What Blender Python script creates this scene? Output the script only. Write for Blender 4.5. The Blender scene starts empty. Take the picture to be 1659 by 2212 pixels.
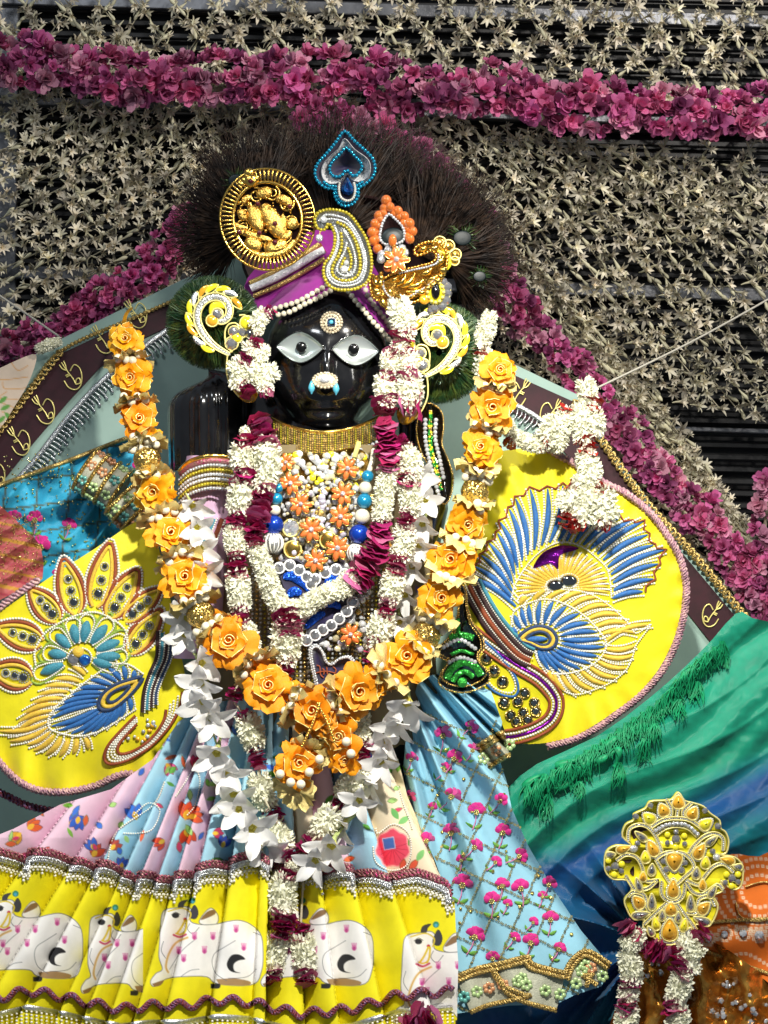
import bpy, math, random
import numpy as np
from mathutils import Vector, Quaternion, Matrix, geometry
random.seed(7); rng = np.random.default_rng(7)
SC = bpy.context.scene
COL = SC.collection
PI = math.pi
# ---------------------------------------------------------------- camera
W = 1659.0; D = 2.4; Z0 = 1.2      # the frame is 1 m wide at the plane y = 0, 2.4 m from the lens
cam = bpy.data.cameras.new('camera'); cam.sensor_fit = 'HORIZONTAL'; cam.sensor_width = 36.0
cam.lens = 36.0*D; cam.clip_start = 0.05; cam.clip_end = 50
co = bpy.data.objects.new('camera', cam); COL.objects.link(co)
co.location = (0, -D, Z0); co.rotation_euler = (PI/2, 0, 0); SC.camera = co
# ---------------------------------------------------------------- world and lamps (a temple interior lit by lamps)
wd = bpy.data.worlds.new('World'); SC.world = wd; wd.use_nodes = True
wd.node_tree.nodes['Background'].inputs[0].default_value = (0.62, 0.72, 0.85, 1)
wd.node_tree.nodes['Background'].inputs[1].default_value = 0.125
def lamp(kind, name, loc, tgt, power, col, size=0.05, spot=None, blend=0.5, sy=None):
    l = bpy.data.lights.new(name, kind); l.energy = power; l.color = col
    if kind == 'SPOT':
        l.spot_size = math.radians(spot); l.spot_blend = blend; l.shadow_soft_size = size
    else:
        l.shape = 'RECTANGLE'; l.size = size; l.size_y = sy or size
    o = bpy.data.objects.new(name, l); COL.objects.link(o); o.location = loc
    o.rotation_euler = (Vector(tgt)-Vector(loc)).to_track_quat('-Z', 'Y').to_euler()
    return o
lamp('SPOT', 'key_spot_lamp', (0.10, -1.08, Z0+0.70), (0.02, 0, Z0-0.40), 76, (1.0, 0.965, 0.87), 0.030, 70, 0.75)
lamp('SPOT', 'backdrop_spot_lamp', (0.75, -0.7, Z0+1.25), (0.1, 0.5, Z0+0.3), 42, (1.0, 0.94, 0.86), 0.03, 75, 0.8)
lamp('AREA', 'added_side_fill', (0.95, -0.9, Z0+0.75), (0.1, 0.1, Z0), 2.2, (1.0, 0.97, 0.9), 0.05, sy=0.7)  # unseen area light, added to put glints into the gold
lamp('AREA', 'added_overhead_fill', (-0.7, -1.0, Z0+1.3), (0, 0.1, Z0-0.1), 3.6, (0.93, 0.97, 1.0), 0.35, sy=0.2)  # soft fill added from overhead, sized to give the metal something to reflect
vs = SC.view_settings; vs.view_transform = 'Standard'; vs.look = 'None'; vs.gamma = 1; vs.exposure = 0.62
SC.cycles.use_denoising = True; SC.cycles.max_bounces = 6; SC.cycles.caustics_reflective = False; SC.cycles.caustics_refractive = False
SC.cycles.sample_clamp_indirect = 4.0
# ---------------------------------------------------------------- helpers
def P(px, py, Y=0.0):
    s = (D+Y)/D/W
    return Vector(((px-829.5)*s, Y, Z0+(1106-py)*s))
def PN(px, py, Y):
    px = np.asarray(px, float); py = np.asarray(py, float); Y = np.broadcast_to(np.asarray(Y, float), px.shape)
    s = (D+Y)/D/W
    return np.stack([(px-829.5)*s, Y, Z0+(1106-py)*s], -1)
def S(n): return n/W
def zr(x0, y0, w):
    k = w/1659.0
    return lambda x, y: ((x0+x*k)*0.553, (y0+y*k)*0.553)
def zl(z, pts): return [z(*p) for p in pts]
def R(a, b): return random.uniform(a, b)
ORD = 'first second third fourth fifth sixth seventh eighth ninth tenth eleventh twelfth thirteenth fourteenth fifteenth sixteenth seventeenth eighteenth nineteenth twentieth'.split()
ORD += ['twenty-'+o for o in ORD[:9]]
def nz(x, y, seed=0, f=1.0):
    # cheap smooth noise for cloth, px coordinates
    x = np.asarray(x, float)*f; y = np.asarray(y, float)*f
    r = np.random.default_rng(seed); o = 0
    for i in range(7):
        a = r.uniform(0, 2*PI); k = r.uniform(.5, 1.9); ph = r.uniform(0, 2*PI)
        o = o+np.sin((x*math.cos(a)+y*math.sin(a))*k+ph+1.3*np.sin((x*math.sin(a)-y*math.cos(a))*k*.6+ph*2))
    return o/4.0
def smooth(pts, n=8, closed=False):
    p = np.array(pts, float); m = len(p); out = []
    rngk = range(m if closed else m-1)
    for i in rngk:
        if closed: a, b, c, d = p[(i-1) % m], p[i], p[(i+1) % m], p[(i+2) % m]
        else: a, b, c, d = p[max(i-1, 0)], p[i], p[i+1], p[min(i+2, m-1)]
        for k in range(n):
            t = k/n
            out.append(0.5*((2*b)+(c-a)*t+(2*a-5*b+4*c-d)*t*t+(3*b-a-3*c+d)*t**3))
    if not closed: out.append(p[-1])
    return np.array(out)
def resample(pts, step):
    p = np.array(pts, float); d = np.r_[0, np.cumsum(np.linalg.norm(np.diff(p, axis=0), axis=1))]
    n = max(2, int(round(d[-1]/step))+1); t = np.linspace(0, d[-1], n)
    return np.stack([np.interp(t, d, p[:, i]) for i in range(p.shape[1])], 1)
# ---- mesh collector
class MB:
    def __init__(s): s.v = []; s.f = []; s.m = []; s.n = 0; s.col = None
    def add(s, v, f, m=0):
        v = np.asarray(v, float).reshape(-1, 3); s.v.append(v)
        f = [tuple(i+s.n for i in q) for q in f]; s.f += f; s.m += [m]*len(f); s.n += len(v)
        return s
    def grid(s, V, m=0, closed=False, close2=False):
        a, b = V.shape[:2]; f = []
        for i in range(a if close2 else a-1):
            i2 = (i+1) % a
            for j in range(b if closed else b-1):
                j2 = (j+1) % b
                f.append((i*b+j, i*b+j2, i2*b+j2, i2*b+j))
        return s.add(V.reshape(-1, 3), f, m)
    def sphere(s, c, r, seg=8, ring=5, sc=(1, 1, 1), m=0):
        th = np.linspace(0.0, PI, ring+1); ph = np.arange(seg)*2*PI/seg
        V = np.stack([np.sin(th)[:, None]*np.cos(ph), -np.cos(th)[:, None]*np.ones(seg), np.sin(th)[:, None]*np.sin(ph)], -1)*r
        V = V*np.array(sc)+np.array(c)
        return s.grid(V, m, closed=True)
    def dome(s, c, r, seg=7, m=0):      # half bead seen from the front, 2 rings
        ph = np.arange(seg)*2*PI/seg; c = np.array(c); v = [c+np.array((0, -r, 0))]
        for a, b in ((.75, .7), (1.0, 0.0)):
            for q in ph: v.append(c+np.array((math.cos(q)*r*a, -r*b, math.sin(q)*r*a)))
        f = [(0, 1+i, 1+(i+1) % seg) for i in range(seg)]+[(1+i, 1+seg+i, 1+seg+(i+1) % seg, 1+(i+1) % seg) for i in range(seg)]
        return s.add(v, f, m)
    def tube(s, pts, r, n=6, m=0, closed=False, cap=True):
        p = np.asarray(pts, float); k = len(p); r = np.broadcast_to(np.asarray(r, float), (k,))
        if closed: t = np.roll(p, -1, 0)-np.roll(p, 1, 0)
        else: t = np.gradient(p, axis=0)
        t /= (np.linalg.norm(t, axis=1)[:, None]+1e-12)
        u = np.cross(t, np.array((0.01, -1, 0.02))); u /= (np.linalg.norm(u, axis=1)[:, None]+1e-9); w = np.cross(t, u)
        a = np.arange(n)*2*PI/n
        V = p[:, None]+r[:, None, None]*(np.cos(a)[None, :, None]*u[:, None]+np.sin(a)[None, :, None]*w[:, None])
        s.grid(V, m, closed=True, close2=closed)
        return s
    def strip(s, pts, w, h, n=5, m=0, Y=None):
        # a domed strip: 3-d path, full width w, height h towards the viewer
        p = np.asarray(pts, float); k = len(p); w = np.broadcast_to(np.asarray(w, float), (k,)); h = np.broadcast_to(np.asarray(h, float), (k,))
        t = np.gradient(p, axis=0); t[:, 1] = 0; t /= (np.linalg.norm(t, axis=1)[:, None]+1e-12)
        u = np.stack([-t[:, 2], 0*t[:, 0], t[:, 0]], 1)
        a = np.linspace(0, PI, n)
        V = p[:, None]+u[:, None]*(np.cos(a)[None, :, None]*w[:, None, None]/2)
        V[:, :, 1] -= np.sin(a)[None]*h[:, None]
        return s.grid(V, m)
    def poly(s, pts, th, bev=0.0, m=0):
        # plate with its front bevelled: pts Nx3 outline (front plane), thickness th backwards
        p = np.asarray(pts, float); n = len(p); c = p.mean(0)
        e = np.roll(p, -1, 0)-np.roll(p, 1, 0); nn = np.stack([e[:, 2], 0*e[:, 0], -e[:, 0]], 1); nn /= (np.linalg.norm(nn, axis=1)[:, None]+1e-12)
        area = np.sum(p[:, 0]*np.roll(p[:, 2], -1)-np.roll(p[:, 0], -1)*p[:, 2])
        if area < 0: nn = -nn
        fr = p-nn*bev; mid = p+np.array((0, bev, 0)); bk = p+np.array((0, th, 0))
        tri = geometry.tessellate_polygon([[Vector((q[0], q[2], 0)) for q in fr]])
        f = [tuple(t) for t in tri]
        for i in range(n):
            j = (i+1) % n; f += [(i, j, n+j, n+i), (n+i, n+j, 2*n+j, 2*n+i)]
        return s.add(np.concatenate([fr, mid, bk]), f, m)
    def mesh(s, name, mats, smooth=True, org=None):
        v = np.concatenate(s.v) if s.v else np.zeros((0, 3))
        if org is not None: v = v-np.array(org)
        me = bpy.data.meshes.new(name); me.from_pydata(v, [], s.f)
        mats = mats if isinstance(mats, (list, tuple)) else [mats]
        for q in mats: me.materials.append(q)
        if len(mats) > 1: me.polygons.foreach_set('material_index', s.m)
        me.polygons.foreach_set('use_smooth', [smooth]*len(s.f))
        if s.col is not None:
            at = me.color_attributes.new('Col', 'FLOAT_COLOR', 'POINT'); at.data.foreach_set('color', np.asarray(s.col, np.float32).ravel())
        me.update(); return me
ORG = {}
def setp(o, label=None, cat=None, group=None, kind=None):
    if label: o['label'] = label
    if cat: o['category'] = cat
    if group: o['group'] = group
    if kind: o['kind'] = kind
    return o
def thing(name, label, cat, loc, group=None, kind=None):
    o = bpy.data.objects.new(name, None); COL.objects.link(o); o.location = loc; o.empty_display_size = .01
    ORG[o.name] = np.array(loc, float)
    return setp(o, label, cat, group, kind)
def obj(mb, name, mats, parent=None, smooth=True, label=None, cat=None, group=None, kind=None):
    if parent is not None: org = ORG[parent.name]
    else:
        v = np.concatenate(mb.v); org = np.array((v[:, 0].mean(), v[:, 1].mean(), v[:, 2].min()))
    o = bpy.data.objects.new(name, mb.mesh(name, mats, smooth, org)); COL.objects.link(o)
    if parent is not None: o.parent = parent
    else: o.location = org
    ORG[o.name] = org
    return setp(o, label, cat, group, kind)
def inst(me, name, parent, loc, q=None, sc=1.0):
    o = bpy.data.objects.new(name, me); COL.objects.link(o)
    l = np.array(loc, float)
    if parent is not None: o.parent = parent; l = l-ORG[parent.name]
    o.location = l
    if q is not None: o.rotation_mode = 'QUATERNION'; o.rotation_quaternion = q
    o.scale = (sc, sc, sc) if np.isscalar(sc) else sc
    ORG[o.name] = np.array(loc, float)
    return o
def aim(d, roll=0.0):
    q = Vector(d).to_track_quat('Z', 'Y')
    return q @ Quaternion((0, 0, 1), roll)
# ---------------------------------------------------------------- materials
def hx(h):
    h = h.lstrip('#'); c = [int(h[i:i+2], 16)/255 for i in (0, 2, 4)]
    return tuple(x/12.92 if x <= .04045 else ((x+.055)/1.055)**2.4 for x in c)
def mat(name, col, rough=.5, metal=0., var=.12, vs=120., bump=0., bs=300., rnd=.0, sheen=0., coat=0., trans=0., ior=1.45, spec=.5, sub=0., vcol=False, col2=None, wave=None, aniso=0., crumple=0., hue=0., transl=0.):
    m = bpy.data.materials.new(name); m.use_nodes = True; nt = m.node_tree; N = nt.nodes; L = nt.links; b = N['Principled BSDF']
    I = b.inputs
    tc = N.new('ShaderNodeTexCoord')
    c = col if not isinstance(col, str) else hx(col)
    ns = N.new('ShaderNodeTexNoise'); ns.inputs['Scale'].default_value = vs; ns.inputs['Detail'].default_value = 5; L.new(tc.outputs['Object'], ns.inputs['Vector'])
    if vcol:
        at = N.new('ShaderNodeAttribute'); at.attribute_name = 'Col'; base = at.outputs['Color']
    else:
        mx = N.new('ShaderNodeMix'); mx.data_type = 'RGBA'
        c2 = (hx(col2) if isinstance(col2, str) else col2) if col2 else c
        mx.inputs['A'].default_value = (*c, 1); mx.inputs['B'].default_value = (*c2, 1)
        rp = N.new('ShaderNodeMapRange'); rp.inputs['From Min'].default_value = .38; rp.inputs['From Max'].default_value = .62
        L.new(ns.outputs['Fac'], rp.inputs['Value']); L.new(rp.outputs['Result'], mx.inputs['Factor']); base = mx.outputs['Result']
    hs = N.new('ShaderNodeHueSaturation'); L.new(base, hs.inputs['Color'])
    mr = N.new('ShaderNodeMapRange'); mr.inputs['From Min'].default_value = .3; mr.inputs['From Max'].default_value = .7
    mr.inputs['To Min'].default_value = 1-var; mr.inputs['To Max'].default_value = 1+var; L.new(ns.outputs['Fac'], mr.inputs['Value'])
    val = mr.outputs['Result']
    if rnd or hue:
        oi = N.new('ShaderNodeObjectInfo')
        m2 = N.new('ShaderNodeMapRange'); m2.inputs['To Min'].default_value = 1-rnd; m2.inputs['To Max'].default_value = 1+rnd*.6; L.new(oi.outputs['Random'], m2.inputs['Value'])
        mm = N.new('ShaderNodeMath'); mm.operation = 'MULTIPLY'; L.new(val, mm.inputs[0]); L.new(m2.outputs['Result'], mm.inputs[1]); val = mm.outputs[0]
        if hue:
            m3 = N.new('ShaderNodeMapRange'); m3.inputs['To Min'].default_value = .5-hue; m3.inputs['To Max'].default_value = .5+hue
            fr = N.new('ShaderNodeMath'); fr.operation = 'MULTIPLY'; fr.inputs[1].default_value = 7.31; f2 = N.new('ShaderNodeMath'); f2.operation = 'FRACT'
            L.new(oi.outputs['Random'], fr.inputs[0]); L.new(fr.outputs[0], f2.inputs[0]); L.new(f2.outputs[0], m3.inputs['Value']); L.new(m3.outputs['Result'], hs.inputs['Hue'])
    L.new(val, hs.inputs['Value']); L.new(hs.outputs['Color'], I['Base Color'])
    I['Roughness'].default_value = rough; I['Metallic'].default_value = metal; I['IOR'].default_value = ior
    I['Specular IOR Level'].default_value = spec
    I['Sheen Weight'].default_value = sheen; I['Coat Weight'].default_value = coat; I['Coat Roughness'].default_value = .08
    I['Transmission Weight'].default_value = trans; I['Anisotropic'].default_value = aniso
    if sub: I['Subsurface Weight'].default_value = sub; I['Subsurface Scale'].default_value = .004
    if transl:      # thin petals let light through
        tb = N.new('ShaderNodeBsdfTranslucent'); L.new(hs.outputs['Color'], tb.inputs['Color']); ms = N.new('ShaderNodeMixShader'); ms.inputs[0].default_value = transl
        L.new(b.outputs[0], ms.inputs[1]); L.new(tb.outputs[0], ms.inputs[2]); L.new(ms.outputs[0], N['Material Output'].inputs['Surface'])
    hgt = None
    if bump:
        n2 = N.new('ShaderNodeTexNoise'); n2.inputs['Scale'].default_value = bs; n2.inputs['Detail'].default_value = 3; L.new(tc.outputs['Object'], n2.inputs['Vector'])
        bp = N.new('ShaderNodeBump'); bp.inputs['Strength'].default_value = bump; bp.inputs['Distance'].default_value = .002
        L.new(n2.outputs['Fac'], bp.inputs['Height']); L.new(bp.outputs['Normal'], I['Normal']); hgt = bp
    if wave:      # woven thread: two crossed fine waves in the bump
        sc_, st_ = wave
        w1 = N.new('ShaderNodeTexWave'); w1.inputs['Scale'].default_value = sc_; w1.bands_direction = 'X'; w1.inputs['Distortion'].default_value = 1.5
        w2 = N.new('ShaderNodeTexWave'); w2.inputs['Scale'].default_value = sc_; w2.bands_direction = 'Z'; w2.inputs['Distortion'].default_value = 1.5
        L.new(tc.outputs['Object'], w1.inputs['Vector']); L.new(tc.outputs['Object'], w2.inputs['Vector'])
        ad = N.new('ShaderNodeMath'); L.new(w1.outputs['Fac'], ad.inputs[0]); L.new(w2.outputs['Fac'], ad.inputs[1])
        bq = N.new('ShaderNodeBump'); bq.inputs['Strength'].default_value = st_; bq.inputs['Distance'].default_value = .0006; L.new(ad.outputs[0], bq.inputs['Height'])
        if hgt: L.new(hgt.outputs['Normal'], bq.inputs['Normal'])
        L.new(bq.outputs['Normal'], I['Normal'])
    return m
def glitter(name, col, rough=.25, metal=.9, scale=900., jit=.9, col2=None):
    # sequins or facets: each Voronoi cell turns the normal its own way
    m = mat(name, col, rough, metal, var=.2, vs=300, col2=col2); nt = m.node_tree; N = nt.nodes; L = nt.links; b = N['Principled BSDF']
    tc = N.new('ShaderNodeTexCoord'); v = N.new('ShaderNodeTexVoronoi'); v.inputs['Scale'].default_value = scale; L.new(tc.outputs['Object'], v.inputs['Vector'])
    g = N.new('ShaderNodeNewGeometry')
    s1 = N.new('ShaderNodeVectorMath'); s1.operation = 'SUBTRACT'; s1.inputs[1].default_value = (.5, .5, .5); L.new(v.outputs['Color'], s1.inputs[0])
    s2 = N.new('ShaderNodeVectorMath'); s2.operation = 'SCALE'; s2.inputs['Scale'].default_value = jit; L.new(s1.outputs[0], s2.inputs[0])
    s3 = N.new('ShaderNodeVectorMath'); s3.operation = 'ADD'; L.new(g.outputs['Normal'], s3.inputs[0]); L.new(s2.outputs[0], s3.inputs[1])
    s4 = N.new('ShaderNodeVectorMath'); s4.operation = 'NORMALIZE'; L.new(s3.outputs[0], s4.inputs[0]); L.new(s4.outputs[0], b.inputs['Normal'])
    return m
M = {}
M['stone'] = mat('black_polished_stone', (.006, .006, .007), .16, 0, .3, 60, bump=.06, bs=90, coat=.5, spec=.6)
M['wallmetal'] = mat('grey_silver_sheet', (.16, .165, .18), .42, .6, .35, 25, bump=.35, bs=140)
M['slat'] = mat('dark_louvre', (.012, .012, .013), .5, 0, .4, 30, bump=.2, bs=60)
M['tube_white'] = mat('cream_tuberose_petal', (.88, .84, .72), .55, 0, .10, 150, rnd=.55, col2=(.80, .71, .50), transl=.12, hue=.012)
M['bud'] = mat('pale_green_bud', (.72, .69, .52), .55, 0, .1, 150, rnd=.4, col2=(.60, .56, .34))
M['twine'] = mat('cotton_twine', (.55, .50, .36), .8, 0, .2, 400)
M['pink'] = mat('dark_pink_petal', (.58, .06, .25), .55, 0, .25, 120, rnd=.5, col2=(.74, .24, .45), hue=.015, transl=.25)
M['jas'] = mat('jasmine_white', (.92, .91, .78), .55, 0, .05, 200, rnd=.08, col2=(.88, .88, .68), transl=.1)
M['pinkpale'] = mat('faded_pink_petal', (.66, .20, .38), .55, 0, .3, 120, rnd=.35, col2=(.76, .42, .52), hue=.012, transl=.2)
M['rose'] = mat('magenta_rose_petal', (.36, .012, .09), .5, 0, .3, 120, rnd=.45, col2=(.50, .03, .17), hue=.015, transl=.25)
M['rosepink'] = mat('pale_pink_rose_petal', (.52, .07, .24), .5, 0, .3, 120, rnd=.3, col2=(.60, .2, .34), hue=.015, transl=.25)
M['redpetal'] = mat('red_petal', (.45, .02, .012), .5, 0, .3, 120, rnd=.3)
M['satin'] = mat('orange_satin_ribbon', (1.0, .425, .008), .42, 0, .12, 90, rnd=.12, bump=.3, bs=150, hue=.012, transl=.15, col2=(.98, .39, .006))
M['organza'] = mat('gold_organza', (.84, .68, .26), .3, .25, .25, 90, bump=.4, bs=180, rnd=.2)
M['gold'] = mat('polished_gold', (.95, .60, .13), .2, 1, .15, 100, bump=.12, bs=350)
M['goldrough'] = mat('cast_gold', (.93, .58, .13), .26, 1, .3, 220, bump=.7, bs=520)
M['goldtube'] = mat('pale_gold_rim', (.97, .84, .30), .3, .3, .08, 200)
M['goldglit'] = glitter('gold_glitter', (.80, .55, .16), .25, .95, 620, 1.0)
M['silvglit'] = glitter('silver_glitter', (.90, .91, .92), .35, .1, 800, .7)
M['silver'] = mat('silver_thread', (.70, .72, .74), .3, .9, .25, 300, bump=.5, bs=700)
M['pearl'] = mat('cream_pearl', (.86, .80, .62), .28, 0, .04, 100, coat=.4, sheen=.2, rnd=.06)
M['seed'] = mat('seed_pearl', (.82, .80, .70), .25, 0, .06, 300, coat=.4)
M['ivory'] = mat('ivory_bead', (.88, .80, .60), .4, 0, .05, 100, coat=.2, rnd=.06)
M['crystal'] = mat('clear_rhinestone', (.74, .76, .78), .1, .45, .5, 500, rnd=.25, coat=.8)
M['facet'] = glitter('faceted_crystal', (.82, .84, .88), .1, .65, 260, .9)
M['iris'] = mat('lavender_crystal', (.78, .72, .86), .08, .3, .3, 300, coat=1.0, rnd=.3)
M['iris2'] = mat('champagne_crystal', (.94, .84, .52), .08, .35, .3, 300, coat=1.0, rnd=.3)
M['white_crystal'] = mat('white_crystal', (.93, .94, .95), .14, .3, .3, 300, coat=1.0, rnd=.2)
M['palegold'] = mat('pale_gold_granules', (.74, .64, .46), .3, .35, .3, 300, bump=.6, bs=700)
M['mirror'] = mat('small_round_mirror', (.32, .34, .34), .07, 1, .1, 50)
M['yellow'] = mat('lemon_satin_cloth', (.86, .76, .006), .42, 0, .06, 30, bump=.5, bs=38, sheen=.3, wave=(900, .25))
M['thr_blue'] = mat('blue_padded_thread', (.015, .13, .40), .42, 0, .25, 420, bump=.5, bs=900, sheen=.3)
M['thr_navy'] = mat('navy_padded_thread', (.012, .04, .12), .42, 0, .25, 420, bump=.5, bs=900, sheen=.3)
M['thr_teal'] = mat('teal_padded_thread', (.04, .25, .34), .42, 0, .25, 420, bump=.5, bs=900, sheen=.3)
M['thr_green'] = mat('olive_green_thread', (.28, .42, .06), .45, 0, .2, 420, bump=.5, bs=900)
M['thr_gold'] = mat('golden_padded_thread', (.80, .52, .045), .4, 0, .2, 420, bump=.5, bs=900, sheen=.3)
M['thr_rust'] = mat('rust_cord', (.30, .065, .02), .6, 0, .25, 420, bump=.5, bs=900)
M['thr_dark'] = mat('dark_brown_cord', (.035, .012, .012), .5, 0, .3, 420, bump=.5, bs=900)
M['purplefoil'] = mat('purple_foil', (.22, .01, .34), .2, .7, .3, 120, bump=.6, bs=300)
M['lilac'] = mat('lilac_gimp_braid', (.50, .25, .36), .5, .15, .35, 300, bump=.6, bs=600, col2=(.62, .40, .36))
M['ricrac'] = mat('multicolour_metallic_braid', (.34, .05, .05), .35, .35, .5, 320, bump=.8, bs=500, col2=(.16, .10, .22))
M['pinkbraid'] = mat('rose_gold_braid', (.52, .30, .26), .35, .55, .5, 350, bump=.8, bs=500, col2=(.30, .02, .10))
M['print'] = mat('printed_cotton', (1, 1, 1), .75, 0, .04, 80, vcol=True, wave=(800, .3), bump=.1, bs=60)
M['satinprint'] = mat('shot_silk_cloth', (1, 1, 1), .33, 0, .08, 30, vcol=True, sheen=.1, bump=.06, bs=60, wave=(700, .3))
M['velvet'] = mat('maroon_velvet', (.035, .004, .010), .6, 0, .3, 60, sheen=.25)
M['mint'] = mat('mint_satin', (.36, .52, .46), .5, 0, .08, 20, sheen=.3, bump=.1, bs=30)
M['purple'] = mat('purple_turban_cloth', (.34, .010, .30), .55, 0, .15, 60, sheen=.15, wave=(800, .4))
M['feather'] = mat('dark_brown_barbs', (.011, .006, .004), .55, 0, .5, 60, col2=(.034, .019, .011), spec=.3)
M['featherm'] = mat('magenta_tinted_barbs', (.07, .008, .03), .6, 0, .5, 60)
M['greenbarb'] = mat('iridescent_green_barbs', (.012, .075, .022), .36, .25, .6, 90, col2=(.05, .075, .012), spec=.8)
M['eyeglass'] = mat('grey_glass_eye', (.84, .90, .87), .22, .68, .12, 22, coat=.9, col2=(.52, .60, .58))
M['eye_dark'] = mat('dark_feather_eye', (.003, .010, .012), .4, 0, .3, 90)
M['black'] = mat('black_enamel', (.004, .004, .004), .15, 0, .1, 50, coat=.6)
M['turq'] = mat('turquoise_stone', (.10, .46, .62), .3, 0, .1, 80, coat=.5)
M['sapphire'] = mat('blue_cut_glass', (.01, .10, .50), .06, .45, .5, 90, coat=1.0, col2=(.02, .28, .8))
M['bluebead'] = glitter('metallic_blue_bead', (.03, .48, .74), .16, .6, 420, .7)
M['navy'] = mat('navy_velvet', (.012, .006, .05), .6, 0, .2, 80, sheen=.3)
M['blueglit'] = glitter('royal_blue_glitter', (.01, .09, .62), .3, .6, 900, 1.0)
M['orangebead'] = mat('amber_orange_bead', (.80, .20, .03), .12, 0, .25, 120, coat=.8, trans=.25)
M['orangeenam'] = mat('orange_enamel', (.82, .19, .045), .3, 0, .15, 120, coat=.6)
M['ruby'] = mat('dark_ruby', (.10, .008, .012), .12, 0, .2, 80, coat=.8)
M['yelgem'] = mat('yellow_gem', (.93, .82, .03), .2, .0, .2, 100, coat=.8)
M['ambgem'] = mat('amber_gem', (.88, .45, .03), .16, .15, .3, 100, coat=.9)
M['greygem'] = mat('grey_crystal', (.42, .42, .44), .08, .7, .45, 160, coat=.8)
M['yelbead'] = mat('olive_yellow_bead', (.46, .37, .02), .2, .2, .3, 300, coat=.6)
M['plum'] = mat('white_silk_flower', (.93, .92, .90), .55, 0, .05, 90, rnd=.05, transl=.12)
M['throat'] = mat('yellow_flower_throat', (.80, .72, .16), .55, 0, .1, 100)
M['stem'] = mat('pale_green_stem', (.50, .58, .22), .5, 0, .2, 100)
M['whitebead'] = mat('white_striped_bead', (.84, .82, .76), .3, 0, .05, 100, coat=.4)
M['skyblue'] = mat('pearl_sky_bead', (.015, .30, .55), .18, .3, .06, 60, coat=.8)
M['cobalt'] = mat('cobalt_ribbed_bead', (.008, .06, .50), .22, .45, .2, 60, coat=.5)
M['greenjewel'] = glitter('green_sequins', (.05, .42, .06), .18, .7, 900, 1.0)
M['tassel'] = mat('emerald_tassel', (.008, .30, .12), .5, 0, .3, 160)
M['magthread'] = mat('magenta_embroidery', (.72, .012, .26), .5, 0, .15, 500, bump=.5, bs=1200, sheen=.3)
M['leafthread'] = mat('leaf_green_embroidery', (.16, .42, .06), .5, 0, .2, 500, bump=.5, bs=1200)
M['stalk'] = mat('pink_stalk_thread', (.62, .20, .40), .6, 0, .1, 300)
M['sequin'] = mat('dark_gold_sequin', (.55, .46, .16), .2, .6, .5, 240)
M['sequinb'] = mat('bright_gold_sequin', (.95, .78, .32), .14, 1, .2, 240)
M['goldlace'] = mat('gold_lace', (.62, .44, .15), .32, .75, .35, 300, bump=1.0, bs=420)
M['net'] = mat('pale_net_border', (.52, .52, .40), .6, .1, .15, 260, bump=.6, bs=700)
M['aqua'] = mat('aqua_sequin_petal', (.16, .50, .44), .25, .2, .1, 150, coat=.5)
M['palegreen'] = mat('pale_green_sequin_petal', (.50, .68, .30), .25, .2, .1, 150, coat=.5)
M['peach'] = mat('peach_sequin_petal', (.72, .34, .16), .25, .2, .1, 150, coat=.5)
M['tissue'] = mat('copper_gold_tissue', (.55, .21, .03), .24, .75, .3, 60, bump=.3, bs=90, aniso=.4, col2=(.70, .36, .07))
M['rope'] = mat('white_cord', (.66, .62, .52), .8, 0, .15, 500, bump=.5, bs=800)
# ================================================================ flower meshes
def petal(mb, phi, L, w, a0, a1, r0=0., z0=0., segs=4, peak=.6, cup=0., wav=0., m=0, tip=0., base=.12):
    # blade of length L leaving the axis (+Z) at angle a0, bending to a1
    t = np.linspace(0, 1, segs+1); a = a0+(a1-a0)*t
    dr = np.sin(a)*L/segs; dz = np.cos(a)*L/segs
    r = r0+np.r_[0, np.cumsum((dr[1:]+dr[:-1])/2)]; z = z0+np.r_[0, np.cumsum((dz[1:]+dz[:-1])/2)]
    pw = np.where(t < peak, base+(1-base)*np.sin(t/peak*PI/2), tip+(1-tip)*np.cos((t-peak)/(1-peak+1e-6)*PI/2)**.8)*w/2
    er = np.array((math.cos(phi), math.sin(phi), 0)); et = np.array((-math.sin(phi), math.cos(phi), 0)); ez = np.array((0, 0, 1.))
    V = np.zeros((segs+1, 3, 3))
    for i in range(segs+1):
        c = er*r[i]+ez*z[i]; nrm = -er*math.cos(a[i])+ez*math.sin(a[i])
        wv = wav*math.sin(3.1*i+phi*3)
        V[i, 0] = c-et*pw[i]+nrm*(cup*pw[i]+wv); V[i, 1] = c; V[i, 2] = c+et*pw[i]+nrm*(cup*pw[i]-wv)
    mb.grid(V, m)
def tuberose_mesh(i):
    mb = MB(); n = 6
    op = R(.55, 1.7)
    for k in range(n):
        petal(mb, k*2*PI/n+R(-.2, .2), R(.85, 1.25), R(.26, .36), R(.2, .5), op+R(-.3, .4), .06, 0, 4, .42, R(.1, .35), 0)
    if i % 2:
        for k in range(3): petal(mb, k*2*PI/3+R(-.3, .3), R(.5, .7), .28, .1, R(.5, 1), .02, .05, 2, .5, .3)
    z = np.array([(0, 0, -.75), (0.03, 0, -.4), (0, 0, .08)]); mb.tube(z, [.05, .09, .14], 5, 1)
    return mb.mesh('tuberose_flower', [M['tube_white'], M['bud']])
def bud_mesh():
    mb = MB(); z = np.array([(0, 0, -.8), (0, 0, -.5), (0, 0, -.1), (0, 0, .3), (0, 0, .62), (0, 0, .8)]); mb.tube(z, [.05, .09, .16, .24, .17, .02], 6, 0)
    return mb.mesh('tuberose_bud', [M['bud']])
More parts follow.
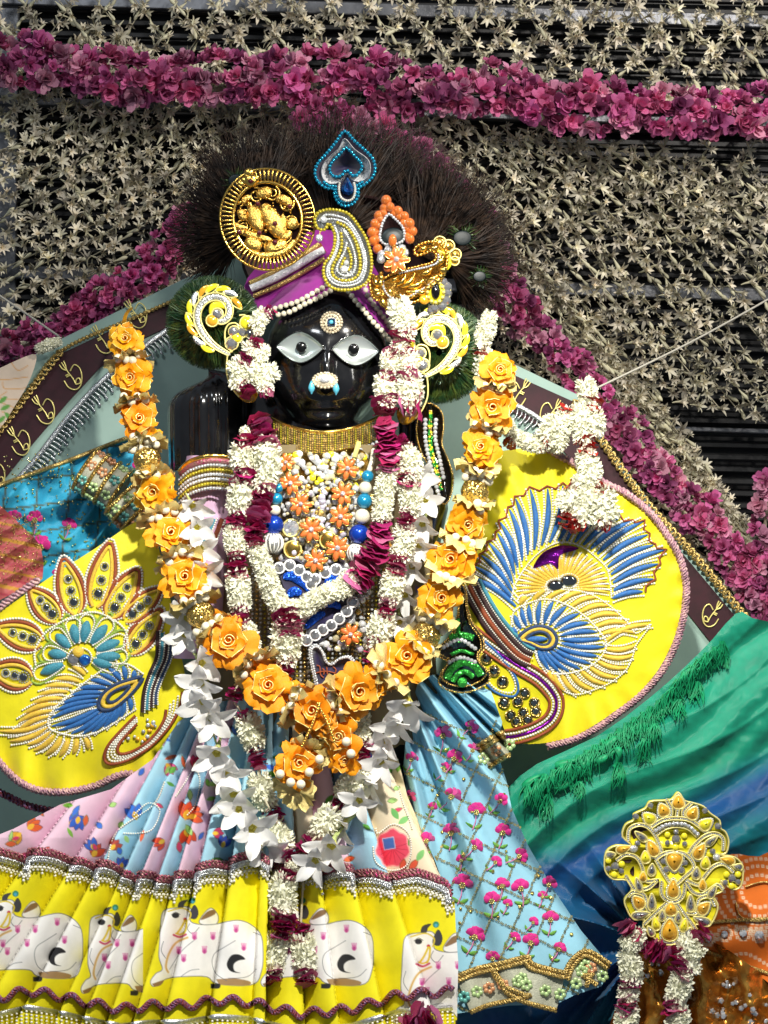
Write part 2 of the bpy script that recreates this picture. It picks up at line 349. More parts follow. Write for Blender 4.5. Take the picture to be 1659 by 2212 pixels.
def pink_mesh(mt='pink'):
    mb = MB()
    for k in range(22):
        a = R(.2, 1.75); petal(mb, R(0, 2*PI), R(.55, 1.15), R(.40, .75), a*.5, a+R(-.3, .5), .05, R(-.1, .15), 4, R(.6, .78), R(-.2, .4), R(0, .05), 0, .55)
    return mb.mesh('pink_flower', [M[mt]])
def jasmine_cluster(i, npet=230):
    # fluffy drum of jasmine petals round a thread (axis Z)
    mb = MB(); mb.sphere((0, 0, 0), .66, 10, 6, (1, 1, 1.05), 0)
    for k in range(npet):
        z = -.82+1.64*(k+.5)/npet+R(-.04, .04); ph = k*2.39996+R(-.4, .4); rr = .58*math.sqrt(max(.12, 1-(z*.92)**2))
        c = np.array((math.cos(ph)*rr, math.sin(ph)*rr, z*.85)); q = np.array(aim((c[0]+R(-.3, .3), c[1]+R(-.3, .3), z*.8+R(-.35, .35)), R(0, 6)).to_matrix())
        f = MB(); petal(f, 0, R(.34, .48), R(.15, .24), R(-.2, .2), R(.3, 1.1), 0, 0, 3, .6, R(.1, .4), 0, 0, .12, .3)
        mb.add(np.concatenate(f.v)@q.T+c, f.f)
    return mb.mesh('jasmine_cluster', [M['jas']])
def petal_disc(i):
    # one rose petal threaded on a garland: crumpled dished disc, axis Z
    mb = MB(); n = 14; V = np.zeros((4, n, 3)); p1, p2, p3 = R(0, 6), R(0, 6), R(0, 6); k1 = random.choice((2, 3)); 
    for j in range(n):
        a = j*2*PI/n; rim = 1+.16*math.sin(2*a+p1)+.10*math.sin(5*a+p2)
        for q, (rr, zz) in enumerate(((.12, 0), (.5, .06), (.86, .03), (1.0, .0))):
            V[q, j] = (math.cos(a)*rr*rim, math.sin(a)*rr*rim, zz+.17*rr*rr*math.sin(k1*a+p3)+.09*rr**3*math.sin(7*a+p2))
    mb.grid(V, 0, closed=True)
    return mb
TUB = [tuberose_mesh(i) for i in range(7)]; BUD = bud_mesh()
PNK = [pink_mesh() for i in range(7)]+[pink_mesh('pinkpale') for i in range(2)]
JAS = [jasmine_cluster(i) for i in range(6)]
DISC = [petal_disc(i).mesh('rose_petal', [M['rose']]) for i in range(6)]
DISCP = [petal_disc(i).mesh('rose_petal', [M['rosepink']]) for i in range(4)]
DISCR = [petal_disc(i).mesh('red_petal', [M['redpetal']]) for i in range(3)]
# ================================================================ wall behind: dark louvres between silver rails
YB = 0.60
w = thing('wall', None, None, P(830, 1106, YB), kind='structure')
mb = MB(); a, b = P(-260, -260, YB+.05), P(1920, 2480, YB+.05)
mb.add([(a.x, a.y, a.z), (b.x, a.y, a.z), (b.x, a.y, b.z), (a.x, a.y, b.z)], [(0, 1, 2, 3)]); obj(mb, 'backing_panel', M['slat'], w)
def slab(p0, p1, Y, th, mt, name, parent, wpx):
    q0, q1 = P(*p0, Y), P(*p1, Y); d = (q1-q0).normalized(); n = Vector((-d.z, 0, d.x))*S(wpx)/2
    mb = MB(); c = [q0+n, q1+n, q1-n, q0-n]; mb.poly(np.array([tuple(v) for v in c]), th, .0015); return obj(mb, name, mt, parent, smooth=False)
for k in range(62):
    y = -40+k*26
    slab((-200, y), (1860, y+46), YB+.02+.004*(k % 2), .012, M['slat'], 'louvre_slat', w, 15)
for y, wd_ in ((-6, 34), (215, 20), (585, 34), (880, 12), (1130, 12)):
    slab((-200, y-6), (1860, y+58), YB-.005, .02, M['wallmetal'], 'rail', w, wd_)
for x, wd_ in ((18, 60),):
    slab((x, -200), (x-20, 1700), YB+.008, .012, M['wallmetal'], 'post', w, wd_)
# ================================================================ net of tuberose strings
def fl_string(path, Y, label, group, step=20, size=24, jit=7, budp=.24):
    step *= .84; pts = resample(smooth(path, 6), step); p0 = P(pts[0][0], pts[0][1], Y)
    t = thing('tuberose_string', label, 'flower string', p0, group)
    tw = resample(smooth(path, 6), 30); mb = MB(); mb.tube(PN(tw[:, 0], tw[:, 1], Y+.004+.002*np.sin(np.arange(len(tw)))), S(1.6), 4); obj(mb, 'thread', M['twine'], t)
    for i, (x, y) in enumerate(pts):
        if x < -40 or x > 1700 or y < -50: continue
        d = pts[min(i+1, len(pts)-1)]-pts[max(i-1, 0)]; d = d/(np.linalg.norm(d)+1e-9)
        sgn = 1 if i % 2 else -1
        ax = Vector((d[0]*R(.2, .9)-d[1]*sgn*R(.3, 1.1), -R(.35, 1.3), -d[1]*R(.2, .9)-d[0]*sgn*R(.3, 1.1)))
        if random.random() < budp:
            inst(BUD, 'tuberose_bud', t, P(x+R(-jit, jit), y+R(-jit, jit), Y+R(-.012, .004)), aim(Vector((d[0]+R(-.4, .4), R(-.6, .1), -d[1]+R(-.4, .4)))), S(size)*R(.8, 1.15))
        else:
            if random.random() < .45: inst(random.choice(TUB), 'tuberose_flower', t, P(x-d[1]*sgn*-9+R(-jit, jit), y+d[0]*sgn*-9+R(-jit, jit), Y+R(-.004, .012)), aim((-ax.x, ax.y, -ax.z), R(0, 6)), S(size)*R(.6, .95))
            inst(random.choice(TUB), 'tuberose_flower', t, P(x+R(-jit, jit), y+R(-jit, jit), Y+R(-.016, .004)), aim(ax, R(0, 6)), S(size)*R(.7, 1.25))
    return t
YN = 0.53
# lattice above the pink swag
for k in range(23):
    x = -60+k*82
    h = 120+ (x/1659)*95
    fl_string([(x, -30), (x+h*.55, h*.5), (x+h*1.0, h+20)], YN+R(-.012, .012), ORD[k]+' from the left of the cream flower strings slanting rightwards above the pink swag', 'diamond net strings falling to the right', step=19, budp=.3)
    fl_string([(x+75, -30), (x+75-h*.5, h*.5), (x+75-h*.95, h+20)], YN+.01+R(-.012, .012), ORD[k]+' from the left of the cream flower strings slanting leftwards above the pink swag', 'diamond net strings falling to the left', step=19, budp=.2)
# left field: strings rise to the right
for k in range(21):
    c = 170+k*46
    x1 = min(760, c*1.02+120); y0 = 190+k*37
    fl_string([(-40, y0+R(-8, 8)), (x1*.33, y0-x1*.33*.62+R(-8, 8)+14), (x1*.7, y0-x1*.7*.66+14), (x1, max(225, y0-x1*.72))], YN+R(-.012, .02), ORD[k]+' from the top of the cream flower strings rising rightwards, left of the feather crest', 'net strings left of the feather crest', step=19)
for k in range(8):
    x = -20+k*74
    fl_string([(x, 205), (x+55+R(-10, 10), 330), (x+140, 470+R(-20, 20))], YN+.012, ORD[k]+' from the left of the short flower strings crossing under the swag, left half', 'crossing net strings on the left', step=20)
# right field: strings fall to the right
for k in range(26):
    x0 = 820+k*44; y0 = 225+k*8
    dx = 760 if k > 8 else 560; 
    fl_string([(x0, y0), (x0+dx*.33+R(-8, 8), y0+dx*.30), (x0+dx*.66+R(-8, 8), y0+dx*.70), (x0+dx, y0+dx*1.12)], YN+R(-.012, .02), ORD[k]+' from the left of the flower strings falling rightwards from the swag, right half', 'net strings right of the feather crest', step=20)
for k in range(20):
    y0 = 420+k*37
    fl_string([(940+k*10, y0-40), (1150+k*20, y0+150), (1400+k*24, y0+430), (1640+k*20, y0+760)], YN+R(0, .02), ORD[k]+' from the top of the long flower strings falling behind the right pink garland', 'long net strings behind the right pink garland', step=20)
for k in range(6):
    x = 1120+k*95
    fl_string([(x+60, 255), (x-10, 380+R(-20, 20)), (x-95, 500)], YN+.014, ORD[k]+' from the left of the short flower strings crossing leftwards under the swag, right half', 'crossing net strings on the right', step=21)
# ================================================================ pink garlands on the net
def pink_garland(path, wd_, label, Y=.47, step=15, n=3, sz=27):
    pts = resample(smooth(path, 8), step); t = thing('pink_flower_garland', label, 'garland', P(pts[0][0], pts[0][1], Y))
    mb = MB(); mb.tube(PN(pts[:, 0], pts[:, 1], Y+.012), S(5), 5); obj(mb, 'thread', M['twine'], t)
    for i, (x, y) in enumerate(pts):
        d = pts[min(i+1, len(pts)-1)]-pts[max(i-1, 0)]; d /= np.linalg.norm(d)+1e-9
        for k in range(n):
            o = (k-(n-1)/2)/(max(n-1, 1)/2)*wd_*(.33+.07*math.sin(i*.55+wd_))+R(-9, 9)
            X, Z = x-d[1]*o+R(-5, 5), y+d[0]*o+R(-5, 5)
            if X < -60 or X > 1720: continue
            inst(random.choice(PNK), 'pink_flower', t, P(X, Z, Y-.012+abs(o)/wd_*.02+R(-.008, .008)), aim((-d[1]*o/wd_*2+R(-.5, .5), -1, -d[0]*o/wd_*2+R(-.4, .6)), R(0, 6)), S(sz)*R(.65, 1.25))
    return t
pink_garland([(-60, 130), (80, 138), (180, 150), (300, 172), (420, 165), (560, 170), (660, 165), (760, 160), (850, 185), (960, 205), (1080, 195), (1180, 230), (1300, 232), (1420, 235), (1540, 245), (1700, 232)], 92, 'thick dark pink flower swag running right across the top of the net', step=18, sz=34)
pink_garland([(650, 245), (740, 258), (830, 290), (900, 350), (950, 400), (1000, 460), (1050, 540), (1085, 620), (1130, 680), (1180, 735), (1240, 790), (1300, 870), (1350, 930), (1410, 1010), (1480, 1080), (1550, 1150), (1620, 1240), (1690, 1330)], 66, 'dark pink flower garland falling from behind the feather crest to the right edge', step=16, sz=27)
pink_garland([(420, 470), (370, 520), (335, 575), (270, 620), (210, 655), (140, 705), (60, 745), (-40, 790)], 60, 'dark pink flower garland falling from behind the feather crest to the left edge', step=16, sz=26)
pink_garland([(1668, 1040), (1650, 1160), (1655, 1260), (1635, 1360), (1660, 1470)], 50, 'short dark pink flower garland hanging at the right edge above the green silk', step=17, n=2, sz=28)
# cords
for path, lab in (([(-40, 612), (60, 680), (128, 727)], 'thin white cord tied to the left corner of the throne back'), ([(1720, 612), (1500, 735), (1275, 845)], 'thin white cord running from the right edge to the white garland on the throne back')):
    q = smooth(path, 8); mb = MB(); mb.tube(PN(q[:, 0], q[:, 1], np.linspace(.40, .24, len(q))), S(2.6), 6)
    q2 = PN(q[:, 0], q[:, 1], np.linspace(.40, .24, len(q)))
    obj(mb, 'cord', M['rope'], None, label=lab, cat='cord')
# ================================================================ cloth helpers
def inpoly(X, Y, poly):
    p = np.array(poly, float); r = np.zeros(X.shape, bool)
    for (x0, y0), (x1, y1) in zip(p, np.roll(p, -1, 0)):
        c = ((y0 > Y) != (y1 > Y)) & (X < (x1-x0)*(Y-y0)/((y1-y0) if abs(y1-y0) > 1e-9 else 1e-9)+x0); r ^= c
    return r
def near(X, Y, pts, closed=False):
    p = np.array(pts, float); best = np.full(X.shape, 1e9); bx = X.copy(); by = Y.copy()
    q = np.roll(p, -1, 0) if closed else p[1:]
    for (x0, y0), (x1, y1) in zip(p if closed else p[:-1], q):
        dx, dy = x1-x0, y1-y0; t = np.clip(((X-x0)*dx+(Y-y0)*dy)/(dx*dx+dy*dy+1e-9), 0, 1)
        cx, cy = x0+t*dx, y0+t*dy; d = np.hypot(X-cx, Y-cy); m = d < best
        best = np.where(m, d, best); bx = np.where(m, cx, bx); by = np.where(m, cy, by)
    return best, bx, by
class Paint:
    def __init__(s, X, Y, c): s.X = X; s.Y = Y; s.C = np.zeros(X.shape+(3,)); s.C[:] = hx(c) if isinstance(c, str) else c; s.clip = None
    def box(s, p, m=0):
        p = np.array(p, float); q = (s.X > s.clip[0]) & (s.X < s.clip[1]) if s.clip else True
        return np.nonzero(q & (s.X >= p[:, 0].min()-m) & (s.X <= p[:, 0].max()+m) & (s.Y >= p[:, 1].min()-m) & (s.Y <= p[:, 1].max()+m))
    def mixin(s, i, al, c):
        k = al > 0; al = al[k][:, None]; s.C[i[0][k], i[1][k]] = s.C[i[0][k], i[1][k]]*(1-al)+np.array(hx(c))*al
    def poly(s, p, c, edge=None, ew=2.0):
        i = s.box(p, 4)
        if not len(i[0]): return
        x, y = s.X[i], s.Y[i]; k = inpoly(x, y, p); d, _, _ = near(x, y, p, True); s.mixin(i, np.clip(np.where(k, d, -d)/1.5+.5, 0, 1), c)
        if edge: s.mixin(i, np.clip((ew*.6-d)/1.3+.5, 0, 1), edge)
    def stroke(s, p, w, c):
        i = s.box(p, w+2)
        if not len(i[0]): return
        d, _, _ = near(s.X[i], s.Y[i], p); s.mixin(i, np.clip((w/2-d)/1.4+.5, 0, 1), c)
    def ell(s, cx, cy, rx, ry, c, rot=0., edge=None, ew=2.):
        a = np.linspace(0, 2*PI, 20, endpoint=False); x = np.cos(a)*rx; y = np.sin(a)*ry
        s.poly(np.stack([cx+x*math.cos(rot)-y*math.sin(rot), cy+x*math.sin(rot)+y*math.cos(rot)], 1), c, edge, ew)
    def leaf(s, x, y, L, w, rot, c, edge=None, ew=1.6):
        t = np.linspace(0, 1, 9); u = t*L; v = np.sin(t*PI)**.8*w/2
        p = np.r_[np.stack([u, v], 1), np.stack([u[::-1], -v[::-1]], 1)]; r = np.array([[math.cos(rot), math.sin(rot)], [-math.sin(rot), math.cos(rot)]])
        s.poly(p@r+np.array((x, y)), c, edge, ew)
def cloth(name, outline, Yf, step, mt, parent=None, paint=None, sm=6, base='#ffffff', **kw):
    o = smooth(outline, sm, True) if sm else np.array(outline, float)
    x0, y0 = o.min(0)-step; x1, y1 = o.max(0)+step
    x0 = max(x0, -90); x1 = min(x1, 1750); y1 = min(y1, 2300)
    xs = np.arange(x0, x1+step, step); ys = np.arange(y0, y1+step, step); X, Yp = np.meshgrid(xs, ys)
    cx = (X[:-1, :-1]+X[1:, 1:])/2; cy = (Yp[:-1, :-1]+Yp[1:, 1:])/2; keep = inpoly(cx, cy, o)
    nf = np.zeros(X.shape, int)
    for a in (0, 1):
        for b in (0, 1): nf[a:nf.shape[0]-1+a, b:nf.shape[1]-1+b] += keep
    bd = (nf > 0) & (nf < 4); i = np.nonzero(bd)
    if len(i[0]):
        d, bx, by = near(X[i], Yp[i], o, True); k = d < step*1.1
        X[i[0][k], i[1][k]] = bx[k]; Yp[i[0][k], i[1][k]] = by[k]
    mb = MB(); used = nf > 0; idx = np.full(X.shape, -1); idx[used] = np.arange(used.sum())
    r, c = np.nonzero(keep); f = np.stack([idx[r, c], idx[r+1, c], idx[r+1, c+1], idx[r, c+1]], 1)
    Yv = Yf(X, Yp); V = PN(X[used], Yp[used], Yv[used])
    mb.v.append(V); mb.f = [tuple(q) for q in f.tolist()]; mb.m = [0]*len(mb.f); mb.n = len(V)
    if paint is not None:
        pt = Paint(X, Yp, base); paint(pt); cc = np.ones((used.sum(), 4), np.float32); cc[:, :3] = pt.C[used]; mb.col = cc
    return obj(mb, name, mt, parent, **kw)
def on(sf, pts, off=0.):
    p = np.asarray(pts, float); return PN(p[:, 0], p[:, 1], sf(p[:, 0], p[:, 1])-off)
def pearls(mb, sf, pts, step=6.2, r=2.9, off=.0, closed=False, seg=6):
    p = resample(np.r_[pts, [pts[0]]] if closed else pts, step)
    for c in on(sf, p, off): mb.dome(c, S(r)*R(.9, 1.08), seg)
def scallop(mb, sf, path, amp, wl, r, off=.004, m=0, loops=1.0):
    # gimp braid: two cords that weave round each other along the path
    p = resample(path, wl/8.0); t = np.gradient(p, axis=0); t /= np.linalg.norm(t, axis=1)[:, None]+1e-9; n = np.stack([-t[:, 1], t[:, 0]], 1)
    ph = np.arange(len(p))/8.0*2*PI
    for k in (0, PI):
        q = p+n*(np.sin(ph+k)*amp)[:, None]+t*(np.cos(ph*2+k)*amp*.25*loops)[:, None]
        v = on(sf, q, off); v[:, 1] -= np.cos(ph+k)*S(r)*.8; mb.tube(v, S(r), 5, m)
# ================================================================ throne back
sfT = lambda x, y: .235+.0*x+.003*nz(x, y, 3, .012)
TB = thing('throne_back', 'pale mint throne back edged with a maroon band and silver lace behind the black figure', 'throne', P(740, 1900, .24))
cloth('mint_panel', [(-85, 905), (20, 800), (122, 738), (398, 603), (600, 520), (740, 500), (900, 650), (1075, 770), (1245, 852), (1300, 945), (1480, 1185), (1660, 1385), (1740, 1470), (1740, 2290), (-85, 2290)], sfT, 9, M['mint'], TB, sm=0)
mb = MB(); q = resample([(-60, 880), (122, 742), (398, 607)], 14); mb.tube(on(sfT, q, -.004), S(5), 6); q = resample([(1070, 772), (1245, 856)], 14); mb.tube(on(sfT, q, -.004), S(5), 6); obj(mb, 'edge_piping', M['mint'], TB)
sfv = lambda x, y: sfT(x, y)-.005
cloth('maroon_band', [(420, 633), (300, 685), (134, 763), (64, 850), (-20, 960), (-70, 1020), (-70, 1130), (10, 1035), (70, 960), (150, 865), (215, 795), (300, 735), (420, 680)], sfv, 7, M['velvet'], TB, sm=0)
cloth('maroon_band', [(1088, 800), (1240, 868), (1300, 960), (1470, 1190), (1600, 1345), (1620, 1400), (1545, 1400), (1450, 1280), (1290, 1060), (1180, 930), (1088, 880)], sfv, 7, M['velvet'], TB, sm=0)
mb = MB(); k = 0
for path in ([(420, 630), (300, 682), (132, 758), (60, 850), (-20, 955), (-60, 1005)],):
    q = resample(smooth(path, 6), 9)
    for c in on(sfv, q, .003): mb.sphere(c, S(6.0), 6, 4, (1, .7, 1), 0)
    scallop(mb, sfv, smooth(path[2:], 6), 7, 26, 3.0, .006)
    obj(mb, 'gold_bead_trim', M['goldlace'], TB); mb = MB()
for path in ([(1240, 866), (1295, 945), (1390, 1078), (1500, 1200), (1600, 1322), (1700, 1440)],):
    scallop(mb, sfv, smooth(path, 6), 8, 30, 3.6, .006)
    q = resample(smooth(path, 6), 13)
    for c in on(sfv, q, .008): mb.sphere(c, S(4.5), 6, 4, (1, .7, 1), 0)
obj(mb, 'gold_bead_trim', M['goldlace'], TB)
z3 = zr(0, 1000, 1000)
def emblem(dx, dy, sx=1, mir=None):
    mb = MB(); C = [[(455, 745), (480, 705), (515, 725), (531, 780), (522, 838), (490, 866), (445, 852), (415, 808)], [(398, 690), (430, 738), (470, 790), (492, 832)], [(384, 705), (405, 732), (432, 742)], [(412, 680), (424, 706), (432, 742)], [(492, 832), (520, 822), (515, 792), (495, 800), (490, 830)], [(425, 775), (452, 762)], [(430, 785), (455, 772)]]
    for c in C:
        c = [(x+dx, y+dy) for x, y in c]; c = zl(z3, c)
        if mir: c = [mir(*p) for p in c]
        mb.tube(on(sfv, smooth(c, 4), .002), S(1.7), 5)
    obj(mb, 'gold_emblem', M['goldtube'], TB)
for d in ((0, 0), (-178, 222), (-338, 425), (-500, 640), (205, -235), (420, -400)): emblem(*d)
emblem(0, 0, mir=lambda x, y: (1192-(x-152), y+82)); emblem(0, 0, mir=lambda x, y: (1122-(x-152), y+38)); emblem(0, 0, mir=lambda x, y: (1540-(x-152)*.9, 1328+(y-813)*.9))
# silver lace on the band
for path in ([(430, 668), (330, 735), (232, 812), (150, 898), (70, 1000), (-30, 1105)], [(1085, 862), (1150, 895), (1215, 945)]):
    mb = MB(); q = resample(smooth(path, 6), 5); mb.strip(on(sfv, q, .002), S(13), S(4), 5)
    n = np.gradient(q, axis=0); n /= np.linalg.norm(n, axis=1)[:, None]; n = np.stack([-n[:, 1], n[:, 0]], 1); n *= np.sign((n[:, 1:2])+1e-9)
    for i in range(0, len(q), 2):
        a = q[i]+n[i]*6; b = q[i]+n[i]*(24 if i % 4 else 34)+np.array((R(-2, 2), R(-2, 2)))
        v = on(sfT, smooth([a, (a+b)/2+np.array((3, 0)), b], 3), .006); mb.tube(v, [S(2.2)]*(len(v)-1)+[S(3.6)], 5); mb.sphere(v[-1], S(4.2), 6, 4)
    obj(mb, 'silver_lace', M['silver'], TB)
# ================================================================ left: sky blue embroidered cloth, pink brocade, patterned cuffs
sfB = lambda x, y: .11+.014*np.abs(np.sin((x*.8+y)*.040+.9*np.sin(x*.03)))+.008*nz(x, y, 9, .035)+.004*nz(x, y, 10, .09)
def pblue(p):
    p.C *= 1
    for k in range(7):
        p.stroke([(-40+k*70, 900), (-90+k*70, 1320)], 4, '#5d5a30'); p.stroke([(-60, 990+k*60), (400, 950+k*50)], 4, '#5d5a30')
BC = thing('embroidered_cloth', 'sky blue cloth with magenta flowers and gold piping at the left edge', 'cloth', P(120, 1200, .11))
cloth('cloth', [(-60, 1072), (0, 1046), (140, 996), (255, 952), (330, 950), (360, 1080), (320, 1190), (200, 1230), (80, 1260), (-60, 1220)], sfB, 4, M['satinprint'], BC, pblue, base='#38b4dc')
mb = MB(); q = resample(smooth([(-60, 1074), (0, 1048), (140, 998), (255, 953), (300, 940)], 6), 8); mb.tube(on(sfB, q, .004), S(5), 6); obj(mb, 'gold_piping', M['goldlace'], BC)
def embflower(parent, sf, x, y, r, rot, off=.003):
    mb = MB(); c, s_ = math.cos(rot), math.sin(rot); T = lambda u, v: (x+u*c-v*s_, y+u*s_+v*c)
    for a in (PI*1.06, PI*1.36, PI*1.66, PI*1.94):
        L = r*R(.85, 1.0); pt = [T(math.cos(a)*L*t, math.sin(a)*L*t) for t in np.linspace(.15, 1, 6)]
        mb.strip(on(sf, pt, off*.4), S(r*.86)*np.array([.5, .75, 1, 1.05, .9, .35]), S(r*.16), 5)
    fl = obj(mb, 'embroidered_flower', M['magthread'], parent)
    m2 = MB(); m2.tube(on(sf, [T(0, r*.2), T(r*.05, r*1.1), T(-r*.15, r*2.0)], off), S(1.3), 4); obj(m2, 'stalk', M['stalk'], fl)
    m3 = MB()
    for sgn in (-1, 1):
        pt = [T(-r*.1*t+sgn*r*.85*t, r*1.75-r*.45*t*t) for t in np.linspace(0, 1, 6)]; m3.strip(on(sf, pt, off*.5), S(r*.42)*np.array([.2, .7, 1, .95, .6, .1]), S(r*.1), 5)
    obj(m3, 'leaf', M['leafthread'], fl)
    m4 = MB()
    for k in range(6):
        a = k*PI/3; m4.dome(on(sf, [T(math.cos(a)*r*.22, r*.2+math.sin(a)*r*.22)], off*1.6)[0], S(r*.13), 6)
    m4.dome(on(sf, [T(0, r*.2)], off*1.6)[0], S(r*.12), 6); obj(m4, 'bead_centre', M['sequin'], fl)
for x, y, r, a in ((75, 1120, 20, 0), (150, 1135, 18, .3), (88, 1178, 24, .1), (30, 1118, 18, -.2), (215, 1000, 20, .4), (130, 1240, 18, .1), (250, 1180, 18, .6), (298, 1010, 16, .5)): embflower(BC, sfB, x, y, r, a)
mb = MB()
for k in range(420):
    x, y = R(-30, 320), R(980, 1220)
    mb.dome(on(sfB, [(x, y)], .002)[0], S(R(1.5, 3.2)), 5)
obj(mb, 'sequins', M['sequinb'], BC, kind='stuff')
sfPk = lambda x, y: .085+.012*np.abs(np.sin((x*.6+y)*.06))+.004*nz(x, y, 13, .07)
def ppk(p):
    for k in range(14): p.stroke([(-60, 1100+k*17), (110, 1135+k*17)], 5 if k % 3 else 8, '#d8a03c' if k % 2 else '#c04a5a')
PB = thing('brocade_cloth', 'pink and gold striped brocade cloth at the left edge under the blue cloth', 'cloth', P(30, 1290, .08))
cloth('cloth', [(-60, 1070), (0, 1092), (60, 1150), (88, 1182), (92, 1250), (50, 1270), (-60, 1300)], sfPk, 2.5, M['satinprint'], PB, ppk, sm=2, base='#d06a6a')
mb = MB()
for k in range(520): mb.dome(on(sfPk, [(R(-20, 86), R(1110, 1262))], .001)[0], S(R(1., 2.2)), 5)
obj(mb, 'gold_sequins', M['sequinb'], PB, kind='stuff')
def cuff(c0, c1, r, Y, label):
    t = thing('sequinned_cuff', label, 'cuff', P(*c0, Y), 'sequinned cuffs on the left arm'); a, b = np.array(P(*c0, Y)), np.array(P(*c1, Y))
    mb = MB(); s_ = np.linspace(0, 1, 9); mb.tube(a+(b-a)*s_[:, None], S(r)*(1+.06*np.sin(s_*9)), 18, 0); obj(mb, 'sleeve', M['net'], t)
    ax = (b-a)/np.linalg.norm(b-a); u = np.cross(ax, (0, 1, 0)); u /= np.linalg.norm(u)
    for f_ in (0.03, .3, .62, .97):
        mb = MB(); c = a+(b-a)*f_
        for k in range(26):
            an = PI*(k/25.0); mb.sphere(c+S(r*1.06)*(u*math.cos(an)+np.array((0, -1, 0))*math.sin(an)), S(5.2), 6, 4)
        obj(mb, 'gold_band', M['goldglit'], t)
    for i, f_ in enumerate((.16, .46, .8)):
        for an in (.5, 1.25, 2.0, 2.7):
            mb = MB(); c = a+(b-a)*f_; nrm = u*math.cos(an)+np.array((0, -1, 0))*math.sin(an); c = c+nrm*S(r*1.05); e1 = ax; e2 = np.cross(nrm, ax)
            for k in range(5):
                q = k*2*PI/5; mb.sphere(c+S(8)*(e1*math.cos(q)+e2*math.sin(q)), S(5.2), 6, 4, (1, .5, 1))
            obj(mb, 'sequin_flower', random.choice((M['palegreen'], M['aqua'], M['peach'])), t)
cuff((185, 1012), (262, 1062), 50, .075, 'pale sequinned cuff with green flowers under the blue cloth at left')
cuff((262, 1075), (320, 1135), 46, .045, 'pale sequinned cuff with aqua flowers just above the left yellow roundel')
# ================================================================ right roundel
sfR = lambda x, y: .055+.012*((x-1230)/230.)**2+.010*((y-1300)/330.)**2+.0022*nz(x, y, 21, .028)+.0035*np.maximum(0, (np.hypot(x-1230, y-1300)-215)/60.)*np.sin(np.arctan2(y-1300, x-1230)*26+1.3*np.sin(np.arctan2(y-1300, x-1230)*5))
z6 = zr(1600, 1200, 1400); z7 = zr(1800, 1850, 900)
RR = thing('yellow_roundel', 'round lemon yellow cloth embroidered with a blue peacock, right of the orange garland', 'cloth', P(1200, 1640, .06), 'embroidered yellow roundels')
outR = zl(z6, [(240, 900), (300, 720), (460, 660), (640, 665), (760, 730), (900, 820), (1000, 872), (1105, 960), (1172, 1050), (1230, 1145), (1260, 1250), (1262, 1350), (1242, 1475), (1200, 1590), (1135, 1700), (1050, 1795), (950, 1870), (870, 1925), (760, 1985), (600, 2020), (470, 2000), (400, 1860), (300, 1650), (250, 1400)])
cloth('yellow_cloth', outR, sfR, 4, M['yellow'], RR)
trimR = smooth(zl(z6, [(640, 655), (690, 685), (760, 722), (900, 812), (1003, 862), (1112, 950), (1182, 1040), (1243, 1140), (1276, 1250), (1280, 1350), (1258, 1480), (1216, 1600), (1150, 1712), (1060, 1808), (960, 1885), (880, 1942), (770, 2000), (640, 2035)]), 6)
mb = MB(); scallop(mb, sfR, trimR, 5.5, 20, 4.0, .004); scallop(mb, sfR, trimR, 4.0, 11, 2.0, .008); obj(mb, 'lilac_braid', M['lilac'], RR)
def padded(mb, sf, a, b, w, bend=0., h=.35, n=7, prof=None, m=0, off=.001):
    a = np.array(a, float); b = np.array(b, float); d = b-a; nn = np.array((-d[1], d[0])); t = np.linspace(0, 1, n)
    p = a+d*t[:, None]+nn*(bend*np.sin(t*PI))[:, None]
    pw = np.sin(np.clip(t*.92+.06, 0, 1)*PI)**.55 if prof is None else np.interp(t, np.linspace(0, 1, len(prof)), prof)
    mb.strip(on(sf, p, off), S(w)*pw+1e-5, S(w*h)*pw, 5, m); return p
k7 = 900/1659*.553   # z7 px to display px
def fan(parent, sf, tips, bases, w, mt, name, bend=.06, prs=2.9, step=5.8):
    pr = MB()
    for i, (t_, b_) in enumerate(zip(tips, bases)):
        mb = MB(); bd = bend*(1 if i < len(tips)/2 else -1); p = padded(mb, sf, b_, t_, w, bd, .5, 8); obj(mb, name, mt, parent)
        d = np.array(t_)-np.array(b_); d /= np.linalg.norm(d); nn = np.array((-d[1], d[0]))
        for s_ in (-1, 1): pearls(pr, sf, p+nn*s_*w*.72, step, prs, .0012)
    return pr
tips = zl(z7, [(75, 745), (105, 670), (150, 590), (205, 500), (265, 430), (285, 350), (350, 255), (395, 180), (500, 112), (625, 108), (735, 85), (850, 110), (960, 170), (1060, 250), (1140, 320), (1225, 345), (1310, 345), (1345, 440), (1385, 515), (1462, 550), (1420, 650), (1385, 760), (1310, 850)])
ang = np.linspace(PI*1.12, -PI*.06, len(tips)); ctr = np.array((735, 835)); bases = [z7(ctr[0]+math.cos(a)*365, ctr[1]-math.sin(a)*(350 if .3 < a < 2.9 else 330)) for a in ang]
pr = fan(RR, sfR, tips, bases, 13.0, M['thr_blue'], 'blue_feather', .06, 3.0, 5.8)
mb = MB(); oz = []
for i, t_ in enumerate(tips):
    d = np.array(t_)-np.array(z7(735, 835)); d /= np.linalg.norm(d); oz.append(np.array(t_)+d*6)
    if i < len(tips)-1: oz.append((np.array(t_)+np.array(tips[i+1]))/2-d*4)
mb.tube(on(sfR, oz, .002), S(2.6), 5); obj(mb, 'rust_outline', M['thr_rust'], RR)
pearls(pr, sfR, smooth([z7(*p) for p in [(360, 915), (400, 780), (520, 610), (640, 520), (740, 492), (860, 520), (960, 590), (1060, 700), (1085, 890)]], 5), 4.6, 2.4, .002)
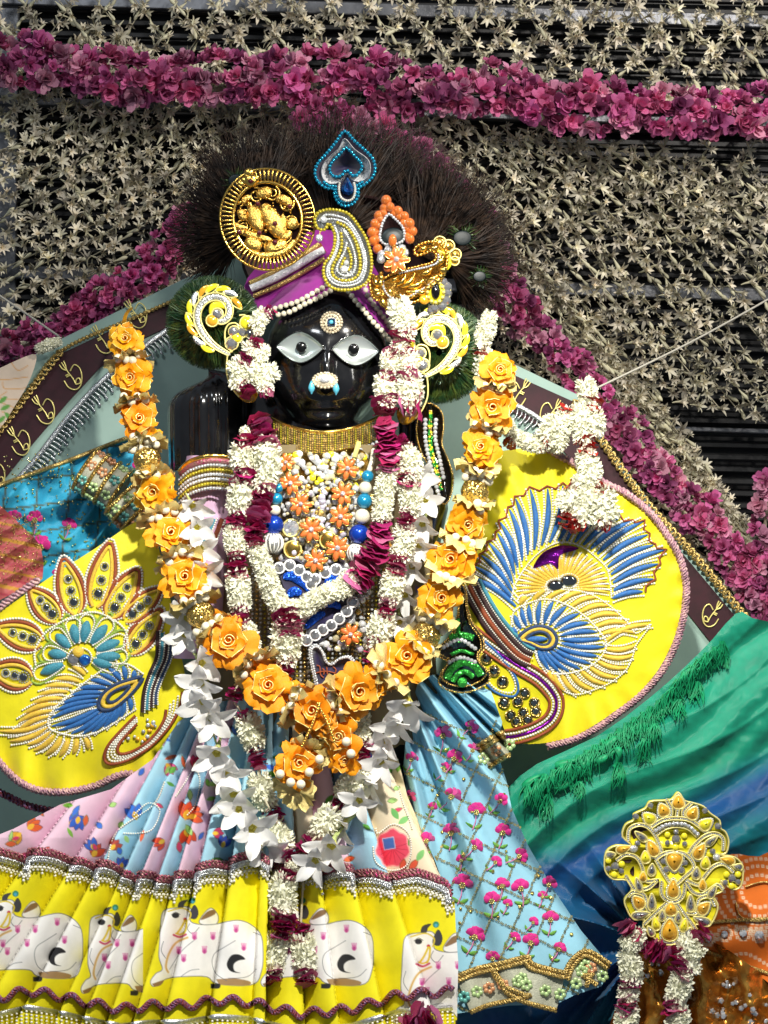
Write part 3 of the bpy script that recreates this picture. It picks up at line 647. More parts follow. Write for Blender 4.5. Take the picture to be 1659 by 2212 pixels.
# inner golden fan
tg = []; bg = []
for a in np.linspace(PI*1.02, -.02, 24):
    tg.append(z7(735+math.cos(a)*330, 850-math.sin(a)*(300 if not 1.75 < a < 2.4 else 215))); bg.append(z7(720+math.cos(a)*95, 830-math.sin(a)*75))
pr2 = fan(RR, sfR, tg, bg, 8.4, M['thr_gold'], 'golden_ray', .02, 2.2, 4.8)
mb = MB(); mb.poly(on(sfR, smooth(zl(z7, [(520, 680), (570, 590), (640, 540), (740, 515), (850, 535), (800, 560), (715, 590), (700, 690), (650, 650), (600, 660)]), 3, True), .0035), .002, .0008); obj(mb, 'purple_foil_patch', M['purplefoil'], RR)
for x, y, r in ((680, 806, 30), (778, 772, 32)):
    mb = MB(); mb.sphere(on(sfR, [z7(x, y)], .003)[0], S(r*k7*1.6), 14, 6, (1.25, .35, .85)); obj(mb, 'mirror', M['mirror'], RR)
    pearls(pr2, sfR, [(z7(x, y)[0]+math.cos(a)*r*k7*2.2, z7(x, y)[1]+math.sin(a)*r*k7*1.6) for a in np.linspace(0, 2*PI, 24)], 4.6, 2.3, .002)
# golden wing round the blue one
tw = zl(z7, [(480, 880), (620, 835), (760, 835), (880, 850), (980, 890), (1070, 950), (1150, 1020), (1210, 1080), (1265, 1150), (1370, 1085), (1262, 1235), (1240, 1310), (1200, 1400), (1130, 1470), (1050, 1520), (950, 1560), (850, 1590), (760, 1575), (690, 1510)])
bw = zl(z7, [(420, 930), (520, 905), (620, 900), (720, 915), (800, 950), (870, 990), (930, 1040), (985, 1100), (1020, 1160), (1050, 1215), (1050, 1260), (1030, 1310), (990, 1350), (930, 1390), (870, 1420), (800, 1445), (730, 1450), (670, 1440), (630, 1420)])
bwm = [tuple(np.array(b)*.96+np.array(z7(600, 1200))*.04) for b in bw]
pr3 = fan(RR, sfR, tw, bwm, 12.0, M['thr_gold'], 'golden_wing_feather', -.10, 2.7, 5.4)
pearls(pr3, sfR, smooth(tw, 4), 5, 2.3, .002)
# blue wing
ow = smooth(zl(z7, [(372, 1120), (395, 1000), (490, 945), (620, 915), (760, 955), (890, 1040), (985, 1140), (1035, 1230), (985, 1330), (880, 1400), (760, 1430), (640, 1425), (590, 1350)]), 6)
iw = smooth(zl(z7, [(400, 1160), (440, 1110), (510, 1085), (580, 1080), (640, 1090), (690, 1120), (715, 1165), (715, 1210), (690, 1250), (650, 1270), (600, 1275), (570, 1270), (560, 1265)]), 6)
tb = [ow[int(t*(len(ow)-1))] for t in np.linspace(.02, .98, 19)]; ib = [iw[int(t*(len(iw)-1))] for t in np.linspace(.02, .98, 19)]
pr4 = fan(RR, sfR, tb, ib, 12.5, M['thr_blue'], 'blue_wing_feather', -.05, 2.8, 5.5)
pearls(pr4, sfR, ow+(ow-np.array(z7(650, 1200)))*.04, 4.9, 2.6, .002)
for q, w_, mt, nm in ((1.0, 9, 'thr_navy', 'navy_ring'), (.82, 9, 'thr_gold', 'golden_ring'), (.6, 7, 'thr_navy', 'navy_core')):
    mb = MB(); c = np.array(z7(570, 1195)); lp = smooth([c+(np.array(z7(*p))-c)*q for p in [(410, 1190), (480, 1125), (570, 1100), (650, 1125), (690, 1190), (660, 1250), (580, 1260), (490, 1220)]], 5, True)
    mb.strip(on(sfR, np.r_[lp, lp[:1]], .003), S(w_), S(3.5), 5); obj(mb, nm, M[mt], RR)
mb = MB(); padded(mb, sfR, z7(470, 1195), z7(625, 1190), 14, 0, .4, off=.003); obj(mb, 'blue_core', M['thr_blue'], RR)
for m_ in (pr2, pr3, pr4):
    pr.v += m_.v; pr.f += [tuple(i+pr.n for i in q) for q in m_.f]; pr.m += m_.m; pr.n += m_.n
# peacock neck and lower paisley
nk = smooth(zl(z7, [(60, 800), (110, 900), (200, 1050), (310, 1190), (420, 1300), (500, 1340)]), 6)
for o_, w_, mt in ((-14, 13, 'thr_dark'), (0, 13, 'thr_rust'), (13, 13, 'thr_dark'), (25, 9, 'thr_teal')):
    mb = MB(); n_ = np.gradient(nk, axis=0); n_ /= np.linalg.norm(n_, axis=1)[:, None]; q = nk+np.stack([-n_[:, 1], n_[:, 0]], 1)*-o_; mb.strip(on(sfR, q, .002), S(w_), S(5), 5); obj(mb, 'neck_band', M[mt], RR)
    if o_ < 20: pearls(pr, sfR, q+np.array((5, -3)), 5, 2.0, .005)
lp = smooth(zl(z7, [(100, 1100), (230, 1200), (420, 1330), (600, 1440), (720, 1580), (735, 1700), (680, 1810), (560, 1890), (430, 1935), (330, 1950)]), 6)
n_ = np.gradient(lp, axis=0); n_ /= np.linalg.norm(n_, axis=1)[:, None]; n_ = np.stack([-n_[:, 1], n_[:, 0]], 1)
for o_, w_, mt in ((0, 7, 'thr_rust'), (30, 7, 'thr_rust')):
    mb = MB(); mb.strip(on(sfR, lp+n_*o_, .002), S(w_), S(4), 5); obj(mb, 'rust_cord', M[mt], RR)
mb = MB(); mb.strip(on(sfR, lp+n_*15, .001), S(7), S(2.5), 5); obj(mb, 'sequin_band', M['purplefoil'], RR)
for o_ in (8, 22): pearls(pr, sfR, lp+n_*o_, 6.0, 3.1, .002)
lb = smooth(zl(z7, [(140, 1180), (260, 1290), (380, 1440), (415, 1540), (390, 1600), (320, 1600), (230, 1560), (150, 1470)]), 6)
mb = MB(); mb.tube(on(sfR, lb, .002), S(3), 5); obj(mb, 'blue_cord', M['thr_blue'], RR)
pearls(pr, sfR, lb+(np.array(z7(280, 1440))-lb)*.16, 6, 2.8, .002)
for x, y in ((185, 1330), (240, 1420), (302, 1500), (410, 1640), (460, 1580), (530, 1650), (450, 1722), (540, 1712), (358, 1740), (400, 1785), (482, 1775), (310, 1650)):
    mb = MB(); r = 9 if x > 320 else 10; mb.sphere(on(sfR, [z7(x, y)], .002)[0], S(r), 12, 5, (1, .3, 1)); o = obj(mb, 'mirror', M['mirror'], RR)
    m2 = MB(); a = np.linspace(0, 2*PI, 16, endpoint=False); c = z7(x, y); m2.tube(on(sfR, np.stack([c[0]+np.cos(a)*(r+1.5), c[1]+np.sin(a)*(r+1.5)], 1), .002), S(2.3), 5, closed=True); obj(m2, 'crystal_rim', M['goldglit'], o)
obj(pr, 'seed_pearls', M['seed'], RR, kind='stuff')
# ================================================================ left roundel
sfL = lambda x, y: -.005+.02*((x-230)/230.)**2*np.where(x > 230, .9, .3)+.012*((y-1430)/300.)**2+.0022*nz(x, y, 33, .026)+.004*np.maximum(0, (y-1570)/80.)*np.sin(x*.075+1.2*np.sin(x*.02))
z5 = zr(0, 2000, 1100); k5 = 1100/1659*.553
RL = thing('yellow_roundel', 'lemon yellow cloth with pearl edged petals and a blue wing, left of the orange garland', 'cloth', P(220, 1690, 0), 'embroidered yellow roundels')
cloth('yellow_cloth', zl(z5, [(-60, 640), (0, 590), (300, 380), (560, 215), (830, 40), (900, 90), (980, 400), (1060, 800), (1100, 1100), (1010, 1400), (880, 1585), (770, 1530), (660, 1555), (560, 1600), (400, 1632), (250, 1628), (120, 1580), (0, 1465), (-100, 1400), (-120, 800)]), sfL, 4, M['yellow'], RL, sm=3)
trimL = smooth(zl(z5, [(-60, 1400), (0, 1478), (60, 1545), (130, 1600), (250, 1645), (400, 1648), (560, 1615), (660, 1568), (730, 1545), (790, 1550), (870, 1600)]), 6)
mb = MB(); scallop(mb, sfL, trimL, 5.5, 19, 4.2, .004); scallop(mb, sfL, trimL, 4, 11, 2.2, .008); obj(mb, 'lilac_braid', M['lilac'], RL); mb = MB()
q = smooth([(-60, 1690), (0, 1712), (60, 1740), (130, 1752), (170, 1735)], 5); m2 = MB(); scallop(m2, lambda x, y: sfL(x, y)+.02, q, 5.5, 19, 4.0, 0); obj(m2, 'lilac_braid', M['ricrac'], RL)
scallop(mb, sfL, smooth(zl(z5, [(-60, 625), (0, 560), (120, 470), (230, 395)]), 5), 5, 19, 3.6, .004); obj(mb, 'lilac_braid', M['lilac'], RL)
pr = MB()
def bigpetal(b_, t_, w_, mir=3):
    b_ = np.array(z5(*b_)); t_ = np.array(z5(*t_)); d = t_-b_; L = np.linalg.norm(d); d /= L; nn = np.array((-d[1], d[0])); w = w_*k5
    s_ = np.linspace(0, 1, 15)
    def loop(k, e0=0., e1=0.):
        pw = (np.sin(s_**.85*PI*.97)**.75*.5+.16*(1-s_))*w*k; c = b_+d*(s_*(1-e0-e1)+e0)[:, None]*L
        return np.r_[c+nn*pw[:, None], (c-nn*pw[:, None])[::-1]]
    g = loop(1.0); pearls(pr, sfL, g, 6.3, 3.3, .001)
    mb = MB(); g = loop(.8, 0, .06); mb.strip(on(sfL, g, .001), S(w*.13), S(3.4), 5); o = obj(mb, 'rust_petal_band', M['thr_rust'], RL)
    mb = MB(); g = loop(.58, 0, .13); mb.strip(on(sfL, g, .001), S(w*.14), S(4), 5); obj(mb, 'golden_petal_band', M['thr_gold'], RL)
    for i in range(mir):
        c = b_+d*L*(.2+.2*i); r = (10, 7.5, 6)[i]
        mb = MB(); mb.sphere(on(sfL, [c], .002)[0], S(r), 12, 5, (1, .3, 1)); o = obj(mb, 'mirror', M['mirror'], RL)
        m2 = MB()
        for a in np.linspace(0, 2*PI, 14, endpoint=False): m2.dome(on(sfL, [(c[0]+math.cos(a)*(r+2.5), c[1]+math.sin(a)*(r+2.5))], .002)[0], S(1.9), 5)
        obj(m2, 'crystal_rim', M['crystal'], o)
for a in (((190, 985), (-70, 925), 175), ((250, 770), (-40, 670), 165), ((345, 640), (165, 440), 150), ((450, 600), (370, 258), 160), ((560, 560), (655, 160), 160), ((640, 620), (822, 325), 165), ((735, 640), (960, 440), 130), ((760, 830), (960, 560), 150)): bigpetal(*a)
# teal flower
cx, cy = 470, 855
for t_ in ((285, 830), (330, 720), (430, 660), (515, 640), (630, 665), (705, 760), (710, 850), (660, 905), (240, 950)):
    d = np.array(t_)-np.array((cx, cy)); b_ = np.array((cx, cy))+d*.42; L = np.linalg.norm(d)
    mb = MB(); padded(mb, sfL, z5(*b_), z5(*t_), 24, 0, .35, off=.002); obj(mb, 'teal_petal', M['thr_teal'], RL)
    t2 = np.array((cx, cy))+d*1.16; dd = d/L; nn = np.array((-dd[1], dd[0])); s_ = np.linspace(0, 1, 10); pw = (np.sin(s_*PI*.5+.25)**.8)*44*np.where(s_ > .85, (1-s_)/.15*.6+.4, 1)
    c = b_+(t2-b_)*s_[:, None]; g = np.r_[c+nn*pw[:, None], (c-nn*pw[:, None])[::-1]]; gp = np.array([z5(*p) for p in g])
    pearls(pr, sfL, gp, 4.8, 2.4, .003)
    gg = np.r_[c+nn*pw[:, None]*1.35, (c+dd*30*s_[:, None]-nn*pw[:, None]*1.35)[::-1]]; mb = MB(); mb.tube(on(sfL, [z5(*p) for p in gg], .001), S(3.2), 5); obj(mb, 'green_cord', M['thr_green'], RL)
g = [z5(cx+math.cos(a)*70, cy+math.sin(a)*55) for a in np.linspace(0, 2*PI, 20)]; pearls(pr, sfL, g, 5, 2.6, .002)
for x, y, r, mt, nm in ((500, 872, 13, 'sapphire', 'blue_stone'), (432, 866, 13, 'greygem', 'grey_stone'), (460, 825, 13, 'thr_gold', 'gold_stone')):
    mb = MB(); mb.sphere(on(sfL, [z5(x, y)], .003)[0], S(r), 12, 6, (1, .5, 1)); obj(mb, nm, M[mt], RL)
g = smooth(zl(z5, [(210, 900), (205, 820), (260, 720), (340, 660), (450, 610), (560, 590), (660, 630), (740, 700), (755, 800)]), 5); pearls(pr, sfL, g, 5.5, 3.0, .002)
# golden wing, left
tw = zl(z5, [(420, 905), (330, 985), (270, 1030), (230, 1080), (190, 1130), (140, 1190), (110, 1240), (90, 1300), (0, 1290), (60, 1350), (160, 1370), (200, 1405), (270, 1430), (350, 1440), (430, 1425), (520, 1400)])
bw = zl(z5, [(500, 960), (470, 1000), (430, 1030), (400, 1060), (370, 1100), (340, 1130), (310, 1170), (300, 1200), (290, 1230), (285, 1265), (300, 1290), (320, 1310), (360, 1330), (400, 1335), (450, 1335), (500, 1330)])
p2 = fan(RL, sfL, tw, bw, 12.5, M['thr_gold'], 'golden_wing_feather', .08, 2.7, 5.4); 
ow = smooth(zl(z5, [(830, 960), (740, 905), (640, 920), (560, 970), (480, 1030), (410, 1090), (340, 1150), (300, 1215), (310, 1270), (390, 1300), (480, 1310), (570, 1290), (650, 1250), (720, 1205), (790, 1160)]), 6)
iw = smooth(zl(z5, [(800, 985), (740, 985), (690, 1000), (640, 1030), (600, 1070), (580, 1110), (580, 1150), (610, 1170), (650, 1170), (690, 1150), (730, 1120), (770, 1080)]), 6)
tb = [ow[int(t*(len(ow)-1))] for t in np.linspace(.04, .98, 19)]; ib = [iw[int(t*(len(iw)-1))] for t in np.linspace(.04, .98, 19)]
p3 = fan(RL, sfL, tb, ib, 12.5, M['thr_blue'], 'blue_wing_feather', .05, 2.4, 4.8)
pearls(p3, sfL, ow+(ow-np.array(z5(600, 1110)))*.05, 5, 2.8, .002)
for q, w_, mt, nm in ((1.0, 9, 'thr_navy', 'navy_ring'), (.78, 9, 'thr_gold', 'golden_ring'), (.5, 8, 'thr_navy', 'navy_core')):
    mb = MB(); c = np.array(z5(690, 1075)); lp = smooth([c+(np.array(z5(*p))-c)*q for p in [(840, 975), (760, 990), (680, 1020), (610, 1070), (580, 1130), (600, 1165), (660, 1160), (730, 1110), (790, 1050)]], 5, True)
    mb.strip(on(sfL, np.r_[lp, lp[:1]], .003), S(w_), S(3.5), 5); obj(mb, nm, M[mt], RL)
for m_ in (p2, p3):
    pr.v += m_.v; pr.f += [tuple(i+pr.n for i in q) for q in m_.f]; pr.m += m_.m; pr.n += m_.n
# paisley at the lower right, neck
lp = smooth(zl(z5, [(1075, 1060), (1060, 1150), (1000, 1260), (900, 1370), (780, 1450), (660, 1485), (615, 1455), (635, 1380), (720, 1280), (800, 1200)]), 6)
for q, mt in ((1.0, 'thr_rust'), (.62, 'thr_rust')):
    c = np.array(z5(820, 1330)); mb = MB(); g = c+(lp-c)*q; mb.strip(on(sfL, g, .003), S(7), S(4), 5); obj(mb, 'rust_cord', M[mt], RL)
for q in (.9, .8, .72): pearls(pr, sfL, np.array(z5(820, 1330))+(lp-np.array(z5(820, 1330)))*q, 6, 3.0, .003)
for o_, mt in ((0, 'thr_dark'), (26, 'thr_teal'), (52, 'thr_dark'), (78, 'thr_navy')):
    q = smooth(zl(z5, [(930+o_, 700+o_*.4), (925+o_, 850), (880+o_, 960), (850+o_*.9, 1060), (840+o_, 1180-o_*.6)]), 6); mb = MB(); mb.strip(on(sfL, q, .004), S(9), S(5), 5); obj(mb, 'neck_band', M[mt], RL); pearls(pr, sfL, q+np.array((4.5, 0)), 5, 2.2, .006)
for k in range(26):
    x, y = R(700, 950), R(1220, 1400)
    if abs((x-820)*.6+(y-1310)) < 60: mb = MB(); mb.sphere(on(sfL, [z5(x, y)], .003)[0], S(R(3, 6)), 8, 4, (1, .5, 1)); obj(mb, 'crystal', random.choice((M['crystal'], M['ambgem'], M['crystal'])), RL)
obj(pr, 'seed_pearls', M['seed'], RL, kind='stuff')
# ================================================================ left skirt: floral pleats, lace, lemon band with printed cows
UC = np.array([-3.0, -1.25, -.98, -.76, -.62, -.535, -.455, -.40, -.348, -.295, -.235, -.14, -.026, .055, .125, .22, .323, .47, .9])
UA = np.array([.018, .020, .022, .018, .016, .014, .013, .014, .014, .014, .016, .018, .016, .014, .016, .018, .016, .016])
UB = np.array([.030, .034, .036, .040, .030, .034, .030, .034, .030, .034, .036, .040, .020, .030, .034, .036, .030, .02])
UD = np.array([4, -6, 6, -4, 3, -2, 6, -4, 8, 2, -6, -10, 5, -6, 4, 9, -3, 6.])
def pan(x, y):
    u = (np.asarray(x, float)-600)/(np.asarray(y, float)-1150); i = np.clip(np.searchsorted(UC, u, side='right')-1, 0, len(UA)-1); t = (u-UC[i])/(UC[i+1]-UC[i]); return u, i, np.clip(t, 0, 1)
def sfS(x, y):
    u, i, t = pan(x, y); g = np.clip((y-1480)/330, .45, 1.0); sd = np.where(u < -.05, 1-t, t)
    return .012-.10*np.clip((y-1550)/650, 0, 1.2)-g*(UA[i]*1.15*np.sin(PI*t)**.6+UB[i]*1.3*sd**1.3)-.03*np.exp(-((x-560)/330.)**2)+.0022*nz(x, y, 5, .03)
_lx = [-60, 0, 140, 280, 300, 400, 480, 555, 640, 760, 860, 900, 965, 1000]; _ly = [1838, 1850, 1868, 1895, 1906, 1898, 1888, 1872, 1890, 1885, 1905, 1905, 1925, 1940]
def lowerY(x):
    y = np.interp(x, _lx, _ly); u, i, t = pan(x, y); return y+UD[i]*1.1-9*np.sin(PI*t)**.8*np.where(UC[i+1]-UC[i] > .07, 1, .3)+(t-.5)*np.where(u < 0, 8, -8)
def pfloral(p):
    u, ii, tt = pan(p.X, p.Y); pk, bl, cr = hx('#e6c2d6'), hx('#a4d2e6'), hx('#f0dfc0')
    cs = np.array([pk, pk, pk, pk, pk, bl, bl, pk, bl, pk, bl, bl, bl, cr, pk, bl, cr, cr, cr])
    p.C[:] = cs[ii]
    r = random.Random(5)
    def tulip(x, y, s, rot, c):
        s *= .8
        for da in (-.5, 0, .5): p.leaf(x, y, 34*s, 17*s, rot+da, c, '#6b4a5a', 1.0)
        p.leaf(x-math.cos(rot)*2, y-math.sin(rot)*2, 20*s, 12*s, rot, '#f0c03a')
    for x, y, s, rot, c in ((60, 1790, 1.2, -.6, '#e0662e'), (45, 1800, 1.0, 2.4, '#dca52e'), (150, 1780, 1.3, -.5, '#2f62c8'), (170, 1765, 1.1, 1.8, '#2f62c8'), (200, 1850, 1.2, -1.0, '#d2502e'), (205, 1835, 1., -2.2, '#3564c4'), (90, 1850, 1.0, -.4, '#dc5a3a'),
                           (400, 1770, 1.5, -1.3, '#e2562a'), (408, 1765, 1.2, -.2, '#e2562a'), (402, 1790, 1.3, 1.4, '#d8481f'), (420, 1660, 1.1, -1.2, '#e0407a'), (360, 1650, 1.0, 1, '#d84a8a'), (295, 1770, 1.3, -1.9, '#2c6fd0'), (240, 1835, 1.0, -.9, '#b84a3a'),
                           (355, 1815, 1.0, 2.6, '#dd4a2a'), (262, 1875, .9, -1.4, '#3567c8'), (460, 1800, .9, 0, '#c0305a'), (480, 1830, 1.0, -1.2, '#2b4fb4'), (470, 1700, 1.1, -1.5, '#2748b8'), (330, 1600, .9, -1.2, '#d0506a'), (440, 1600, 1.0, -1.2, '#6d7f2c')):
        tulip(x, y, s, rot, c)
    for k in range(95):
        x, y = r.uniform(0, 880), r.uniform(1585, 1900); p.leaf(x, y, r.uniform(16, 30), r.uniform(8, 13), r.uniform(0, 6.28), r.choice(('#86c24a', '#5da23c', '#a6d078', '#3d6fd0', '#e2683c', '#d8406a')), '#5c7a4a' if r.random() < .6 else None, 1.0)
    # large coral flower on the cream panel
    c0 = np.array((848, 1832)); a = np.linspace(0, 2*PI, 30); rr = 37*(1+.07*np.sin(a*7)); q = np.stack([c0[0]+np.cos(a)*rr*.95, c0[1]+np.sin(a)*rr*1.08], 1)
    p.poly(q, '#e8506a', '#f7a0a0', 2.4)
    for k in range(9): an = -.3+k*.42; p.stroke([c0, c0+np.array((math.cos(an), math.sin(an)))*32], 1.6, '#c93550')
    p.poly([(826, 1812), (850, 1808), (854, 1832), (830, 1836)], '#3f7fd0', '#b9c9e8', 1.6)
    for x, y, rot, c in ((868, 1885, -1.4, '#e25a3a'), (884, 1880, -.9, '#e25a3a'), (872, 1890, 1.4, '#3055c0'), (900, 1860, -1.0, '#7fbf70'), (905, 1895, .7, '#7fbf70'), (860, 1780, -.6, '#7fbf70'), (845, 1745, 1.0, '#69b060')): p.leaf(x, y, 30, 14, rot, c, '#a4552e' if '#e2' in c else None)
SK = thing('floral_skirt', 'pink and sky blue floral pleated skirt with a lemon band of printed white cows', 'skirt', P(500, 2200, -.1))
xs = np.arange(-70, 985, 4.); low = [(x, float(lowerY(x))+8) for x in xs]
outS = [(-70, 1830), (30, 1790), (130, 1738), (240, 1705), (330, 1640), (385, 1560), (440, 1520), (600, 1500), (800, 1560), (860, 1640), (880, 1720), (915, 1800), (945, 1880), (975, 1935)]+low[::-1]
cloth('floral_panel', outS, sfS, 1.8, M['print'], SK, pfloral, sm=0)
def pcow(p):
    zc = zr(0, 3400, 1000)
    def cow(f, tail=True):
        g0 = lambda L: [f(*q) for q in L]; g = lambda L: smooth(g0(L), 4, len(L) > 8 or L[0][0] in (1290, 1300, 1155, 1225)) if len(L) > 2 else g0(L); G = '#6d7076'; Wt = '#f3f1ee'
        p.poly(g([(1290, 335), (1330, 270), (1372, 245), (1412, 290), (1405, 345), (1340, 355)]), Wt, G, 1.4); p.poly(g([(1300, 322), (1342, 268), (1388, 256), (1392, 285)]), '#8a6a48')
        p.poly(g([(1040, 360), (1060, 262), (1160, 240), (1215, 235), (1242, 262), (1235, 330), (1310, 352), (1400, 348), (1480, 330), (1560, 325), (1640, 360), (1695, 430), (1705, 560), (1695, 650), (1650, 735), (1500, 745), (1390, 728), (1340, 690), (1200, 688), (1080, 702), (1000, 752), (975, 720), (1010, 668), (1052, 640), (1030, 560), (1035, 450)]), Wt, G, 1.5)
        p.poly(g([(985, 735), (1060, 712), (1040, 745), (1000, 755)]), '#8a6a48'); p.poly(g([(1400, 705), (1520, 700), (1620, 720), (1600, 745), (1420, 742)]), '#a8865c'); p.poly(g([(1365, 735), (1425, 735), (1420, 765), (1365, 765)]), '#26262a')
        p.poly(g([(1155, 240), (1165, 205), (1215, 192), (1195, 215), (1185, 240)]), '#3c3c44', '#1d1d20', 1.); p.poly(g([(1225, 290), (1258, 225), (1285, 268), (1272, 310), (1242, 312)]), '#3c3c44', '#1d1d20', 1.)
        p.stroke(g([(1090, 265), (1180, 245), (1235, 275), (1225, 320)]), 3.2, '#d9c23c'); p.ell(*f(1246, 196), 7, 7, '#2f8f6a'); p.ell(*f(1246, 200), 3.5, 3.5, '#4fa8d0')
        p.ell(*f(1138, 292), 8, 6, '#24242a'); p.stroke(g([(1112, 288), (1138, 272), (1165, 285)]), 1.6, '#26262a'); p.ell(*f(1200, 318), 4, 4, '#c02838')
        p.stroke(g([(1198, 325), (1175, 370), (1150, 405)]), 4.5, '#e0c62e'); p.stroke(g([(1210, 325), (1205, 380), (1190, 410)]), 4.5, '#e0c62e'); p.stroke(g([(1125, 418), (1165, 432), (1205, 415)]), 4.5, '#c8466a'); p.stroke(g([(1140, 408), (1165, 415), (1195, 405)]), 3.5, '#e0c62e')
        p.stroke(g([(1230, 345), (1215, 380), (1250, 410), (1290, 370)]), 1.6, G)
        p.stroke(g([(1215, 435), (1140, 470), (1095, 540), (1075, 620), (1090, 660)]), 5.5, '#e6cf9a'); p.stroke(g([(1215, 435), (1140, 470), (1095, 540), (1075, 620), (1090, 660)]), 2.0, '#d09a48')
        for l in ([(1525, 455), (1450, 500), (1390, 540), (1375, 600), (1400, 670), (1470, 715)], [(1060, 460), (1045, 520), (1075, 570)], [(1275, 440), (1180, 520), (1100, 640)], [(1690, 420), (1640, 400)], [(1170, 690), (1230, 650), (1290, 640)], [(1480, 700), (1600, 690), (1660, 640)]): p.stroke(g(l), 1.4, G)
        for x, y in ((1530, 385), (1380, 432), (1580, 502), (1260, 432), (1160, 526), (1325, 522), (1190, 576)):
            c = f(x, y); p.ell(c[0], c[1], 5.5, 6.5, '#dc7fb4'); p.ell(c[0], c[1]+1, 3, 4, '#c0408c')
            for dx in (-4, -1.3, 1.3, 4): p.stroke([(c[0]+dx, c[1]-4), (c[0]+dx*1.2, c[1]-10)], 2, '#dc7fb4')
        if tail: p.poly(g([(1470, 600), (1500, 550), (1550, 545), (1590, 575), (1545, 585), (1515, 610), (1520, 650), (1560, 665), (1510, 660), (1480, 640)]), '#1b1b20')
    def tf(sx, cx, dx, dy, sy=1.0): return lambda x, y: (zc(cx+(x-cx)*sx+dx, (y-500)*sy+500+dy))
    cow(tf(.95, 1140, -1140, -45)); p.clip = (-99, zc(925, 0)[0]); cow(tf(.82, 1140, -480, 45)); p.clip = None; cow(tf(1, 0, 0, 0)); cow(tf(1.0, 1140, 715, 0)); 
    cow(lambda x, y: (904+(x-1138)*.333*1.05, 2034+(y-292)*.333*1.15), False)
def sfS2(x, y): return sfS(x, y)-.004
outY = low+[(985, 2010), (990, 2080), (985, 2300), (-70, 2300)]
cloth('lemon_cow_band', outY, sfS2, 1.5, M['print'], SK, pcow, sm=0, base='#efe312')
# trims on the skirt
xs = np.arange(-60, 978, 2.0); lo = np.stack([xs, lowerY(xs)], 1)
mb = MB(); scallop(mb, sfS2, lo-np.array((0, 6)), 4.5, 18, 3.2, .004); scallop(mb, sfS2, lo-np.array((0, 13)), 3.5, 14, 2.4, .004); obj(mb, 'rose_gold_braid', M['pinkbraid'], SK)
mb = MB(); q = resample(lo+np.array((0, 7)), 4); v = on(sfS2, q, .003); mb.strip(v, S(13), S(2.5), 6); scallop(mb, sfS2, lo+np.array((0, 5)), 3, 8, 1.8, .006); scallop(mb, sfS2, lo+np.array((0, 11)), 3, 9, 1.8, .006); obj(mb, 'silver_lace', M['silver'], SK)
mb = MB(); q = resample(lo+np.array((0, 18)), 9.5)
for i, (x, y) in enumerate(q):
    for dx, dy in ((0, 0), (-3.4, 7), (3.4, 7), (0, 13), (0, 20 if i % 3 == 0 else 13)): mb.dome(on(sfS2, [(x+dx, y+dy)], .003)[0], S(3.3), 6)
obj(mb, 'pearl_drops', M['seed'], SK, kind='stuff')
rx = np.arange(-60, 980, 2.0); ry = np.interp(rx, [-60, 0, 60, 120, 200, 260, 330, 400, 470, 540, 600, 650, 760, 860, 990], [2140, 2155, 2140, 2150, 2168, 2180, 2172, 2172, 2160, 2165, 2180, 2190, 2180, 2150, 2140])
ph = np.cumsum(np.full(len(rx), 2.0))/58*2*PI; rz = np.stack([rx, ry+9*np.sin(ph)], 1)
mb = MB(); v = on(sfS2, resample(rz, 3.5), .003); mb.strip(v, S(13), S(5), 6); scallop(mb, sfS2, rz, 4, 12, 2.4, .007); obj(mb, 'wavy_braid', M['ricrac'], SK)
mb = MB(); mb.strip(on(sfS2, resample(np.stack([rx, ry+36], 1), 4), .003), S(12), S(4), 5); obj(mb, 'white_gimp', M['silver'], SK)
fr = MB()
for x, y in resample(np.stack([rx, ry+44], 1), 11):
    for k in range(6): fr.dome(on(sfS2, [(x, y+k*7.5)], .005)[0], S(2.7 if k < 5 else 4), 6)
obj(fr, 'pearl_fringe', M['seed'], SK, kind='stuff')
# pearl outlines stitched on the floral panel
po = MB()
for path in ([(230, 1880), (250, 1800), (330, 1740), (355, 1690)], [(812, 1790), (818, 1800), (850, 1780), (882, 1800), (888, 1840), (876, 1872), (842, 1880), (812, 1862), (806, 1830)], [(860, 1700), (872, 1740), (884, 1770), (890, 1790)], [(380, 1720), (400, 1690), (420, 1660), (432, 1690), (420, 1740), (405, 1760)], [(290, 1760), (320, 1735), (345, 1750), (330, 1790), (300, 1800), (268, 1800)]): pearls(po, sfS, smooth(path, 6), 5, 2.3, .001)
obj(po, 'seed_pearls', M['seed'], SK, kind='stuff')
# ================================================================ right skirt: sky blue with magenta flowers
def sfK(x, y):
    u = (x-860-.42*(y-1480))/(40+.28*(y-1450)); ph = u*8.0+1.1*np.sin(u*3+y*.004)
    f_ = np.clip((2250-y)/700, .25, 1)
    return .0-.06*np.clip((y-1480)/600, 0, 1.3)-.020*f_*np.sin(ph)-.010*f_*np.sin(ph*1.9+1+y*.006)+.003*nz(x, y, 12, .02)
BK = thing('blue_skirt', 'sky blue skirt cloth with magenta flowers, sequin lattice and gold lace hem', 'skirt', P(1100, 2200, -.08))
def pblu(p): p.C *= (1+.05*nz(p.X, p.Y, 3, .05))[..., None]
outK = [(905, 1465), (960, 1452), (1060, 1492), (1085, 1560), (1072, 1620), (1095, 1690), (1105, 1745), (1140, 1825), (1195, 1920), (1255, 2010), (1318, 2085), (1300, 2130), (1240, 2150), (1200, 2170), (1100, 2172), (985, 2190), (985, 2080), (975, 1960), (940, 1860), (905, 1780), (868, 1690), (880, 1560)]
cloth('cloth', outK, sfK, 3.0, M['print'], BK, pblu, sm=0, base='#98cfe4')
z8 = zr(1500, 2800, 1500)
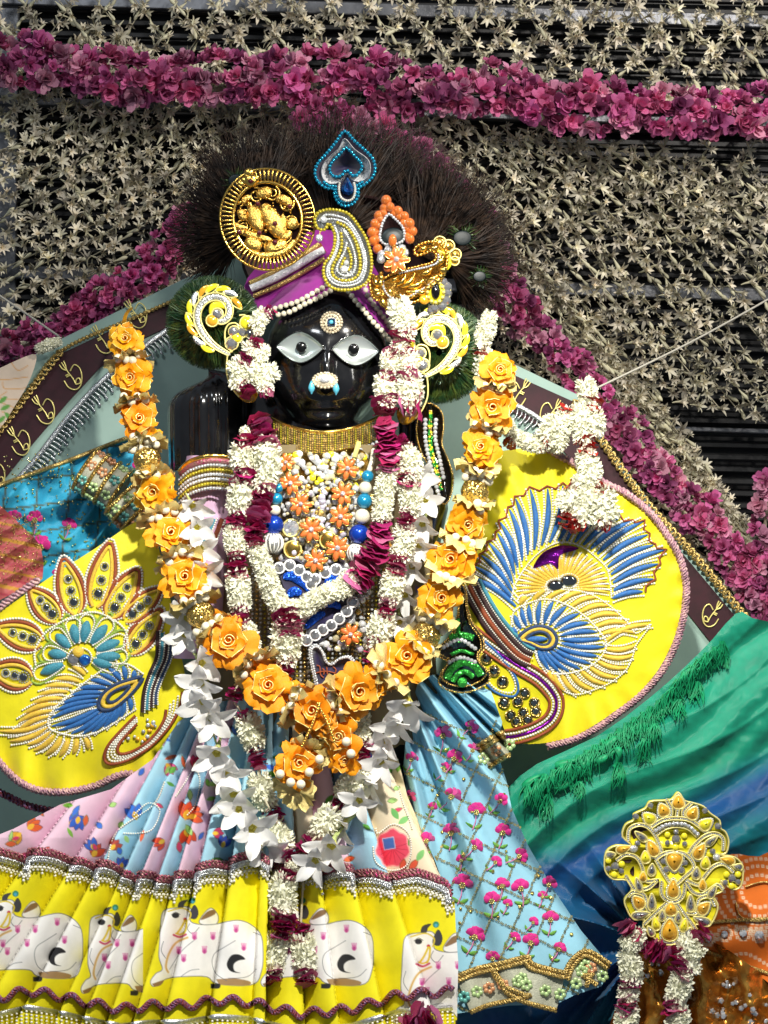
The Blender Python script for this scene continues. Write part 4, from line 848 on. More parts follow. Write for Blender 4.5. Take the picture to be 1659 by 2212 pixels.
fl = [(255, 75, 22, .3), (375, 45, 20, .6), (305, 175, 24, .3), (385, 140, 18, .4), (265, 225, 18, .9), (295, 340, 22, .5), (400, 405, 22, .2), (290, 495, 22, .1), (515, 495, 20, .4), (395, 560, 22, .5), (590, 600, 20, .9), (340, 720, 24, .2), (510, 725, 22, .0), (590, 735, 22, .1), (465, 790, 24, .1), (715, 720, 20, .2), (720, 870, 20, .4), (395, 945, 24, .1), (635, 970, 24, .1), (565, 955, 16, .9), (110, 345, 18, .3), (185, 530, 18, .5), (120, 180, 18, .2), (505, 360, 20, .6), (760, 1000, 18, .3), (470, 1040, 18, .2), (210, 390, 15, .4)]
for k in range(26):
    x, y = R(80, 800), R(20, 1000); q = z8(x, y)
    if inpoly(np.array([q[0]]), np.array([q[1]]), outK)[0] and min(abs(x-f_[0])+abs(y-f_[1]) for f_ in fl) > 78: fl.append((x, y, R(13, 18), R(-.2, .9)))
for x, y, r, a in fl: embflower(BK, sfK, *z8(x, y), r*R(.8, 1.0), a+R(-.35, .35))
sq = MB(); sb = MB()
def sline(a, b):
    q = resample([z8(*a), z8(*b)], 5.6); q = q+np.array([(R(-1.2, 1.2), R(-1.2, 1.2)) for _ in q])
    for p in q:
        if not inpoly(np.array([p[0]]), np.array([p[1]]), outK)[0]: continue
        c = on(sfK, [p], .002)[0]; t = sb if random.random() < .12 else sq; a_ = np.linspace(0, 2*PI, 8, endpoint=False); tl = R(-.35, .35); tl2 = R(-.3, .3)
        ring = lambda r: np.stack([c[0]+np.cos(a_)*r, c[1]+np.cos(a_)*r*tl+np.sin(a_)*r*tl2-.0006, c[2]+np.sin(a_)*r], 1)
        t.grid(np.stack([ring(S(2.7)), ring(S(0.9))]), 0, closed=True)
for k in range(9):
    sline((60+k*95-200, 60+k*20-260+k*60), (820+k*60-150, 640+k*60)) if False else None
    y = -120+k*150; sline((40, y+40), (980, y+480))
for k in range(9):
    x = 40+k*115; sline((x+330, 20), (x-190, 1220))
obj(sq, 'sequin_lattice', M['sequin'], BK, kind='stuff'); obj(sb, 'bright_sequins', M['sequinb'], BK, kind='stuff')
mb = MB()
for k in range(46):
    q = z8(R(80, 820), R(20, 1050))
    if inpoly(np.array([q[0]]), np.array([q[1]]), outK)[0]: mb.dome(on(sfK, [q], .001)[0], S(R(3.2, 4.6)), 7)
obj(mb, 'gold_spangles', M['goldglit'], BK, kind='stuff')
def hem(path, wd_, Yo, parent, sf, name='gold_hem'):
    q = resample(smooth(path, 6), 5); n_ = np.gradient(q, axis=0); n_ /= np.linalg.norm(n_, axis=1)[:, None]; n_ = np.stack([-n_[:, 1], n_[:, 0]], 1)
    mb = MB(); g = np.stack([on(sf, q+n_*o, Yo+.003*np.sin(np.arange(len(q))*.35)) for o in np.linspace(0, wd_, 8)], 0); mb.grid(g, 0); h = obj(mb, name, M['net'], parent)
    for o, r in ((2, 5), (12, 4), (wd_-3, 5)):
        mb = MB(); scallop(mb, sf, q+n_*o, r*.7, 12, 2.8, Yo+.004); mb.tube(on(sf, q+n_*o, Yo+.002), S(3.2), 5); obj(mb, 'gold_braid', M['goldlace'], h)
    pts = resample(q, 34); nn = np.gradient(pts, axis=0); nn /= np.linalg.norm(nn, axis=1)[:, None]; nn = np.stack([-nn[:, 1], nn[:, 0]], 1)
    for i in range(len(pts)):
        c = pts[i]+nn[i]*(wd_*.56); mt = random.choice((M['palegreen'], M['aqua'], M['peach'], M['palegreen']))
        mb = MB()
        for k in range(6):
            a = k*PI/3+.3; mb.sphere(on(sf, [(c[0]+math.cos(a)*8.5, c[1]+math.sin(a)*8.5)], Yo+.004)[0], S(5.5), 7, 4, (1, .45, 1))
        o_ = obj(mb, 'sequin_flower', mt, h); mb = MB(); mb.dome(on(sf, [c], Yo+.006)[0], S(4), 6); obj(mb, 'flower_bead', M['goldglit'], o_) if False else None
hem([(1330, 2086), (1298, 2070), (1262, 2062), (1235, 2085), (1222, 2120)][::-1] if False else [(1215, 2112), (1232, 2075), (1268, 2052), (1320, 2082)], 58, .006, BK, sfK)
hem([(984, 2108), (1030, 2090), (1085, 2078), (1140, 2065), (1150, 2080), (1190, 2092), (1222, 2100)], 88, .008, BK, sfK)
hem([(1028, 1612), (1050, 1598), (1072, 1585), (1088, 1580)], 56, .004, BK, sfK)
# ================================================================ green and blue shot silk, right
def sfG(x, y):
    d = np.hypot(x-1395, y-2040); a = np.arctan2(y-2040, x-1395); lowm = 1/(1+np.exp(-(y+.30*x-2290)/35.))
    rad = (np.abs(np.sin(a*6.5+1.6*np.sin(a*3)+.004*d))**.8-.5)*.050*np.exp(-((d-170)/190.)**2)*lowm
    dg = (y+.62*x)/1.18; al = (x-.62*y)/1.18
    lng = .010*np.sin(dg*.026+.8*np.sin(al*.006+1))+.007*np.abs(np.sin(dg*.041+1.1*np.sin(al*.009)))**.7+.004*np.sin(dg*.09+2*np.sin(al*.012))
    return .03-.03*np.clip((y-1500)/600, 0, 1)+rad+lng*(1-.6*lowm)+.002*nz(x, y, 17, .018)+.0011*nz(x, y, 18, .07)+.0005*nz(x, y, 19, .17)
def pg(p):
    g, b = np.array(hx('#149072')), np.array(hx('#0a4680')); b2 = np.array(hx('#08707c'))
    t = p.Y+.42*p.X-2330+18*nz(p.X, p.Y, 4, .012)
    k = np.clip((t+20)/70, 0, 1)[..., None]; p.C[:] = g*(1-k)+b*k
    k2 = np.clip((nz(p.X, p.Y, 8, .02)*.5+.35), 0, 1)[..., None]*np.clip((t-60)/60, 0, 1)[..., None]; p.C[:] = p.C*(1-k2)+b2*k2
GS = thing('shot_silk_cloth', 'emerald green and blue shot silk cloth draped at the lower right with green tassels', 'cloth', P(1400, 2212, .0))
outG = [(1590, 1325), (1625, 1335), (1750, 1420), (1750, 1880), (1640, 1900), (1480, 1990), (1420, 2060), (1380, 2300), (950, 2300), (960, 2150), (1240, 2120), (1240, 2010), (1130, 1840), (1085, 1735), (1100, 1700), (1160, 1650), (1290, 1590), (1400, 1510), (1480, 1440), (1540, 1380)]
cloth('silk', outG, sfG, 3.5, M['satinprint'], GS, pg, sm=2)
tsl = [(x, y, R(42, 66)) for x, y in resample(smooth([(1140, 1694), (1185, 1668), (1250, 1632), (1310, 1592), (1352, 1562), (1400, 1530), (1440, 1498), (1480, 1450), (1520, 1415), (1560, 1385)], 5), 21)]
tsl += [(x+R(-8, 8), y+R(-8, 8), R(40, 60)) for x, y in ((1180, 1712), (1250, 1690), (1330, 1640), (1390, 1590), (1420, 1560), (1470, 1510), (1500, 1470))]
for x, y, L in tsl:
    mb = MB(); c = np.array((x, y))
    for k in range(30):
        a = R(-.6, .4); e = c+np.array((math.sin(a)*L*.6+R(-8, 8), L*R(.55, 1.15))); m_ = (c+e)/2+np.array((R(-9, 9), R(-5, 5)))
        v = on(sfG, smooth([c+np.array((R(-5, 5), 0)), m_, e], 3), .004+R(0, .012)); mb.tube(v, np.linspace(S(2.0), S(.7), len(v)), 4)
    mb.sphere(on(sfG, [c+np.array((0, 5))], .010)[0], S(6), 8, 5); obj(mb, 'tassel', M['tassel'], GS)
for pts in ([(1130, 1700), (1170, 1675), (1190, 1700), (1230, 1690), (1262, 1650), (1300, 1640), (1335, 1620), (1330, 1655)], [(1200, 1655), (1250, 1640), (1290, 1625), (1340, 1590), (1390, 1560), (1440, 1530)]):
    mb = MB(); q = smooth(pts, 6); mb.tube(on(sfG, q, .008), S(7)+S(3)*np.sin(np.arange(len(q))*.9), 7); obj(mb, 'ribbon_loop', M['tassel'], GS)
# ================================================================ orange cloth with white dots, copper tissue
sfO = lambda x, y: -.01+.010*np.sin((x*.4+y)*.035)+.006*nz(x, y, 41, .02)
def por(p):
    w_ = '#f6d9b8'
    def dots(path, st=11):
        for x, y in resample(smooth(path, 6), st): p.poly([(x-3.6, y-3), (x+3, y-3.6), (x+3.6, y+3), (x-3, y+3.6)], w_); p.ell(x, y, 1.3, 1.3, '#e07a2a')
    for q in (.4, .62, .8, 1.0): dots([(1640+math.cos(a)*95*q, 1925+math.sin(a)*88*q) for a in np.linspace(.6, 5.8, 14)])
    dots([(1540, 2035), (1590, 2010), (1640, 2005), (1700, 2000)]); dots([(1560, 2075), (1610, 2060), (1660, 2085), (1700, 2100)]); dots([(1540, 1880), (1560, 1850), (1600, 1835)])
    for x, y in ((1530, 2028), (1565, 2018), (1605, 2016), (1640, 2020)): dots([(x+math.cos(a)*15, y+math.sin(a)*14) for a in np.linspace(0, 6.28, 9)], 9)
OC = thing('bandhani_cloth', 'orange cloth with rings of tiny white dots at the right edge beside the crown ornament', 'cloth', P(1600, 2110, 0))
cloth('cloth', [(1470, 1990), (1520, 1880), (1580, 1845), (1640, 1850), (1750, 1830), (1750, 2160), (1650, 2115), (1560, 2060), (1490, 2040)], sfO, 2.2, M['print'], OC, por, sm=3, base='#e0701c')
for x, y, r in ((1530, 2028, 9), (1565, 2018, 8), (1605, 2016, 9), (1640, 2020, 11)):
    mb = MB(); mb.sphere(on(sfO, [(x, y)], .002)[0], S(r), 8, 5, (1, .5, 1)); obj(mb, 'crystal', M['facet'], OC, smooth=False)
for pts in ([(1490, 2000), (1560, 1990), (1660, 1985)], [(1510, 2050), (1580, 2075), (1680, 2110)]):
    mb = MB(); q = smooth(pts, 8); scallop(mb, sfO, q, 3, 9, 2.0, .003); obj(mb, 'gold_zigzag', M['goldlace'], OC)
for k, pts in enumerate(([(1590, 1950), (1600, 1980), (1640, 1990), (1680, 1975)], [(1610, 1915), (1650, 1905), (1680, 1915)])):
    mb = MB(); mb.tube(on(sfO, smooth(pts, 6), .003), S(2), 5); obj(mb, 'gold_thread_curve', M['goldlace'], OC)
sfC = lambda x, y: -.03-.016*np.sin((x-.25*y)*.06+.9*np.sin(y*.02))+.010*nz(x, y, 51, .05)+.004*nz(x, y, 52, .12)
TC = thing('tissue_skirt', 'shiny copper gold tissue skirt at the bottom right corner under the dotted orange cloth', 'skirt', P(1520, 2212, -.03))
cloth('tissue', [(1350, 2030), (1420, 2010), (1500, 2020), (1570, 2050), (1650, 2105), (1750, 2150), (1750, 2300), (1330, 2300), (1340, 2150)], sfC, 3, M['tissue'], TC, sm=3)
mb = MB()
for cx, cy in ((1572, 2115), (1600, 2165), (1560, 2180), (1640, 2190), (1480, 2150), (1420, 2100)):
    for k in range(7): mb.sphere(on(sfC, [(cx+R(-22, 22), cy+R(-20, 20))], .004)[0], S(R(4, 8)), 5, 4, (1, .5, 1))
obj(mb, 'silver_sequins', M['facet'], TC, smooth=False, kind='stuff')
# ================================================================ black stone figure
HC = (705, 782); HRX, HRZ, HRY, HY = 136., 158., .088, .055
def faceY(x, y, k=1.0):
    q = np.clip(1-((np.asarray(x, float)-HC[0])/(HRX*k))**2-((np.asarray(y, float)-HC[1])/(HRZ*k))**2, .02, 1); return HY-HRY*k*np.sqrt(q)
ST = thing('statue', 'black polished stone figure with glass eyes, turban and jewels at the centre', 'statue', P(700, 2100, .05))
mb = MB(); th = np.linspace(.03, PI-.03, 64); ph = np.linspace(0, 2*PI, 97)[:-1]
T, F = np.meshgrid(th, ph, indexing='ij'); ux = np.sin(T)*np.sin(F); uz = -np.cos(T); uy = -np.sin(T)*np.cos(F)
jaw = 1-.12*np.clip(-uz-.1, 0, 1)**1.4
px = HC[0]+HRX*ux*jaw; pz = HC[1]-HRZ*uz; yy = HY+HRY*uy
def bump(cx, cy, sx, sy, a):
    global yy
    yy = yy-a*np.exp(-((px-cx)/sx)**2-((pz-cy)/sy)**2)*(uy < 0)
bump(706, 800, 10, 42, .012); bump(704, 828, 15, 12, .018); bump(640, 845, 38, 40, .010); bump(770, 848, 38, 40, .010)
bump(705, 912, 40, 20, .016); bump(704, 866, 30, 5, .004); bump(704, 879, 22, 6, .005); bump(704, 872, 34, 2.5, -.003); bump(706, 890, 30, 4, -.003)
bump(648, 752, 48, 24, -.005); bump(768, 757, 48, 24, -.005)
mb.grid(PN(px, pz, yy), 0, closed=True); obj(mb, 'head', M['stone'], ST)
mb = MB(); sec = [(850, 60, .03, .065), (890, 68, .034, .062), (930, 90, .05, .055), (960, 125, .065, .055), (990, 210, .075, .06), (1030, 262, .085, .062), (1100, 268, .088, .062), (1250, 235, .085, .058), (1400, 205, .08, .055), (1600, 230, .085, .05), (2150, 300, .1, .05)]
rows = []
for y, r, ry, yc in sec:
    a = np.linspace(0, 2*PI, 40, endpoint=False); rows.append(PN(700+np.cos(a)*r, np.full(40, float(y)), yc+np.sin(a)*ry))
mb.grid(np.array(rows), 0, closed=True); obj(mb, 'torso', M['stone'], ST)
mb = MB(); vv = np.linspace(0, 1, 30); aa = np.linspace(0, 2*PI, 97)[:-1]; rows = []
for t in vv:      # smooth shoulder mass with faint carved locks
    y = 812+t*205; rx = 88*(min(1, math.sqrt(max(0, 1-(1-t*3.2)**2)))*.98 if t < .3125 else .98-.04*(t-.31)); rows.append(PN(450+np.cos(aa)*rx*(1+.02*np.cos(aa*22)), np.full(96, y)+(1-np.abs(np.cos(aa)))*-3-np.cos(aa)*16*(1-t), .085-np.sin(aa)*(.052*max(.02, rx/88))*(1+.07*np.abs(np.cos(aa*9+.4*np.sin(aa*3))))))
mb.grid(np.array(rows), 0, closed=True); obj(mb, 'shoulder_locks', M['stone'], ST)
mb = MB(); mb.sphere(P(598, 880, .10), S(88), 28, 16, (1, .55, 1.05)); obj(mb, 'hair_mass', M['stone'], ST)
for k, x in enumerate((872, 900, 925)):
    mb = MB(); q = smooth([(x, 880), (x+6, 920), (x+4, 980)], 6); mb.tube(PN(q[:, 0], q[:, 1], .05), S(17), 12); obj(mb, 'hair_lock', M['stone'], ST)
def almond(cx, cy, hw, hh, rot, name):
    mb = MB(); s_ = np.linspace(-1, 1, 25); v = np.linspace(-1, 1, 13); G = np.zeros((25, 13, 3))
    for i, a in enumerate(s_):
        h = hh*(1-abs(a)**1.75)**1.0
        for j, b in enumerate(v):
            x = a*hw; y = b*h; X = cx+x*math.cos(rot)-y*math.sin(rot); Yp = cy+x*math.sin(rot)+y*math.cos(rot)
            d = .006-.011*math.sqrt(max(0, 1-abs(a)**2*.9))*math.sqrt(max(0, 1-b*b*.96)); G[i, j] = PN(X, Yp, float(faceY(cx, cy))*.7+.3*float(faceY(X, Yp))-.006-d)
    mb.grid(G); e = obj(mb, name, M['eyeglass'], ST)
    m2 = MB(); lp = [G[i, 0] for i in range(25)]+[G[i, 12] for i in range(24, -1, -1)]; m2.tube(np.array(lp), S(1.5), 6, closed=True); obj(m2, 'eye_rim', M['black'], e)
    return e
for cx, cy, rot, pxp, pyp in ((648, 750, .02, 651, 750), (768, 756, .05, 764, 754)):
    e = almond(cx, cy, 53, 34, rot, 'eye'); mb = MB(); mb.sphere(PN(pxp, pyp, float(faceY(cx, cy))-.008), S(11.8), 18, 8, (1, .35, 1)); obj(mb, 'pupil', M['black'], e)
# forehead jewel, nose ornament
c = P(716, 697, float(faceY(716, 697))-.004); t = thing('forehead_jewel', 'round gold bead jewel with blue stone on the black forehead', 'jewel', c)
mb = MB(); mb.sphere(c, S(25), 20, 8, (1, .25, 1)); obj(mb, 'disc', M['palegold'], t); mb = MB()
for k in range(22): a = k*2*PI/22; mb.sphere((c.x+math.cos(a)*S(22), c.y-.003, c.z+math.sin(a)*S(22)), S(3.4), 6, 4)
for k in range(14): a = k*2*PI/14; mb.sphere((c.x+math.cos(a)*S(15), c.y-.005, c.z+math.sin(a)*S(15)), S(3), 6, 4)
obj(mb, 'granules', M['palegold'], t, kind='stuff')
mb = MB(); mb.poly(np.array([(c.x+math.cos(a)*S(11 if k % 2 else 9), c.y-.0065, c.z+math.sin(a)*S(11 if k % 2 else 9)) for k, a in enumerate(np.linspace(0, 2*PI, 8, endpoint=False))]), .004, .001); obj(mb, 'blue_plate', M['thr_blue'], t); mb = MB(); mb.sphere((c.x, c.y-.0075, c.z), S(5), 10, 6, (1, .6, 1)); obj(mb, 'turquoise', M['turq'], t)
yn = float(faceY(703, 824))-.020
c = P(702, 822, yn); t = thing('nose_ornament', 'gold nose ornament with a pale stone and two turquoise drops', 'jewel', c)
mb = MB(); mb.sphere(c, S(24), 18, 8, (1.12, .35, .72)); obj(mb, 'mount', M['palegold'], t); mb = MB()
for k in range(20): a = k*2*PI/20; mb.sphere((c.x+math.cos(a)*S(25), c.y-.002, c.z+math.sin(a)*S(15.5)), S(3.6), 6, 4)
obj(mb, 'granules', M['palegold'], t, kind='stuff'); mb = MB(); mb.sphere((c.x, c.y-.005, c.z+S(2)), S(12), 12, 6, (1, .5, .7)); obj(mb, 'pale_stone', M['crystal'], t)
for x, y in ((673, 835), (726, 837)):
    p = P(x, y, yn-.001); mb = MB(); zz = np.array([(p.x, p.y, p.z+S(q)) for q in (13, 9, 3, -3, -9, -12, -16)]); mb.tube(zz, [S(q) for q in (.8, 3.2, 6, 7.4, 5.5, 3, 1)], 12); obj(mb, 'turquoise_drop', M['turq'], t)
# ================================================================ turban
z2 = zr(800, 600, 700); k2 = 700/1659*.553
def sfU(x, y): return faceY(x, np.minimum(y, HC[1]), 1.22)+.012+.0015*nz(x, y, 61, .05)
TU = thing('turban', 'purple cloth turban with gold and silver bands on the black figure', 'turban', P(690, 640, 0))
cloth('purple_cloth', [(528, 640), (535, 600), (575, 560), (640, 515), (690, 495), (750, 510), (800, 560), (840, 640), (862, 715), (838, 722), (790, 665), (750, 632), (720, 624), (690, 640), (620, 660), (556, 672)], sfU, 3, M['purple'], TU, sm=2)
def zband(path, w_, h_, mt, name, off=.003, glit=False):
    q = resample(smooth(zl(z2, path), 6), 4); mb = MB(); mb.strip(on(sfU, q, off), S(w_), S(h_), 7); return obj(mb, name, M[mt], TU)
zband([(415, 1195), (600, 1110), (800, 1000), (960, 900), (1060, 835)], 10, 4, 'goldlace', 'gold_band'); zband([(420, 1235), (620, 1150), (820, 1040), (1000, 930), (1100, 870)], 26, 5, 'thr_rust', 'rust_band', .001); zband([(425, 1250), (620, 1165), (820, 1055), (1000, 945), (1105, 890)], 17, 6, 'silvglit', 'silver_band', .004); zband([(450, 1320), (640, 1240), (850, 1130), (1010, 1035), (1110, 970)], 11, 4, 'goldlace', 'gold_band')
SPH = MB(); SPH.sphere((0, 0, 0), 1, 14, 9); SPHM = {}
GEMB = MB(); gv = [(0, -.62, 0)]+[(math.cos(a)*.55, -.5, math.sin(a)*.55) for a in np.arange(8)*PI/4]+[(math.cos(a+PI/8), 0, math.sin(a+PI/8)) for a in np.arange(8)*PI/4]+[(0, .5, 0)]
gf = [(0, 1+(i+1) % 8, 1+i) for i in range(8)]+[(1+i, 1+(i+1) % 8, 9+i) for i in range(8)]+[(1+(i+1) % 8, 9+(i+1) % 8, 9+i) for i in range(8)]+[(9+i, 9+(i+1) % 8, 17) for i in range(8)]
GEMB.add(gv, gf); GEMS = {'facet', 'crystal', 'iris', 'iris2', 'white_crystal', 'greygem'}
def bead(mt, name, parent, loc, r, sc=None, q=None):
    if mt not in SPHM: SPHM[mt] = GEMB.mesh(mt+'_gem', [M[mt]], False) if mt in GEMS else SPH.mesh(mt+'_bead', [M[mt]])
    if mt in GEMS and q is None: q = Quaternion((R(-.3, .3), 1, R(-.3, .3)), R(0, 1.5)) @ Quaternion((1, 0, 0), R(-.25, .25)); sc = None; r *= 1.1
    return inst(SPHM[mt], name, parent, loc, q, r if sc is None else tuple(r*s for s in sc))
for path, lab in (([(600, 1452), (700, 1420), (860, 1370), (980, 1305), (1070, 1255), (1130, 1215)], 'upper of two cream pearl strands along the left turban edge'), ([(680, 1492), (790, 1465), (940, 1385), (1040, 1340), (1160, 1270)], 'lower of two cream pearl strands along the left turban edge'), ([(1330, 1275), (1400, 1370), (1480, 1460), (1560, 1560), (1640, 1640), (1700, 1720)], 'cream pearl strand along the right forehead edge of the turban'), ([(1480, 1215), (1500, 1300), (1550, 1380), (1620, 1470), (1680, 1550), (1730, 1640)], 'cream pearl strand on the purple cloth under the gold peacock brooch')):
    q = resample(smooth(zl(z2, path), 6), 12.2); v = on(sfU, q, .006); t = thing('pearl_strand', lab, 'pearl strand', v[0], 'pearl strands on the turban')
    for p in v: bead('pearl', 'pearl', t, p, S(6.3))
    mb = MB(); mb.tube(v, S(1), 4); obj(mb, 'thread', M['twine'], t)
# ---- gold oval medallion
YM = -.055; mc = P(578, 474, YM); MD = thing('gold_medallion', 'large gold oval medallion with ribbed rim on the left of the turban', 'brooch', mc, None)
def ov(a, rx, ry, rot=-.25): return (578+math.cos(a)*rx*math.cos(rot)-math.sin(a)*ry*math.sin(rot), 474+math.cos(a)*rx*math.sin(rot)+math.sin(a)*ry*math.cos(rot))
mb = MB(); mb.poly(np.array([tuple(P(*ov(a, 84, 92), YM+.006)) for a in np.linspace(0, 2*PI, 40, endpoint=False)]), .008, .002); obj(mb, 'backplate', M['thr_dark'], MD)
for k in range(9):
    a = k*2*PI/9+.3; c_ = np.array(ov(a, 52, 58)); sp = [c_+np.array((math.cos(a+t*1.6), math.sin(a+t*1.6)))*(17-1.9*t) for t in np.linspace(0, 6.5, 26)]; mb = MB(); mb.tube(PN([q[0] for q in sp], [q[1] for q in sp], YM-.001), np.linspace(S(3.2), S(1.4), 26), 6); obj(mb, 'scroll', M['gold'], MD)
for k in range(70):
    a = R(0, 6.28); q = R(.1, .85); bead_q = (a, q)
    mb = MB(); mb.sphere(P(*ov(a, 70*q, 78*q), YM-.002-R(0, .006)), S(R(2, 4.5)), 6, 4); obj(mb, 'granule', M['gold'], MD)
rib = MB(); q = smooth([(-1, 0, 0), (-.6, -.35, 0), (0, -.5, 0), (.6, -.35, 0), (1, 0, 0)], 3); rib.tube(q, [.08]+[.16]*(len(q)-2)+[.08], 6); RIB = rib.mesh('rib', [M['gold']])
for k in range(64):
    a = k*2*PI/64
    if -1.95 < a-2*PI < -1.75: continue
    p = P(*ov(a, 88, 96), YM-.002); o = P(*ov(a, 100, 108), YM-.002); d = (o-p).normalized(); inst(RIB, 'rib', MD, p, Matrix((d, Vector((0, 1, 0)), d.cross(Vector((0, 1, 0))))).transposed().to_quaternion(), S(15))
for rx, ry, r in ((74, 81, 4.0), (102, 110, 2.5)):
    mb = MB(); mb.tube(np.array([tuple(P(*ov(a, rx, ry), YM-.003)) for a in np.linspace(0, 2*PI, 60, endpoint=False)]), S(r), 7, closed=True); obj(mb, 'rim_ring', M['gold'], MD)
def zp(x, y, Y): return P(*z2(x, y), Y)
def lump(path, w_, parent, mt='goldrough', name='relief', Y=YM-.003, h=.3):
    q = smooth(zl(z2, path), 5); n = len(q); pw = np.sin(np.linspace(.12, PI-.12, n))**.5; mb = MB(); mb.strip(PN(q[:, 0], q[:, 1], Y), S(w_)*pw, S(w_*h)*pw, 8); return obj(mb, name, M[mt], parent)
lump([(440, 480), (470, 600), (520, 720)], 34, MD); lump([(540, 470), (600, 580), (680, 700), (700, 780)], 40, MD); lump([(480, 390), (560, 360), (620, 350)], 26, MD); lump([(300, 560), (340, 560), (370, 620)], 22, MD); lump([(310, 720), (400, 740), (500, 770), (620, 800)], 16, MD); lump([(370, 820), (440, 830), (520, 880)], 30, MD); lump([(560, 880), (660, 860), (760, 830)], 30, MD); lump([(660, 440), (700, 420), (760, 440), (800, 500)], 22, MD); lump([(760, 680), (810, 640), (850, 610)], 26, MD); lump([(350, 470), (380, 420), (430, 400)], 16, MD); lump([(720, 560), (730, 640), (720, 700)], 12, MD); lump([(280, 640), (320, 680), (400, 690)], 12, MD); lump([(640, 740), (740, 760), (800, 720)], 20, MD); lump([(420, 900), (520, 940), (640, 930), (760, 880), (830, 800)], 16, MD)
for x, y in ((490, 465), (785, 490), (318, 725), (505, 735), (650, 650), (650, 820), (425, 255)): bead('ruby', 'ruby', MD, zp(x, y, YM-.010), S(5.8))
for x, y, r in ((410, 180, 11), (425, 250, 15), (400, 215, 9), (470, 230, 9), (370, 250, 9), (330, 280, 8)): bead('gold', 'finial_bead', MD, zp(x, y, YM-.005), S(r), (1, .7, 1))
# ---- paisley brooch
YP = -.075; PA = thing('paisley_brooch', 'paisley brooch of silver and olive yellow beads at the front of the turban', 'brooch', zp(1300, 1250, YP))
po = zl(z2, [(1020, 640), (1030, 570), (1090, 528), (1200, 520), (1330, 560), (1430, 680), (1500, 800), (1540, 950), (1540, 1080), (1500, 1190), (1400, 1250), (1250, 1262), (1150, 1220), (1100, 1120), (1110, 1020), (1170, 940), (1200, 840), (1200, 740), (1170, 670), (1140, 650), (1115, 700), (1055, 700)])
ps = smooth(po, 5, True); mb = MB(); mb.poly(PN(ps[:, 0], ps[:, 1], YP), .008, .0015); obj(mb, 'base_plate', M['silver'], PA)
fY = lambda x, y: np.full(np.shape(x), YP)
def beadrow(path, r, st, mt, name, closed=False, off=.001, seg=6):
    mb = MB(); q = smooth(path, 5, closed); pearls(mb, fY, q, st, r, off, closed, seg); return obj(mb, name, M[mt], PA, kind='stuff')
beadrow(po, 4.2, 7.2, 'yelbead', 'yellow_beads', True, .002)
A_ = zl(z2, [(1060, 620), (1110, 570), (1200, 572), (1310, 612), (1400, 722), (1460, 850), (1492, 980), (1482, 1100), (1430, 1190), (1330, 1222), (1220, 1212), (1145, 1150), (1135, 1060), (1180, 970), (1220, 870), (1230, 760), (1200, 670)])
beadrow(A_, 3.0, 5.0, 'crystal', 'silver_beads', False, .002); cA = np.array(z2(1300, 950)); beadrow([tuple(cA+(np.array(p)-cA)*.9) for p in A_[1:]], 3.0, 5.0, 'crystal', 'silver_beads', False, .003)
B_ = zl(z2, [(1230, 640), (1320, 690), (1390, 800), (1430, 930), (1440, 1050), (1410, 1135), (1330, 1175), (1235, 1165), (1180, 1110), (1190, 1030), (1235, 950), (1268, 850), (1262, 740)]); beadrow(B_, 4.2, 7.4, 'yelbead', 'yellow_beads', False, .003)
beadrow(zl(z2, [(1290, 720), (1350, 820), (1392, 950), (1392, 1060), (1345, 1128), (1262, 1120), (1222, 1070), (1245, 1000), (1290, 920), (1312, 830)]), 3.0, 5, 'crystal', 'silver_beads', False, .003); beadrow(zl(z2, [(1325, 880), (1355, 970), (1345, 1060), (1295, 1085), (1262, 1050), (1295, 970)]), 3.8, 6.8, 'yelbead', 'yellow_beads', False, .003)
for x, y, r in ((1290, 1070, 8), (1310, 1010, 5), (1100, 610, 7), (1060, 780, 7.5)): bead('facet' if r > 7 else 'crystal', 'stone', PA, zp(x, y, YP-.005), S(r))
mb = MB(); mb.tube(np.array([tuple(zp(1072, 700, YP-.002)), tuple(zp(1062, 760, YP-.004))]), S(1.2), 5); obj(mb, 'drop_wire', M['gold'], PA)
# ---- blue heart ornament
zB = zr(1150, 480, 700); YH = .045; BH = thing('heart_ornament', 'blue beaded upside down heart ornament with sapphire drop at the top of the feather crest', 'brooch', P(*zB(470, 770), YH))
bo = zl(zB, [(465, 78), (560, 170), (660, 258), (730, 340), (748, 430), (722, 505), (650, 572), (595, 605), (590, 680), (540, 748), (470, 770), (410, 740), (372, 670), (368, 610), (290, 602), (212, 535), (190, 450), (220, 370), (300, 280), (390, 170)])
bs_ = smooth(bo, 4, True); mb = MB(); mb.poly(PN(bs_[:, 0], bs_[:, 1], YH), .005, .001); obj(mb, 'base', M['navy'], BH)
sp = smooth(zl(zB, [(465, 140), (560, 240), (680, 330), (708, 420), (680, 510), (600, 550), (525, 530), (490, 478), (440, 542), (340, 572), (262, 520), (246, 430), (290, 340), (400, 240)]), 4, True); mb = MB(); mb.poly(PN(sp[:, 0], sp[:, 1], YH-.003), .003, .001); obj(mb, 'silver_heart', M['silvglit'], BH)
ih = zl(zB, [(480, 232), (560, 310), (622, 385), (608, 450), (550, 492), (482, 440), (430, 492), (360, 492), (325, 430), (350, 360), (420, 290)]); i2 = smooth(ih, 4, True); mb = MB(); mb.poly(PN(i2[:, 0], i2[:, 1], YH-.005), .003, .001); obj(mb, 'navy_heart', M['navy'], BH)
for path, off in ((bo, .002), (ih, .006)):
    for x, y in resample(np.r_[smooth(path, 4, True), [path[0]]], 7.6)[:-1]: bead('bluebead', 'blue_bead', BH, P(x, y, YH-off), S(4.0))
mid = np.array(zB(465, 420))
